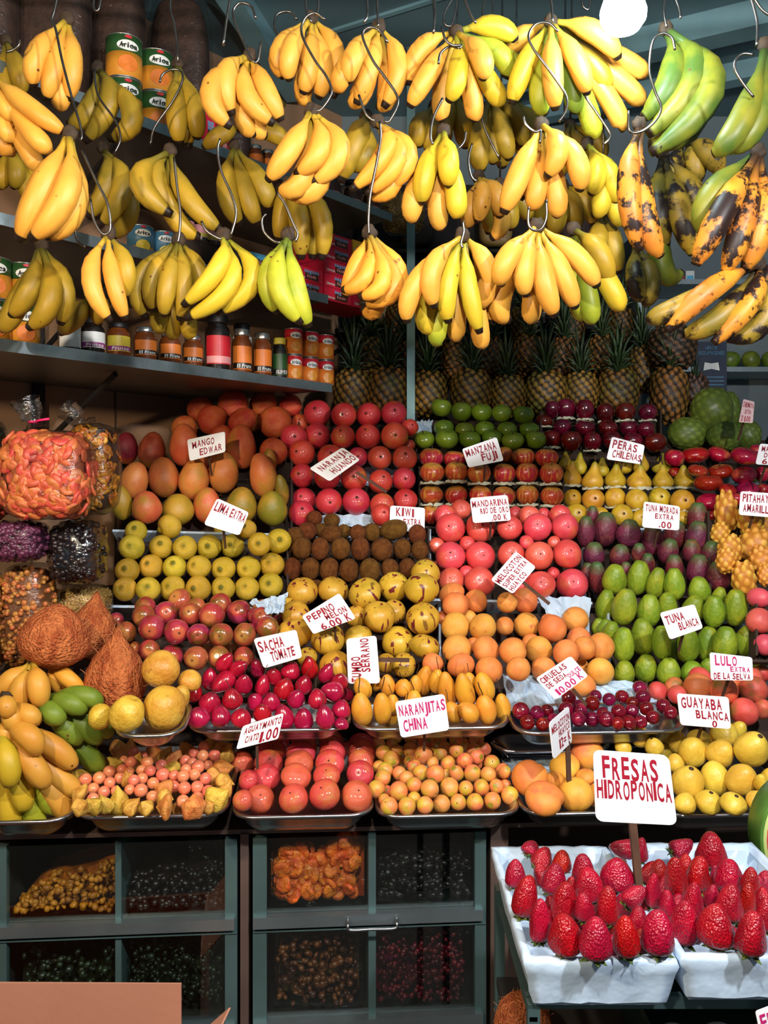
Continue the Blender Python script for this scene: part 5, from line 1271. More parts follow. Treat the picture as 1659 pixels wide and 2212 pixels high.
BUNCHES = [
 ((145, 40), 1.78, 42, 'y', [(80, 118, 75, 186), (118, 142, 101, 214), (157, 135, 147, 216), (132, 185, 135, 233)], 'four-finger yellow banana bunch hanging highest at the left'),
 ((-22, 160), 1.66, 42, 'y', [(62, 230, 142, 288), (70, 287, 104, 318), (14, 232, 40, 241), (10, 277, 38, 280), (60, 325, 86, 352), (8, 307, 24, 304)], 'banana bunch cut by the left edge, fingers pointing right'),
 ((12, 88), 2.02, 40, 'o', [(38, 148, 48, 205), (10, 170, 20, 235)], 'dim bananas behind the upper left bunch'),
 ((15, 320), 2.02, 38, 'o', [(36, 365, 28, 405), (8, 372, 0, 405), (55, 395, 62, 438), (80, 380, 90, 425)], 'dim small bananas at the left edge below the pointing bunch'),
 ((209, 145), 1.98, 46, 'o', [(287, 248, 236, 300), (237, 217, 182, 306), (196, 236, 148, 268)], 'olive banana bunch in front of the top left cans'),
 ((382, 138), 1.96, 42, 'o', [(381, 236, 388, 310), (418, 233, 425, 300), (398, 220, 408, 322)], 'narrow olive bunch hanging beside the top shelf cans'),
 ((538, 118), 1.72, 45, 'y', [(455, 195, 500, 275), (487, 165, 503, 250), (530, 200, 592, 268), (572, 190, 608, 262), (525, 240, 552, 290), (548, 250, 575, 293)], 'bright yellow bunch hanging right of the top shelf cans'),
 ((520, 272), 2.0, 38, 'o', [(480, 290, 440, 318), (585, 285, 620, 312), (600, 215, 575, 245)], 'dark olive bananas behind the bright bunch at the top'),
 ((672, 38), 1.76, 42, 'y', [(628, 110, 626, 174), (605, 108, 614, 168), (670, 130, 654, 203), (697, 140, 687, 213), (724, 115, 718, 212), (655, 185, 668, 212)], 'yellow bunch at the top under the ceiling beam'),
 ((818, 56), 1.74, 44, 'y', [(765, 120, 754, 180), (745, 150, 740, 196), (800, 140, 770, 226), (860, 140, 828, 233), (785, 190, 757, 216), (838, 190, 815, 230)], 'yellow bunch second from left under the ceiling beam'),
 ((985, 68), 1.74, 44, 'y', [(1038, 120, 1041, 172), (990, 155, 968, 220, 'yg'), (925, 160, 885, 232), (908, 108, 882, 185), (1068, 58, 1114, 88, 'yg'), (1080, 118, 1090, 170, 'g'), (1060, 185, 1082, 222, 'yg'), (1020, 205, 1022, 262), (955, 200, 958, 262), (1110, 140, 1126, 192, 'g')], 'wide bunch with yellow and greenish fingers at top centre'),
 ((1190, 45), 1.74, 45, 'y', [(1193, 150, 1200, 238), (1244, 130, 1268, 205), (1285, 70, 1336, 128), (1135, 140, 1105, 226, 'yg'), (1165, 185, 1180, 245, 'g'), (1235, 185, 1237, 243, 'gg'), (1290, 150, 1300, 195, 'o'), (1345, 180, 1384, 222), (1355, 135, 1383, 160), (1318, 220, 1338, 280), (1268, 235, 1278, 295, 'g'), (1120, 85, 1098, 115)], 'large bunch directly beside the glaring bulb'),
 ((150, 288), 1.62, 58, 'y', [(142, 420, 66, 516), (92, 410, 42, 520), (160, 440, 100, 512)], 'fat sunlit-looking bananas drooping left above the jars'),
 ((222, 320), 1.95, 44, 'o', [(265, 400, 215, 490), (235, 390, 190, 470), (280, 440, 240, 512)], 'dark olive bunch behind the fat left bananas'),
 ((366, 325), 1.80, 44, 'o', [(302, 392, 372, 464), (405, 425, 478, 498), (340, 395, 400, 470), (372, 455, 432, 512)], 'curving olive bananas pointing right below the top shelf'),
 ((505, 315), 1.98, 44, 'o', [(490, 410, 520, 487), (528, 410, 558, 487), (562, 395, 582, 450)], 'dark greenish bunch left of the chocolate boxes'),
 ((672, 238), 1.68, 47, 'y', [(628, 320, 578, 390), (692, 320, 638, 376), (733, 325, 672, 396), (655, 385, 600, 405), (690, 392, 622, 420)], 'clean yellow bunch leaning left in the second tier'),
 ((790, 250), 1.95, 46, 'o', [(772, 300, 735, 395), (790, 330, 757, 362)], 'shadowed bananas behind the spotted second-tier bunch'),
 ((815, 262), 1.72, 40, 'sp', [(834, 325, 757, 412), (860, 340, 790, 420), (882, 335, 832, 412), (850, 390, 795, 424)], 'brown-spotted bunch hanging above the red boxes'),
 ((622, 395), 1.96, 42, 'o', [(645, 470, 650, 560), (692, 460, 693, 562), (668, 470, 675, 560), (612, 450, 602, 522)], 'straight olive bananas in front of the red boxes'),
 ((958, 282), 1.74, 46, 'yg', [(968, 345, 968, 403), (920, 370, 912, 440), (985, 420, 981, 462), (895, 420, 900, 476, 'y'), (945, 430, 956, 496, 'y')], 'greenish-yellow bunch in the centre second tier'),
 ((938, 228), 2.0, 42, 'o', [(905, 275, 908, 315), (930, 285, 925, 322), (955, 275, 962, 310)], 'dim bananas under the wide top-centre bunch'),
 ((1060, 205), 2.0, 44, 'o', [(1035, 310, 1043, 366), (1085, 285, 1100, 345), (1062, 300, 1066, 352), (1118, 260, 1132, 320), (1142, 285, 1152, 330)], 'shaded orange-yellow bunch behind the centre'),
 ((1170, 268), 1.70, 47, 'y', [(1205, 320, 1180, 383), (1243, 345, 1250, 413), (1125, 370, 1087, 462), (1160, 400, 1148, 448), (1200, 410, 1200, 466), (1150, 350, 1122, 432)], 'plump yellow bunch in the second tier right of centre'),
 ((1268, 310), 1.9, 42, 'yg', [(1290, 370, 1275, 420), (1318, 380, 1330, 440), (1300, 420, 1280, 464), (1326, 440, 1338, 482)], 'small greenish bunch left of the blackened plantain'),
 ((1035, 382), 1.88, 38, 'y', [(1042, 425, 1031, 480), (1072, 420, 1080, 470), (1018, 445, 1010, 492), (1085, 465, 1060, 516)], 'small shaded bunch in the middle of the hanging fruit'),
 ((88, 530), 1.84, 46, 'o', [(112, 640, 61, 708), (68, 620, 22, 682), (136, 620, 130, 700), (36, 660, 4, 712)], 'dim olive bunch lowest at the left'),
 ((195, 640), 1.96, 42, 'o', [(165, 680, 130, 720), (215, 660, 205, 700)], 'single dark bananas slanting behind the pale pair'),
 ((233, 505), 1.64, 37, 'y', [(196, 600, 240, 695), (244, 600, 272, 692), (272, 575, 268, 642, 'o')], 'pale bright pair of bananas low at the left'),
 ((385, 518), 1.74, 38, 'o', [(363, 610, 355, 683), (397, 605, 388, 692), (330, 600, 335, 672), (300, 605, 316, 688), (428, 585, 432, 655), (345, 675, 355, 706), (405, 685, 410, 720), (375, 690, 372, 716)], 'full olive-yellow bunch above the fruit jars'),
 ((482, 508), 1.70, 41, 'yg', [(470, 580, 395, 660), (497, 615, 400, 688), (547, 600, 468, 677)], 'three greenish bananas curving left above the dark jar'),
 ((622, 508), 1.68, 43, 'g', [(600, 610, 652, 698), (638, 620, 668, 706), (578, 600, 602, 676)], 'green bananas drooping right above the peach cans'),
 ((798, 502), 1.64, 38, 'sp', [(828, 605, 776, 640), (792, 595, 740, 626), (852, 620, 778, 654), (768, 580, 745, 642), (862, 590, 832, 655), (815, 655, 782, 665)], 'spotted ball-shaped bunch hanging alone on a long wire'),
 ((1000, 508), 1.62, 43, 'y', [(934, 580, 940, 665), (900, 610, 880, 697), (967, 610, 969, 697, 'yg'), (1012, 620, 1037, 720, 'yg'), (1050, 570, 1060, 640), (922, 660, 937, 716, 'yg'), (948, 690, 952, 738, 'g'), (985, 680, 992, 730), (1033, 690, 1040, 750), (1056, 610, 1062, 702)], 'big fan-shaped bunch lowest in the centre'),
 ((1160, 488), 1.62, 47, 'y', [(1095, 560, 1083, 616), (1132, 570, 1137, 639), (1173, 600, 1200, 683), (1213, 590, 1243, 666), (1245, 555, 1290, 620), (1060, 610, 1050, 662), (1082, 640, 1102, 690), (1150, 650, 1145, 686)], 'big bright bunch lowest right of centre'),
 ((1240, 495), 1.76, 45, 'o', [(1292, 545, 1316, 613), (1318, 620, 1336, 666, 'yg'), (1270, 640, 1277, 696, 'g'), (1248, 640, 1262, 682, 'g')], 'darker bunch behind the lowest bright bunch'),
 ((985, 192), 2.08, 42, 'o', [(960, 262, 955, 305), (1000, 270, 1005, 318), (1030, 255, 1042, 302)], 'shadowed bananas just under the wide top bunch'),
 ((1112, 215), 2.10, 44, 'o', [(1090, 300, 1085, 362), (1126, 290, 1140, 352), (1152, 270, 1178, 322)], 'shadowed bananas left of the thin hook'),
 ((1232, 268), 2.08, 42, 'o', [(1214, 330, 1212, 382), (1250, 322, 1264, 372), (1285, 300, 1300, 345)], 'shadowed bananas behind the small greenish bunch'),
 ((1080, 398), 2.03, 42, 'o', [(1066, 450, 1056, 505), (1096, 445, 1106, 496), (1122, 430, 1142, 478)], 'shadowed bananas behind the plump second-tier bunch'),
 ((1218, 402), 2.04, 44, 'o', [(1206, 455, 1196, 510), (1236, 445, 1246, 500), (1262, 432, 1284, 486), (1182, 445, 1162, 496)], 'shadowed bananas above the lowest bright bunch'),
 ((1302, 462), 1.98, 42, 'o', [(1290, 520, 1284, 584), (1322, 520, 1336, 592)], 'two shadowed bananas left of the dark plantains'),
]
for a in BUNCHES: bunch(*a)
PL = [
 ((1440, 60), 1.74, 60, 'pg', [(1535, 190, 1405, 330), (1502, 165, 1398, 290), (1452, 170, 1388, 255), (1500, 245, 1400, 312)], 'green plantain bunch beside the glaring bulb'),
 ((1655, 95), 1.62, 54, 'pg', [(1603, 258, 1540, 332), (1636, 255, 1572, 325)], 'green plantains cut by the right edge'),
 ((1382, 268), 1.70, 50, 'ps', [(1357, 400, 1382, 542), (1388, 450, 1428, 553)], 'black-blotched orange plantain hanging vertically'),
 ((1432, 330), 2.0, 50, 'pd', [(1465, 450, 1496, 550), (1420, 440, 1440, 530), (1502, 430, 1520, 532), (1425, 560, 1472, 588, 'pg')], 'dark green plantains in shade behind the blotched one'),
 ((1640, 325), 1.64, 54, 'ps', [(1562, 455, 1502, 573), (1606, 475, 1566, 590), (1645, 470, 1608, 582), (1537, 420, 1516, 502, 'pg')], 'yellow plantains with big black blotches at the right'),
 ((1640, 570), 1.66, 48, 'ps', [(1532, 628, 1440, 716), (1470, 662, 1400, 688, 'pd'), (1622, 650, 1540, 742), (1562, 680, 1475, 722, 'pd'), (1650, 690, 1570, 732, 'pd'), (1660, 600, 1640, 650)], 'blackened plantains sweeping left, lowest at the right'),
 ((1372, 520), 1.92, 42, 'pd', [(1372, 600, 1385, 648), (1404, 605, 1392, 660)], 'nearly black plantains below the vertical blotched one'),
 ((1480, 300), 2.05, 46, 'pd', [(1530, 330, 1556, 375), (1450, 370, 1440, 420), (1500, 350, 1500, 400)], 'dark plantains in deep shade under the green bunch'),
]
for a in PL: bunch(*a, nm='plantain_bunch', grp='bunches of plantains on hooks', part='plantain', cat='plantains')
FB = [
 ((72, 1428), 1.90, 44, 'y', [(82, 1480, 88, 1526), (45, 1492, 40, 1545), (22, 1472, -8, 1502), (63, 1510, 68, 1570)], 'yellow banana bunch topmost at the left tray'),
 ((108, 1430), 1.98, 32, 'sp', [(142, 1462, 181, 1492), (122, 1468, 142, 1500)], 'two little brown-flecked bananas beside the coconut'),
 ((88, 1505), 1.90, 42, 'gg', [(112, 1540, 137, 1553), (150, 1518, 181, 1538), (180, 1503, 213, 1524), (140, 1568, 175, 1606), (178, 1565, 214, 1606), (200, 1552, 234, 1594), (190, 1630, 215, 1650)], 'green unripe banana bunch in front of the coconuts'),
 ((-5, 1560), 1.82, 46, 'y', [(18, 1648, 20, 1696, 'yg'), (62, 1590, 76, 1630), (72, 1655, 98, 1696), (12, 1585, 12, 1622), (44, 1700, 47, 1742, 'yg'), (18, 1735, 25, 1784, 'yg'), (112, 1612, 160, 1662), (66, 1745, 80, 1775, 'g'), (95, 1712, 112, 1738, 'g'), (128, 1680, 166, 1704), (120, 1720, 138, 1752)], 'big yellow-green banana hand at the lower left tray'),
 ((10, 1510), 1.84, 40, 'y', [(14, 1525, 16, 1545), (26, 1550, 28, 1566), (64, 1545, 66, 1556)], 'small bananas pointing at the viewer between two hands'),
]
for a in FB: bunch(*a, grp='bananas on the front tray', wide=1.12)

# ================================================================ hooks
def hook(pts, D, lab, r=.0026):
    p = smooth_pts([P(x, y, D) for x, y in pts], 5)
    c = p[0].copy()
    o = MB().tube([q - c for q in p], r, 7).build('wire_hook', M['wire'], None, True, loc=c)
    return tag(o, lab, 'hook', 'wire hooks for the bananas')
HK = [
 ([(128, -25), (118, 20), (112, 45), (120, 62), (134, 130), (155, 210), (173, 270), (176, 300), (164, 300)], 1.70, 'long bent hook beside the highest left bunch'),
 ([(42, 85), (40, 98), (28, 108), (14, 112)], 1.70, 'short hook tip at the upper left'),
 ([(205, 150), (206, 180), (215, 212), (250, 262), (260, 300), (247, 332)], 1.92, 'dim hook in front of the olive bunch by the cans'),
 ([(345, 178), (352, 160), (372, 150), (392, 155), (393, 178), (372, 220), (334, 275), (325, 312)], 1.88, 'hook curling over the narrow olive bunch'),
 ([(500, -20), (490, 40), (482, 98)], 1.66, 'straight wire above the bright top bunch'),
 ([(553, 40), (543, 14), (520, 6), (504, 22), (508, 48), (528, 95), (543, 128), (556, 132), (563, 92)], 1.68, 'S-hook with a round top above the bright bunch'),
 ([(476, 300), (470, 325), (478, 370), (500, 420), (510, 462), (498, 512)], 1.66, 'hook dropping to the greenish three bananas'),
 ([(435, 478), (448, 500), (478, 518)], 1.64, 'thorn-like hook end left of the three bananas'),
 ([(702, 42), (680, 28), (657, 42), (652, 75), (680, 130), (705, 165), (716, 200), (695, 235), (682, 240)], 1.66, 'S-hook over the left bunch under the beam'),
 ([(642, 42), (625, 25), (598, 32), (594, 62), (612, 88)], 1.82, 'round hook end behind the beam bunches'),
 ([(838, 92), (818, 64), (795, 60), (783, 78), (805, 130), (830, 165), (860, 215), (842, 260), (830, 262)], 1.66, 'S-hook over the second bunch under the beam'),
 ([(775, 205), (790, 245), (808, 262)], 1.64, 'slanting wire above the spotted bunch'),
 ([(820, 262), (822, 300), (812, 360), (800, 420), (796, 470), (797, 508)], 1.60, 'long straight wire down to the ball-shaped bunch'),
 ([(955, 58), (962, 85), (978, 98), (996, 98), (992, 105)], 1.66, 'crossed hook at the wide centre bunch'),
 ([(947, 138), (952, 115), (972, 100), (990, 104)], 1.67, 'small curl of wire at the wide centre bunch'),
 ([(956, 212), (936, 255), (930, 295), (935, 312)], 1.68, 'hook above the greenish centre bunch'),
 ([(1006, 285), (1003, 305), (990, 322)], 1.66, 'upturned hook end beside the greenish bunch'),
 ([(1206, 68), (1185, 50), (1158, 52), (1142, 75), (1152, 105), (1200, 170), (1224, 210), (1222, 240), (1208, 262)], 1.66, 'S-hook over the bunch beside the bulb'),
 ([(1264, 208), (1290, 245), (1316, 285), (1316, 300), (1304, 312)], 1.68, 'thin hook left of the green plantains'),
 ([(1130, 252), (1136, 270), (1155, 285), (1168, 282), (1166, 310)], 1.63, 'clawed hook at the plump second-tier bunch'),
 ([(1458, 108), (1452, 82), (1430, 72), (1410, 90), (1403, 150), (1414, 195), (1428, 232), (1415, 262), (1385, 284), (1360, 282), (1358, 240)], 1.66, 'big S-hook in front of the green plantains'),
 ([(1628, 118), (1605, 116), (1590, 128), (1588, 150), (1605, 180), (1628, 210)], 1.58, 'hook at the right edge plantains'),
 ([(195, 430), (203, 475), (222, 505), (238, 495), (232, 440), (205, 385), (178, 325)], 1.60, 'looped hook above the pale pair of bananas'),
 ([(163, 482), (165, 515), (185, 535)], 1.74, 'hook end in shadow left of the pale pair'),
 ([(376, 340), (382, 400), (389, 455), (388, 500), (384, 525)], 1.68, 'straight wire down to the full olive bunch'),
 ([(575, 462), (566, 475), (570, 500), (590, 520), (605, 524)], 1.66, 'U-shaped hook end left of the green bananas'),
 ([(598, 415), (615, 440), (632, 480), (643, 505), (638, 522)], 1.66, 'wire slanting down to the green bananas'),
 ([(1000, 478), (1002, 500), (996, 525), (1000, 535)], 1.56, 'hook point at the fan-shaped bunch'),
 ([(1180, 432), (1180, 470), (1168, 495), (1150, 496), (1141, 480), (1142, 448)], 1.56, 'U-shaped hook holding the big bright bunch'),
 ([(1020, 310), (1012, 345), (1018, 380), (1030, 392)], 1.82, 'thin wire above the small shaded bunch'),
 ([(1038, 245), (1050, 285), (1080, 345)], 1.86, 'dim wire slanting in front of the shaded bunch'),
 ([(660, -20), (662, 20), (672, 48)], 1.70, 'left upright wire above the beam bunch'),
 ([(686, -20), (688, 10), (684, 34)], 1.70, 'right upright wire above the beam bunch'),
 ([(792, -20), (794, 30), (786, 48)], 1.70, 'left upright wire above the second bunch'),
 ([(814, -20), (816, 30), (817, 58)], 1.70, 'right upright wire above the second bunch'),
 ([(938, -20), (940, 30), (936, 72)], 1.72, 'upright wire left of the wide centre bunch'),
 ([(988, -20), (962, 25), (960, 50), (975, 55), (985, 20), (988, -10)], 1.85, 'wire loop near the ceiling at the centre'),
 ([(1000, -10), (1015, 25), (1028, 50)], 1.70, 'slanting wire to the wide centre bunch'),
 ([(1050, -10), (1043, 20), (1044, 38)], 1.85, 'wire tip near the ceiling right of centre'),
 ([(1185, -20), (1192, 10), (1194, 48)], 1.70, 'upright wire above the bunch beside the bulb'),
 ([(1262, -20), (1258, 10), (1272, 20), (1276, -10)], 1.85, 'knotted wire left of the bulb'),
 ([(1440, -20), (1434, 20), (1440, 60)], 1.70, 'left wire above the green plantains'),
 ([(1452, -20), (1466, 15), (1470, 40)], 1.70, 'right wire above the green plantains'),
 ([(1618, -20), (1632, 30), (1636, 60), (1634, 100)], 1.62, 'left wire at the upper right corner'),
 ([(1622, -15), (1645, 20), (1665, 35)], 1.62, 'slanting wire at the upper right corner'),
 ([(205, -15), (202, 15), (212, 22), (220, -10)], 1.8, 'wire loop at the top in front of the hanging sacks'),
 ([(930, -60), (940, 60), (942, 150), (938, 232)], 2.03, 'dim wire down to the shaded bananas under the wide bunch'),
 ([(1066, -60), (1064, 60), (1058, 208)], 2.03, 'dim wire down to the shaded centre bunch'),
 ([(990, -60), (985, 196)], 2.12, 'dim wire to the bananas just under the wide bunch'),
 ([(1118, -60), (1112, 218)], 2.14, 'dim wire to the bananas left of the thin hook'),
 ([(1236, -60), (1232, 272)], 2.12, 'dim wire to the bananas behind the small greenish bunch'),
 ([(1086, -60), (1080, 402)], 2.08, 'dim long wire behind the plump bunch'),
 ([(1222, -60), (1218, 406)], 2.09, 'dim long wire above the lowest bright bunch'),
 ([(1306, -60), (1302, 466)], 2.03, 'dim long wire left of the dark plantains'),
 ([(370, -15), (368, 20), (378, 60), (385, 135)], 1.92, 'dim wire down to the narrow olive bunch'),
]
for a in HK: hook(*a)
for y, lab in ((1.62, 'front ceiling rail for the banana hooks'), (1.73, 'second ceiling rail for the banana hooks'), (1.9, 'third ceiling rail for the banana hooks'), (2.02, 'rear ceiling rail for the banana hooks')):
    e = empty('hanging_rail', (0, y, 2.83), lab, 'rail', 'ceiling rails')
    MB().tube([(-1.1, 0, 0), (1.15, 0, 0)], .009, 8).build('bar', M['steel_dull'], e, True)
    for x in (-.9, 0, .9): MB().tube([(x, 0, 0), (x, 0, .42)], .005, 6).build('rod', M['steel_dull'], e, True)
# ================================================================ lettering
_tc = {}
def glyph(ch):
    if ch not in _tc:
        cu = bpy.data.curves.new('glyph', 'FONT'); cu.body = ch; cu.size = 1; cu.offset = .022; cu.resolution_u = 3
        o = bpy.data.objects.new('glyph', cu); COL.objects.link(o)
        dg = bpy.context.evaluated_depsgraph_get()
        me = bpy.data.meshes.new_from_object(o.evaluated_get(dg))
        v = [(p.co.x, p.co.y) for p in me.vertices]; f = [tuple(p.vertices) for p in me.polygons]
        bpy.data.objects.remove(o); bpy.data.curves.remove(cu); bpy.data.meshes.remove(me)
        _tc[ch] = (v, f)
    return _tc[ch]
NARROW = {'I': .45, 'i': .45, '1': .55, '.': .35, ' ': .55, 'l': .45, '!': .4, ',': .35, 'J': .8, '/': .6, 'M': 1.2, 'W': 1.25, 'm': 1.4, 't': .65, 'f': .65, 'r': .7}
def word(text, a0, b0, a1, b1, wob=.05, slant=0.0):
    """glyphs of text laid out in the box (a0,b0)-(a1,b1); b runs down. Returns verts (a, b) and faces"""
    ws = [NARROW.get(c, 1.0) for c in text]; tot = sum(ws); x = 0; V = []; Fc = []
    for c, w_ in zip(text, ws):
        if c != ' ':
            gv, gf = glyph(c)
            gx0 = min(p[0] for p in gv); gx1 = max(p[0] for p in gv)
            caph = .73; ca0 = a0 + (a1 - a0) * (x + .10 * w_) / tot; ca1 = a0 + (a1 - a0) * (x + .90 * w_) / tot
            jy = R.uniform(-wob, wob); js = R.uniform(-wob, wob)
            n0 = len(V)
            for gx, gy in gv:
                s = (gx - gx0) / max(gx1 - gx0, .08); t = gy / caph
                V.append((ca0 + (ca1 - ca0) * (s + (js + slant) * t), b1 - (b1 - b0) * (t * (1 - wob) + jy)))
            Fc += [tuple(n0 + i for i in q) for q in gf]
        x += w_
    return V, Fc

def card_sign(Q, D, lines, lab, stick=None, ink='ink', mat='card', rad=.10, name='price_sign'):
    """a rounded plastic card through four pixel corners (TL, TR, BR, BL as read), hand-lettered"""
    Ds = D if isinstance(D, (tuple, list)) else (D,) * 4
    q = [P(x, y, d) for (x, y), d in zip(Q, Ds)]
    c = sum(q, Vector()) / 4
    n = (q[1] - q[0]).cross(q[3] - q[0]).normalized()
    if n.y > 0: n = -n                      # n faces the camera
    q = [p - c for p in q]
    def at(a, b, h=0): return (q[0] * (1 - a) + q[1] * a) * (1 - b) + (q[3] * (1 - a) + q[2] * a) * b + n * h
    e = empty(name, c, lab, 'sign', 'hand-lettered price cards')
    out = []
    asp = (q[1] - q[0]).length / max((q[3] - q[0]).length, 1e-6)
    ra, rb = rad / max(asp, 1), rad * min(asp, 1)
    for cx_, cy_, a0 in ((1 - ra, rb, -90), (1 - ra, 1 - rb, 0), (ra, 1 - rb, 90), (ra, rb, 180)):
        for k in range(5):
            t = math.radians(a0 + 22.5 * k); out.append((cx_ + ra * math.cos(t), cy_ + rb * math.sin(t)))
    k = len(out)
    MB().add([at(a, b, 0) for a, b in out] + [at(a, b, -.0022) for a, b in out], [tuple(range(k)), tuple(reversed(range(k, 2 * k)))] + [(i, k + i, k + (i + 1) % k, (i + 1) % k) for i in range(k)]).build('card', M[mat], e)
    for ln in lines:
        V, Fc = word(*ln[:5])
        MB().add([at(a, b, .0007) for a, b in V], Fc).build('lettering', M[ln[5] if len(ln) > 5 else ink], e)
    if stick:
        (sx0, sy0), (sx1, sy1), sd, w_ = stick
        MB().tube([P(sx0, sy0, sd) - c, P(sx1, sy1, sd + .01) - c], w_, 4).build('stick', M['wood'], e)
    else:
        MB().tube([at(.5, .6, -.006), at(.5, .95, -.008) + Vector((0, .01, 0)), at(.5, 1.0, 0) + Vector((0, .06, -.055))], .004, 4).build('stick', M['wood'], e)
    return e
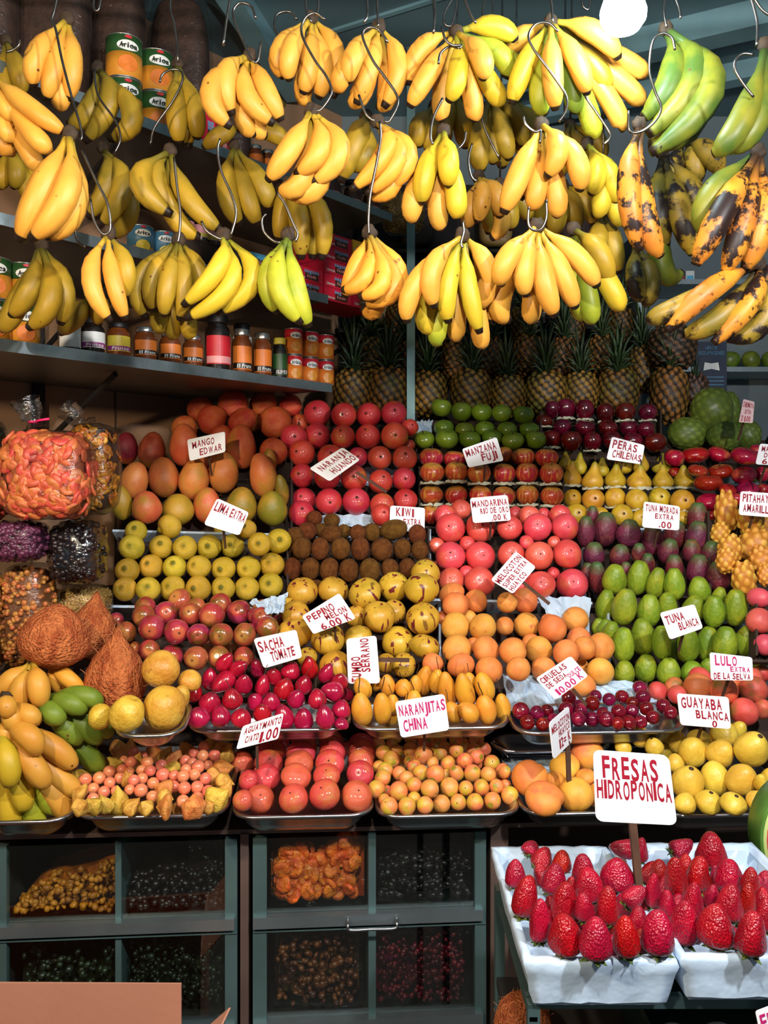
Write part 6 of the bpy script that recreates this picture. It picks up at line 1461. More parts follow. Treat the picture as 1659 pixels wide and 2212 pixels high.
SG = [
 ([(404, 950), (486, 932), (487, 976), (410, 996)], 2.58, [('MANGO', .1, .12, .72, .46), ('EDWAR', .28, .52, .92, .86)], 'pale card lettered MANGO EDWAR among the mangoes'),
 ([(668, 1012), (740, 966), (778, 993), (712, 1040)], 2.60, [('NARANJA', .12, .1, .98, .42), ('HUANDO', .25, .52, .98, .86)], 'tilted card lettered NARANJA HUANDO in the oranges', ((770, 1020), (835, 1063), 2.64, .006)),
 ([(998, 970), (1073, 944), (1088, 995), (1012, 1010)], 2.66, [('MANZANA', .04, .08, .92, .45), ('FUJI', .42, .48, .88, .84)], 'white card lettered MANZANA FUJI'),
 ([(1322, 943), (1393, 962), (1385, 1003), (1310, 992)], 2.78, [('PERAS', .06, .06, .82, .46), ('CHILENAS', .12, .5, .98, .86)], 'pinkish-white card lettered PERAS CHILENAS'),
 ([(469, 1076), (538, 1107), (517, 1157), (440, 1133)], 2.38, [('LIMA', .05, .06, .47, .42), ('EXTRA', .52, .08, .98, .44)], 'white card lettered LIMA EXTRA'),
 ([(843, 1092), (918, 1097), (917, 1148), (841, 1148)], 2.56, [('KIWI', .16, .04, .7, .4), ('EXTRA', .38, .46, .9, .72)], 'white card lettered KIWI EXTRA'),
 ([(1015, 1076), (1096, 1069), (1104, 1124), (1022, 1130)], 2.52, [('MANDARINA', .02, .1, .98, .38), ('RIO DE ORO', .22, .42, .98, .66), ('.00 K', .5, .7, .92, .95)], 'white card lettered MANDARINA RIO DE ORO'),
 ([(1391, 1083), (1469, 1094), (1467, 1146), (1387, 1139)], 2.48, [('TUNA MORADA', .05, .06, .96, .34), ('EXTRA', .32, .38, .84, .6), ('.00', .44, .66, .8, .94)], 'white card lettered TUNA MORADA EXTRA'),
 ([(1600, 1061), (1672, 1066), (1670, 1118), (1596, 1112)], 2.48, [('PITAHAYA', .06, .06, .98, .42), ('AMARILLA', .1, .5, .98, .84)], 'white card lettered PITAHAYA AMARILLA at the right edge'),
 ([(1642, 958), (1690, 962), (1688, 1006), (1632, 1003)], 2.6, [('MAN', .1, .08, .6, .36), ('DE', .25, .4, .6, .64), ('6.', .2, .68, .55, .95)], 'card cut by the right edge among the crimson apples'),
 ([(1060, 1253), (1114, 1191), (1158, 1225), (1108, 1283)], 2.24, [('MELOCOTON', .03, .1, .98, .36), ('SUPER EXTRA', .04, .42, .96, .64), ('HUAYCO', .05, .7, .7, .92)], 'tilted card lettered MELOCOTON SUPER EXTRA HUAYCO', ((1130, 1258), (1186, 1304), 2.25, .006)),
 ([(652, 1331), (733, 1281), (769, 1336), (677, 1370)], 2.13, [('PEPINO', .06, .1, .74, .42), ('MELON', .42, .42, .94, .66), ('6.00 K', .22, .68, .94, .98)], 'tilted card lettered PEPINO MELON'),
 ([(547, 1380), (640, 1360), (653, 1420), (570, 1444)], 2.09, [('SACHA', .04, .1, .66, .48), ('TOMATE', .25, .5, .86, .86)], 'white card lettered SACHA TOMATE'),
 ([(752, 1477), (748, 1380), (813, 1373), (821, 1476)], 2.10, [('TUMBO', .02, .1, .6, .42), ('SERRANO', .24, .42, .98, .72)], 'upright card lettered TUMBO SERRANO sideways', ((818, 1425), (884, 1426), 2.12, .0065)),
 ([(853, 1516), (960, 1499), (971, 1577), (866, 1594)], 1.93, [('NARANJITAS', .04, .1, .99, .42), ('CHINA', .08, .5, .58, .84)], 'large white card lettered NARANJITAS CHINA', None, 'ink_pink'),
 ([(524, 1569), (613, 1540), (601, 1596), (510, 1619)], 1.90, [('AGUAYMANTO', .08, .08, .98, .38), ('C/ATD', .16, .5, .5, .8), ('1.00', .52, .46, .98, .92)], 'white card lettered AGUAYMANTO with a price', ((555, 1600), (556, 1660), 1.91, .004)),
 ([(1157, 1466), (1233, 1417), (1271, 1460), (1200, 1512)], 1.98, [('CIRUELAS', .04, .06, .76, .3), ('DE SEDA', .06, .34, .62, .55), ('DULCE', .62, .46, .98, .66, 'ink_pink'), ('10.00 K', .14, .66, .92, .94, 'ink_pink')], 'tilted card lettered CIRUELAS DE SEDA DULCE', ((1238, 1490), (1266, 1522), 1.99, .005)),
 ([(1425, 1324), (1500, 1305), (1519, 1357), (1447, 1382)], 2.16, [('TUNA', .06, .12, .62, .46), ('BLANCA', .36, .48, .94, .8)], 'white card lettered TUNA BLANCA'),
 ([(1533, 1409), (1625, 1420), (1627, 1470), (1536, 1469)], 2.04, [('LULO', .1, .02, .64, .42, 'ink_pink'), ('EXTRA', .46, .44, .94, .66, 'ink_pink'), ('DE LA SELVA', .06, .7, .94, .96)], 'white card lettered LULO EXTRA'),
 ([(1462, 1498), (1574, 1506), (1579, 1575), (1470, 1566)], 1.95, [('GUAYABA', .05, .06, .86, .42), ('BLANCA', .32, .46, .98, .74), ('0', .62, .76, .74, .98)], 'white card lettered GUAYABA BLANCA'),
 ([(1187, 1562), (1229, 1525), (1236, 1602), (1196, 1641)], (1.86, 1.94, 1.94, 1.86), [('MELOCOTON', .04, .12, .96, .34), ('HUAYCO', .36, .36, .94, .56), ('12= K', .34, .6, .94, .88)], 'crooked card lettered MELOCOTON HUAYCO on a dark stick', ((1226, 1600), (1229, 1690), 1.93, .007)),
 ([(1281, 1620), (1445, 1632), (1463, 1783), (1287, 1774)], 1.42, [('FRESAS', .10, .05, .84, .38), ('HIDROPONICA', .02, .38, .98, .66)], 'largest white sign, lettered FRESAS HIDROPONICA on a brown stick', ((1366, 1776), (1380, 1912), 1.425, .0085)),
 ([(1606, 862), (1630, 868), (1626, 914), (1596, 912)], 2.80, [('CHIRIMOYA', .06, .08, .96, .32), ('EXTRA', .3, .4, .8, .6), ('D 1.00', .1, .68, .8, .94)], 'small pink card lettered CHIRIMOYA by the cherimoyas', None, 'ink', 'card_pink'),
 ([(1632, 2186), (1700, 2160), (1712, 2212), (1644, 2240)], 1.26, [('FR', .06, .1, .5, .8)], 'card with pink letters at the lower right corner', None, 'ink_pink'),
]
for a in SG: card_sign(*a)

# ================================================================ goods on the left shelves
def cyl_patch(r, a0, a1, z0, z1, n=10, ell=False, th=.0005):
    """a patch wrapped on a cylinder round local z, facing local -Y at angle 0"""
    mb = MB(); V = []
    if ell:
        V.append((0, 0)); k = 22
        for i in range(k): V.append((math.cos(2 * math.pi * i / k), math.sin(2 * math.pi * i / k)))
        am, ah, zm, zh = (a0 + a1) / 2, (a1 - a0) / 2, (z0 + z1) / 2, (z1 - z0) / 2
        pts = [((r + th + .0012) * math.sin(am + u * ah), -(r + th + .0012) * math.cos(am + u * ah), zm + v * zh) for u, v in V]
        mb.add(pts, [(0, 1 + i, 1 + (i + 1) % k) for i in range(k)])
    else:
        pts = []
        for i in range(n + 1):
            a = a0 + (a1 - a0) * i / n
            for z in (z0, z1): pts.append(((r + th) * math.sin(a), -(r + th) * math.cos(a), z))
        mb.add(pts, [(2 * i, 2 * i + 2, 2 * i + 3, 2 * i + 1) for i in range(n)])
    return mb
def cyl_word(text, r, a0, a1, z0, z1, th=.003, slant=.15):
    V, Fc = word(text, 0, 0, 1, 1, .0, slant)
    return MB().add([((r + th) * math.sin(a0 + (a1 - a0) * a), -(r + th) * math.cos(a0 + (a1 - a0) * a), z1 + (z0 - z1) * b) for a, b in V], Fc)
def face_cam(p, k=.5):
    d = (Vector((0, 0, 0)) - Vector((p.x, p.y, 0))).normalized() * k + WN * (1 - k)
    return Matrix.Rotation(math.atan2(d.x, -d.y), 3, 'Z').to_quaternion()
for nm, c in (('lab_green', (38, 78, 34)), ('lab_peach', (214, 140, 40)), ('lab_red', (196, 30, 44)), ('lab_orange', (222, 120, 40)), ('lab_blue', (70, 120, 150)), ('lab_white', (226, 228, 222)), ('lab_black', (24, 20, 18)), ('lab_yellow', (206, 186, 60)), ('lab_purple', (140, 50, 120)),
              ('syrup_dark', (24, 14, 10)), ('syrup_amber', (110, 54, 18)), ('box_red', (206, 26, 56)), ('box_yellow', (226, 176, 40)), ('box_blue', (60, 124, 150)), ('choc', (74, 36, 22)), ('lab_sky', (90, 180, 220)), ('lab_pink', (226, 150, 150))):
    M[nm] = plain(nm, c, .3 if 'syrup' in nm else .45, 0, .12, 30)
M['syrup_dark'].node_tree.nodes['Principled BSDF'].inputs['Coat Weight'].default_value = .8
M['lid_metal'] = plain('lid_metal', (170, 170, 165), .3, .9)
def can(p, r, h, top, low, lab, fruit=None, word_='Arica', group='fruit cans on the left shelves', split=.42):
    e = empty('food_can', p, lab, 'can', group)
    e.rotation_mode = 'QUATERNION'; e.rotation_quaternion = face_cam(p, .6)
    MB().lathe([(r, .003), (r, h * (1 - split))], 24).build('lower_label', M[low], e, True)
    MB().lathe([(r, h * (1 - split)), (r, h - .003)], 24).build('upper_label', M[top], e, True)
    for z in (0, h - .004): MB().lathe([(r * .98, z), (r * 1.02, z + .001), (r * 1.02, z + .003), (r * .98, z + .004)], 24).build('rim', M['lid_metal'], e, True)
    lg = cyl_patch(r, -.62, .62, h * .60, h * .84, ell=True).build('logo', M['lab_white'], e)
    cyl_word(word_, r, -.5, .52, h * .66, h * .79).build('logo_lettering', M['lab_black'], lg)
    cyl_patch(r, -.2, .2, h * .88, h * .95, ell=True).build('crest', M['lab_red'], e)
    if fruit: cyl_patch(r, -.55, .55, h * .12, h * .50, ell=True).build('fruit_picture', M[fruit], e)
    return e
def jar(p, r, h, body, labm, band, cap, lab, text=None, tm='lab_white', group='jars on the left shelves', z0=.2, z1=.62):
    r *= .93
    e = empty('food_jar', p, lab, 'jar', group)
    e.rotation_mode = 'QUATERNION'; e.rotation_quaternion = face_cam(p, .6)
    MB().lathe([(r * .9, 0), (r, h * .05), (r, h * .68), (r * .9, h * .76), (r * .72, h * .82), (r * .72, h * .86)], 22).build('glass_body', M[body], e, True)
    MB().lathe([(r * .78, h * .85), (r * .8, h * .87), (r * .8, h * .98), (r * .74, h)], 22).build('lid', M[cap], e, True)
    l = cyl_patch(r, -1.25, 1.25, h * z0, h * z1, 14).build('label', M[labm], e)
    if band: cyl_patch(r, -1.2, 1.2, h * (z0 + .02), h * (z0 + .14), 14, th=.001).build('label_band', M[band], l)
    if text: cyl_word(text, r, -.75, .75, h * (z0 + .035), h * (z0 + .12), .002).build('label_lettering', M[tm], l)
    return e
zl, zm_, zu = SHZ['lower'] + .001, SHZ['middle'] + .001, SHZ['upper'] + .001
for i, (px, lv) in enumerate(((-14, 0), (-14, 1), (50, 0), (50, 1))):
    can(wall_pt(px, .10, zl + lv * .104), .040, .103, 'lab_green', 'lab_peach', ['lower of two cans cut by the left edge', 'upper of two cans cut by the left edge', 'lower green-topped can left of the dark jars', 'upper green-topped can left of the dark jars'][i], 'lab_orange')
for px, bk, r, h, body, labm, band, cap, lab, tx in (
    (150, .10, .030, .13, 'syrup_dark', 'lab_white', None, 'black', 'dark bottle-like jar behind the dim bananas', None),
    (200, .09, .034, .10, 'syrup_dark', 'lab_white', 'lab_purple', 'black', 'dark jar with white and purple label', 'Frutos'),
    (255, .09, .034, .10, 'syrup_amber', 'lab_yellow', 'lab_purple', 'black', 'jar with yellow-green label', 'Frutos'),
    (313, .09, .034, .10, 'syrup_amber', 'lab_orange', 'lab_black', 'lid_metal', 'orange-labelled jar first from the left', 'El Fruto'),
    (367, .09, .033, .10, 'syrup_amber', 'lab_orange', 'lab_black', 'lid_metal', 'orange-labelled jar second from the left', 'El Fruto'),
    (416, .09, .032, .10, 'syrup_amber', 'lab_orange', 'lab_black', 'lid_metal', 'orange-labelled jar third from the left', 'El Fruto'),
    (470, .08, .042, .172, 'syrup_dark', 'lab_red', 'lab_pink', 'black', 'tall dark jar with a red radish label', None),
    (522, .09, .034, .146, 'syrup_amber', 'lab_orange', 'lab_black', 'lid_metal', 'tall orange-labelled jar right of the dark jar', 'El Fruto'),
    (566, .09, .033, .146, 'syrup_amber', 'lab_orange', 'lab_black', 'lid_metal', 'tall orange-labelled jar left of the black jar', 'El Fruto'),
    (604, .09, .028, .14, 'syrup_dark', 'lab_green', 'lab_black', 'lab_yellow', 'slim black jar beside the peach cans', 'OLIVES')):
    jar(wall_pt(px, bk, zl), r, h, body, labm, band, cap, lab, tx, z0=.12 if h > .12 else .2)
jar(wall_pt(522, .24, zl), .036, .20, 'syrup_dark', 'lab_white', 'lab_black', 'black', 'dark jar with a white label standing behind', 'Sole', z0=.42, z1=.78)
for j, (px, lv) in enumerate(((634, 0), (634, 1), (669, 0), (669, 1), (703, 0), (703, 1))):
    can(wall_pt(px, .08, zl + lv * .089), .030, .088, 'lab_red', 'lab_orange', '%s red and orange peach can, %s column of three' % (['lower', 'upper'][lv], ['left', 'middle', 'right'][j // 2]), 'lab_peach', split=.34, group='red peach cans')
# middle shelf
for px, lab in ((303, 'left blue and yellow can on the middle shelf'), (353, 'right blue and yellow can on the middle shelf')):
    can(wall_pt(px, .09, zm_), .036, .085, 'lab_blue', 'lab_peach', lab, 'lab_yellow', split=.7)
for px, lab in ((402, 'dark jar at the left of three stacked on trays'), (432, 'middle dark jar of three with pink label'), (458, 'right dark jar of three with pink label')):
    jar(wall_pt(px, .14, zm_ + .10), .026, .09, 'syrup_dark', 'lab_pink', 'lab_yellow', 'black', lab)
TB = empty('carton_tray', wall_pt(430, .14, zm_), 'dark carton under the three small jars', 'carton')
TB.rotation_mode = 'QUATERNION'; TB.rotation_quaternion = face_cam(TB.location, 0)
MB().box((-.12, -.05, 0), (.12, .07, .092)).build('carton_body', M['board'], TB)
MB().box((-.121, -.052, .092), (.121, .072, .098)).build('carton_lid', M['board'], TB)
def carton(px0, px1, z, h, body, lab, back=.06, dep=.16, brand='negusa', sub='Cobertura'):
    t0, t1 = edge_t(px0, back), edge_t(px1, back)
    p = wp((t0 + t1) / 2, back, z); w_ = t1 - t0 - .003
    e = empty('chocolate_box', p, lab, 'box', 'boxes on the middle shelf')
    e.rotation_mode = 'QUATERNION'; e.rotation_quaternion = face_cam(p, 0)
    b = MB().box((-w_ / 2, 0, 0), (w_ / 2, dep, h - .001)).build('box_body', M[body], e)
    MB().box((-w_ * .12, -.001, h * .12), (w_ * .34, .0, h * .62)).build('picture', M['choc'], e)
    for tx, m_, a0, a1, z0, z1 in ((brand, 'lab_sky', -.16, .36, .6, .9), ('Royale', 'lab_pink', -.06, .26, .28, .5), (sub, 'lab_white', -.46, -.14, .16, .36)):
        V, Fc = word(tx, a0 * w_, 0, a1 * w_, 1, .0, .1)
        MB().add([(a, -.0018, h * (z1 + (z0 - z1) * bb)) for a, bb in V], Fc).build('lettering', M[m_], e)
    return e
for k in range(5): carton(701, 760, zm_ + .002 + k * .047, .0465, 'box_red', '%s red chocolate box of the tallest stack' % ['lowest', 'second', 'middle', 'fourth', 'topmost'][k])
for k in range(3): carton(762, 818, zm_ + .10 + k * .047, .0465, 'box_yellow', '%s yellow box right of the red boxes' % ['lowest', 'middle', 'topmost'][k], brand='clara', sub='Huevo')
for k in range(2): carton(762, 818, zm_ + .002 + k * .047, .0465, 'box_red', '%s red box under the yellow boxes' % ['lower', 'upper'][k])
for k in range(2): carton(634, 698, zm_ + .002 + k * .047, .0465, 'box_red', '%s red chocolate box behind the straight olive bananas' % ['lower', 'upper'][k])
for k in range(2): carton(540, 580, zm_ + .002 + k * .047, .0465, 'box_blue', '%s blue box left of the red boxes' % ['lower', 'upper'][k])
# top shelf
for i, (px, lv) in enumerate(((268, 0), (268, 1), (337, 0), (337, 1), (398, 0))):
    can(wall_pt(px, .10, zu + lv * .119), .049, .118, 'lab_green', 'lab_peach', ['lower big can of the left stack on the top shelf', 'upper big can of the left stack on the top shelf', 'lower big can of the middle stack on the top shelf', 'upper big can of the middle stack on the top shelf', 'single big can behind the narrow olive bunch'][i], 'lab_orange', group='big fruit cans on the top shelf')
for px, lab in ((452, 'left red packet on the top shelf'), (482, 'right red packet on the top shelf')):
    carton(px - 14, px + 14, zu, .13, 'box_red', lab, .08, .06, 'negusa', 'Cocoa')
for px, lab in ((552, 'left amber jar on the top shelf'), (578, 'middle amber jar on the top shelf'), (602, 'right amber jar on the top shelf')):
    jar(wall_pt(px, .08, zu), .026, .085, 'syrup_amber', 'lab_orange', 'lab_red', 'lid_metal', lab)
for px, lab in ((715, 'left dark jar at the far end of the top shelf'), (760, 'middle dark jar at the far end of the top shelf'), (800, 'right dark jar at the far end of the top shelf')):
    jar(wall_pt(px, .10, zu), .036, .11, 'syrup_dark', 'choc', 'lab_pink', 'black', lab)

# ================================================================ filled clear bags
def bag(px0, py0, px1, py1, D, dep, lab, pieces=None, n=0, size=.02, core='board', neck=None, stuff=None, grp='clear bags of dried goods', fl='film', part='piece', flat=.55, jit=.0018):
    a, b = P(px0, py0, D), P(px1, py1, D)
    c = (a + b) / 2; hx, hz, hy = (b.x - a.x) / 2, (a.z - b.z) / 2, dep / 2
    e = empty('filled_bag', (c.x, c.y, b.z), lab, 'bag', grp)
    off = Vector((0, 0, hz))
    ex = .55
    def sp(v, e_): return math.copysign(abs(v) ** e_, v)
    def pt(th, ph, k):
        return Vector((hx * k * sp(math.cos(ph), ex) * sp(math.cos(th), ex), hy * k * sp(math.cos(ph), ex) * sp(math.sin(th), ex), hz * k * sp(math.sin(ph), ex))) + off
    def shell(k, name, mat, nu=26, nv=16, jit=0.0):
        V = [pt(0, -math.pi / 2, k)]
        for i in range(1, nv):
            for j in range(nu):
                V.append(pt(2 * math.pi * j / nu, -math.pi / 2 + math.pi * i / nv, k) + Vector((R.uniform(-1, 1), R.uniform(-1, 1), R.uniform(-1, 1))) * jit)
        V.append(pt(0, math.pi / 2, k)); Fc = []
        for j in range(nu):
            Fc.append((0, 1 + (j + 1) % nu, 1 + j)); Fc.append((len(V) - 1, 1 + (nv - 2) * nu + j, 1 + (nv - 2) * nu + (j + 1) % nu))
        for i in range(nv - 2):
            for j in range(nu):
                Fc.append((1 + i * nu + j, 1 + i * nu + (j + 1) % nu, 1 + (i + 1) * nu + (j + 1) % nu, 1 + (i + 1) * nu + j))
        return obj(name, mesh(name, V, Fc, mat, True), e)
    shell(.90, 'filling', M[core])
    mb = MB()
    for i in range(n):
        pw = 2 / ex
        if R.random() < .75:
            while True:
                x_, z_ = R.uniform(-1, 1), R.uniform(-1, 1)
                if abs(x_) ** pw + abs(z_) ** pw < 1: break
            y_ = -(1 - abs(x_) ** pw - abs(z_) ** pw) ** (1 / pw)
        else:
            while True:
                y_, z_ = R.uniform(-1, .5), R.uniform(-1, 1)
                if abs(y_) ** pw + abs(z_) ** pw < 1: break
            x_ = (1 - abs(y_) ** pw - abs(z_) ** pw) ** (1 / pw) * R.choice((-1, 1))
        p = Vector((x_ * hx, y_ * hy, z_ * hz)) * .93 + off
        nrm = Vector((sp(x_, pw - 1) / hx, sp(y_, pw - 1) / hy, sp(z_, pw - 1) / hz)).normalized()
        nrm = (nrm + Vector((R.uniform(-flat, flat), R.uniform(-flat, flat), R.uniform(-flat, flat)))).normalized()
        s = size * R.uniform(.8, 1.2)
        if stuff: lump(mb, p, (s, s * .8, s * .9), rnd_rot())
        else: obj(part, R.choice(pieces), e, p, q_axis(nrm, R.uniform(0, 6)), (s, s, s))
    if stuff: mb.build(part, M[stuff], e, True)['kind'] = 'stuff'
    shell(1.0, 'bag_film', M[fl], 34, 24, jit)
    if neck:
        nx, ny, tx, ty, col = neck
        q0 = P(nx, ny, D) - e.location; q1 = P(tx, ty, D) - e.location
        pts = smooth_pts([q0 - (q1 - q0) * .35, q0, q0 + (q1 - q0) * .3, q1], 4)
        k = len(pts); rs = [float(np.interp(i / (k - 1), [0, .3, .5, 1], [.035, .009, .02, .034])) for i in range(k)]
        m_ = MB().tube(pts, rs, 12, False)
        for v in m_.v: v += Vector((R.uniform(-1, 1), R.uniform(-1, 1), R.uniform(-1, 1))) * .004
        m_.build('gathered_neck', M['film'], e, True)
        if col:
            t_ = MB().tube([q0 + Vector((.011 * math.cos(a_), .011 * math.sin(a_), 0)) for a_ in [i * math.pi / 4 for i in range(9)]], .003, 6)
            t_.tube([q0, q0 + Vector((.02, -.01, .004)), q0 + Vector((.042, -.012, .007))], .003, 5)
            t_.build('tie', M[col], e, True)
    return e
M['tie_pink'] = plain('tie_pink', (226, 30, 96), .5)
M['nut_core'] = plain('nut_core', (120, 72, 36), .7)
M['chip_core'] = plain('chip_core', (130, 60, 30), .7)
M['chip'] = skin('chip', (204, 108, 62), (182, 82, 48), 2.2, rough=.45, var=.12, hue=.02, blotch=((150, 70, 30), 1.5, .6, .75))
M['chip2'] = skin('chip2', (186, 120, 34), (140, 84, 22), 2.2, rough=.4, var=.2)
M['peanut'] = skin('peanut', (196, 128, 60), (170, 100, 44), 3, rough=.5, var=.12)
M['pea'] = skin('pea', (196, 150, 90), (170, 124, 70), 3, rough=.5, var=.1)
M['purple_raisin'] = skin('purple_raisin', (96, 40, 66), (60, 24, 44), 8, rough=.4, var=.2)
CH = [disc_mesh('dried_slice', M['chip'], .2, i) for i in range(3)]
CH2 = [disc_mesh('banana_chip', M['chip2'], .25, i) for i in range(3)]
PN = [fruit_mesh('peanut', shaped([(0, 0), (.04, .2), (.2, .36), (.5, .40), (.8, .34), (.96, .18), (1, 0)]), M['peanut'], 10, 7)]
bag(8, 930, 200, 1122, 2.02, .15, 'clear bag of orange dried slices tied with a pink ribbon', CH, 190, .040, 'chip_core', (72, 912, 55, 862, 'tie_pink'), part='dried_slice', flat=.35)
bag(152, 915, 254, 1112, 2.22, .14, 'clear bag of brown-gold chips behind the orange slices', CH2, 190, .024, 'board', (175, 912, 140, 880, None), part='banana_chip')
bag(118, 1126, 222, 1258, 2.14, .15, 'shiny bag of black dried fruit under the orange slices', None, 170, .020, 'black', stuff='prune', part='dried_fruit', fl='film_shiny', jit=.005)
bag(128, 1264, 236, 1350, 2.26, .15, 'bag of small beige chickpeas under the black bag', None, 520, .0085, 'pea', stuff='pea', part='chickpeas')
bag(-30, 1126, 100, 1210, 2.06, .14, 'bag of purple raisins at the left edge', None, 330, .016, 'purple_raisin', stuff='purple_raisin', part='raisins')
bag(10, 1216, 118, 1440, 2.13, .15, 'tall bag of brown peanuts behind the coconuts', PN, 300, .0165, 'nut_core', part='peanut')
bag(-60, 1235, 5, 1460, 2.06, .14, 'bag of golden nuts cut by the left edge', None, 300, .016, 'chip2', stuff='chip2', part='nuts')
bag(-60, 1064, 3, 1122, 2.06, .14, 'orange bag at the left edge above the purple raisins', None, 200, .018, 'chip', stuff='chip', part='dried_pieces')
bag(-60, 905, 2, 1060, 2.10, .14, 'dark grey bag of seeds at the left edge', None, 240, .010, 'seed_green', stuff='seed_green', part='seeds')
LS = empty('bag_shelf', P(60, 1445, 2.10), 'low dark shelf carrying the clear bags', 'shelf')
MB().box((-.22, -.10, -.03), (.16, .30, -.005)).build('shelf_board', M['board'], LS)
MB().box((-.22, -.104, -.045), (.16, -.10, -.003)).build('front_edge', M['board'], LS)
# dim sacks high on the left and in the back
M['sack_brown'] = plain('sack_brown', (70, 44, 30), .7, 0, .4, 40, .6, 60)
M['bean'] = skin('bean', (190, 160, 100), (160, 126, 70), 3, rough=.5, var=.1)
def dim_sack(px, back, z, w_, h, lab, core='sack_brown', stuff=None, n=0, size=.012):
    p = wall_pt(px, back, z)
    k = F / p.y
    bag(px - w_ * k / 2, HY - (z + h - ZC) * k, px + w_ * k / 2, HY - (z - ZC) * k, p.y, .15, lab, None, n, size, core, stuff=stuff, part='beans', grp='dim sacks on the top shelf', fl='film_clear')
dim_sack(110, .30, zu, .24, .60, 'dark brown sack left of the big cans')
dim_sack(255, .28, zu, .17, .60, 'shiny brown sack above the big cans')
dim_sack(390, .30, zu, .2, .60, 'dark sack right of the big cans')
dim_sack(490, .36, zu, .18, .45, 'dark sack behind the bright yellow bunch')
dim_sack(-20, .34, zu, .16, .60, 'dark sack at the upper left corner')
dim_sack(870, .12, zu, .17, .16, 'clear bag of pale beans at the far end of the top shelf', 'bean', 'bean', 300, .012)

# ================================================================ pineapples
def crown_mesh(seed):
    rr = random.Random(seed); mb = MB()
    for i in range(34):
        t = i / 34; a = i * 2.4; el = .25 + 1.15 * t; L = (.55 + .55 * t) * rr.uniform(.85, 1.15)
        d = Vector((math.cos(a) * math.cos(el), math.sin(a) * math.cos(el), math.sin(el))); s = Vector((-math.sin(a), math.cos(a), 0)); up = d.cross(s)
        if up.z < 0: up = -up
        b0 = Vector((math.cos(a), math.sin(a), 0)) * .09 * (1 - t) + Vector((0, 0, .44 + .14 * t))
        m1 = b0 + d * L * .5 + Vector((0, 0, .04)); m2 = b0 + d * L + Vector((math.cos(a), math.sin(a), -.5)) * .16 * (1 - t * .6)
        w_ = .075
        V = [b0 - s * w_ * .8, b0 + s * w_ * .8, m1 + s * w_, m2, m1 - s * w_, b0 - up * .03, m1 - up * .035]
        mb.add(V, [(0, 5, 6, 4), (5, 1, 2, 6), (4, 6, 3), (6, 2, 3), (0, 4, 2, 1), (4, 3, 2)])
    return part_mesh('leaf_crown', mb, M['pine_leaf'])
M['pine_leaf'] = skin('pine_leaf', (52, 74, 40), (34, 52, 28), 3, rough=.5, var=.2)
CM = [crown_mesh(i) for i in range(4)]
PA = [(3.24, [(762, 852, 80, 100), (838, 850, 84, 104), (925, 852, 78, 95), (1018, 850, 84, 95), (1098, 856, 72, 86), (1180, 850, 84, 90), (1255, 850, 72, 86), (1335, 848, 84, 95), (1445, 855, 78, 115)], 'front row'),
      (3.40, [(797, 775, 66, 88), (880, 780, 62, 86), (985, 785, 64, 84), (1060, 775, 60, 84), (1142, 770, 64, 84), (1215, 775, 60, 84), (1300, 770, 60, 84), (1388, 800, 62, 95)], 'second row'),
      (3.56, [(862, 692, 58, 70), (940, 715, 56, 72), (1045, 700, 56, 72), (1130, 700, 56, 72), (1235, 712, 54, 74), (1340, 705, 56, 74)], 'back row')]
for D, l, rw in PA:
    for i, (px, py, w_, h) in enumerate(l):
        o = obj('pineapple', K['pineapple'][0], None, P(px, py, D), q_axis((R.uniform(-.06, .06), R.uniform(-.1, .02), 1), R.uniform(0, 6)), (w_ * D / F, w_ * D / F, h * D / F))
        tag(o, 'spiky-crowned pineapple, %s in the %s' % (ORD[i], rw), 'pineapple', 'pineapples')
        obj('leaf_crown', R.choice(CM), o, None, None, (.78, .78, 1.1))
for px, py, w_, h, D, lab in ((1452, 752, 96, 92, 3.28, 'dark brown large-eyed pineapple under the blackened plantains'), (1500, 862, 58, 100, 3.34, 'dark brown pineapple beside the cherimoyas')):
    o = obj('pineapple', K['pineapple_dark'][0], None, P(px, py, D), q_axis((0, -.1, 1), 1), (w_ * D / F, w_ * D / F, h * D / F))
    tag(o, lab, 'pineapple', 'pineapples'); obj('leaf_crown', CM[0], o, None, None, (.45, .45, .6))
PS = empty('pineapple_stand', (.4, 3.3, 1.56), 'dark stepped boards under the pineapples', 'stand')
for y0, y1, z1 in ((-.15, .03, .27), (.03, .19, .41), (.19, .33, .60)):
    MB().box((-.52 + max(0, y1 - .1) * .5, y0, 0), (.60, y1, z1)).build('step', M['dark'], PS)
# rack added to darken the background behind the centre bananas, with bags on it
RK = empty('backdrop_rack', (.22, 3.70, 2.2), 'added dark rack standing in for the shaded background behind the bananas', 'rack')
for z in (.08, .42): MB().box((-.43, -.055, z - .015), (.80, .09, z)).build('rack_board', M['dark'], RK)
MB().box((-.43, .08, -.2), (.80, .095, .74)).build('back_panel', M['dark'], RK)
for i in range(7):
    x = -.2 + i * .17
    px = CX + x / 3.68 * F
    z0 = 2.288 if i % 2 else 2.628
    lab = 'brown shaded bag on the back rack, %s' % ORD[i]
    bag(px - 40, HY - (z0 + .22 - ZC) / 3.68 * F, px + 40, HY - (z0 - ZC) / 3.68 * F, 3.71, .10, lab, None, 0, .01, ['sack_brown', 'bean', 'board'][i % 3], grp='bags on the back rack', fl='film_clear')

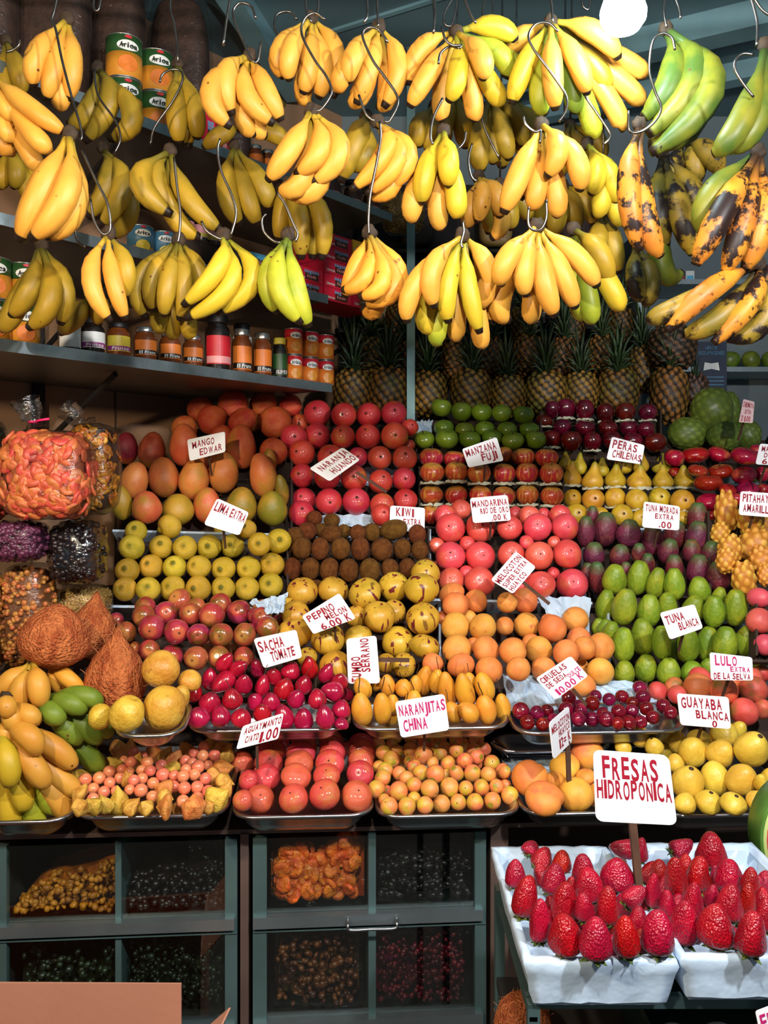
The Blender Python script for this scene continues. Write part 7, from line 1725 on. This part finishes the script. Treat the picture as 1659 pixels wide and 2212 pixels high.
# ================================================================ coconuts
M['coir'] = skin('coir', (216, 136, 74), (180, 102, 54), 6, rough=.9, var=.08, bump=1.0, bscale=22, spec=.1, stretch=(1, 1, .35))
M['fibre'] = plain('fibre', (190, 122, 74), .9)
COCO = [(0, 0), (.004, .02), (.05, .06), (.14, .12), (.24, .24), (.36, .38), (.5, .47), (.64, .5), (.78, .45), (.9, .32), (.97, .17), (1, 0)]
COCO2 = [(0, 0), (.01, .06), (.06, .16), (.16, .29), (.3, .42), (.48, .49), (.64, .5), (.8, .43), (.92, .28), (.98, .14), (1, 0)]
def coconut(px, py, w_, h, D, pr, lab, ax=(0, 0, 1), nf=80, seed=1):
    rr = random.Random(seed); f = prof(pr)
    me = fruit_mesh('coconut', shaped(pr, .05, seed), M['coir'], 30, 22)
    co = [v.co + Vector((rr.uniform(-1, 1), rr.uniform(-1, 1), rr.uniform(-1, 1))) * .008 for v in me.vertices]
    for v, q in zip(me.vertices, co): v.co = q
    o = obj('coconut', me, None, P(px, py, D), q_axis(ax, seed), (w_ * D / F, w_ * D / F, h * D / F))
    tag(o, lab, 'coconut', 'husky coconuts')
    mb = MB()
    for i in range(nf):
        t = rr.random() ** 1.2 * .9; th = rr.uniform(0, 6.28); r = f(t)
        p = Vector((r * math.cos(th), r * math.sin(th), .5 - t)); d = Vector((math.cos(th) * .5, math.sin(th) * .5, 1 - t)) + Vector((rr.uniform(-.6, .6), rr.uniform(-.6, .6), rr.uniform(-.3, .4)))
        d.normalize(); L = rr.uniform(.03, .11)
        mb.tube([p * .99, p + d * L * .5, p + d * L + Vector((rr.uniform(-1, 1), rr.uniform(-1, 1), 0)) * .04], [.005, .004, .002], 3)
    mb.build('husk_fibres', M['fibre'], o)['kind'] = 'stuff'
coconut(118, 1374, 150, 140, 1.97, COCO2, 'broad coconut on the left of the three', (.15, 0, 1), seed=1)
coconut(200, 1352, 100, 150, 2.12, COCO, 'tufted coconut at the back of the three', (.1, .1, 1), seed=2)
coconut(252, 1448, 134, 190, 2.02, COCO, 'pointed dark coconut in front of the other two', (.05, -.05, 1), seed=3)
coconut(1132, 2206, 130, 118, 1.45, COCO2, 'coconut on the stand board at the bottom edge', (.2, -.3, 1), seed=4)

# ================================================================ watermelon, right-hand shelf, poster
M['rind'] = skin('rind', (96, 150, 50), (40, 96, 40), 5, rough=.35, stretch=(1, 1, .3)); M['rind_pale'] = plain('rind_pale', (206, 220, 130), .5); M['melon_flesh'] = plain('melon_flesh', (226, 60, 80), .35, 0, .15, 12)
WM = empty('watermelon_slice', P(1712, 1800, 1.66), 'cut watermelon at the right edge, rind and pink flesh showing', 'watermelon')
Rw = .105
def disc(r, y0, y1, name, mat):
    MB().lathe([(r * .985, y0), (r, y0 + .002), (r, y1 - .002), (r * .985, y1)], 36, Matrix.Rotation(math.radians(90), 4, 'X') @ Matrix.Diagonal((.72, 1, 1, 1))).build(name, mat, WM, True)
disc(Rw, -.03, .03, 'rind', M['rind']); disc(Rw * .93, -.0315, .0315, 'pale_rind', M['rind_pale']); disc(Rw * .85, -.033, .033, 'flesh', M['melon_flesh'])
MB().box((-.10, -.04, -.125), (.10, .04, -.107)).build('slice_board', M['board'], WM)
for i, (px, w_) in enumerate(((1578, 42), (1622, 42), (1666, 42))):
    D = 3.64; o = obj('avocado', K['avocado'][i % 2], None, Vector(((px - CX) / F * D, D, 2.102 + w_ * .52 * D / F)), q_axis((.6, -.4, .3)), (w_ * D / F,) * 3)
    tag(o, 'dark green avocado, %s on the right-hand back shelf' % ORD[i], 'avocado', 'avocados on the back shelf')
for i, px in enumerate((1630, 1682)):
    D = 3.60; o = obj('avocado', K['avocado'][0], None, Vector(((px - CX) / F * D, D, 1.70)), q_axis((0, 0, 1)), (.085, .085, .15))
    tag(o, 'dark green papaya, %s on the lowest back shelf' % ORD[i], 'papaya', 'papayas on the lowest back shelf')
def flat_board(px0, py0, px1, py1, D, body, lab, name, cat):
    a, b = P(px0, py0, D), P(px1, py1, D)
    e = empty(name, ((a.x + b.x) / 2, D, b.z), lab, cat)
    MB().box((a.x - e.location.x, 0, 0), (b.x - e.location.x, .006, a.z - b.z)).build('board', body, e)
    return e, (b.x - a.x), (a.z - b.z)
M['navy'] = plain('navy', (24, 40, 62), .5)
e, w_, h = flat_board(1503, 738, 1570, 856, 3.50, M['navy'], 'navy notice with a white book symbol and lettering', 'complaints_notice', 'sign')
def fl_word(e, tx, a0, a1, z0, z1, m_):
    V, Fc = word(tx, a0, 0, a1, 1, .0)
    MB().add([(a, -.001, z1 + (z0 - z1) * b) for a, b in V], Fc).build('lettering', M[m_], e)
fl_word(e, 'LIBRO DE', -.2 * w_, .2 * w_, .86 * h, .92 * h, 'lab_blue'); fl_word(e, 'RECLAMACIONES', -.42 * w_, .42 * w_, .76 * h, .83 * h, 'lab_blue')
for s in (-1, 1):
    MB().slab((0, -.001, .50 * h), (s * .26 * w_, -.001, .47 * h), (s * .22 * w_, -.001, .62 * h), (0, -.001, .60 * h), (0, -.0015, 0)).build('book_symbol', M['lab_white'], e)
for k in range(4): MB().box((-.4 * w_, -.0012, (.34 - .07 * k) * h), (.4 * w_, -.0002, (.36 - .07 * k) * h)).build('text_line', M['lab_blue'], e)
e, w_, h = flat_board(1418, 700, 1432, 790, 3.46, M['lab_yellow'], 'narrow yellow and red poster beside the dark pineapple', 'poster', 'poster')
fl_word(e, 'A', -.4 * w_, .4 * w_, .3 * h, .6 * h, 'lab_red')
for i, (px, body) in enumerate(((1425, 'lab_white'), (1446, 'lab_orange'), (1466, 'lab_red'), (1488, 'lab_white'))):
    D = 3.66; x = (px - CX) / F * D
    e = empty('snack_packet', (x, D, 2.461), 'small packet on the top back shelf, %s' % ORD[i], 'packet', 'packets on the back shelf')
    MB().box((-.018, -.015, 0), (.018, .015, .065)).build('packet_body', M[body], e)
    MB().box((-.014, -.016, .02), (.014, -.0152, .045)).build('packet_label', M['lab_sky' if i % 2 else 'lab_red'], e)
jar(Vector((1.13, 3.60, 2.101)), .045, .14, 'lab_blue', 'lab_white', None, 'lid_metal', 'pale water jar beside the blackened plantains', group=None)
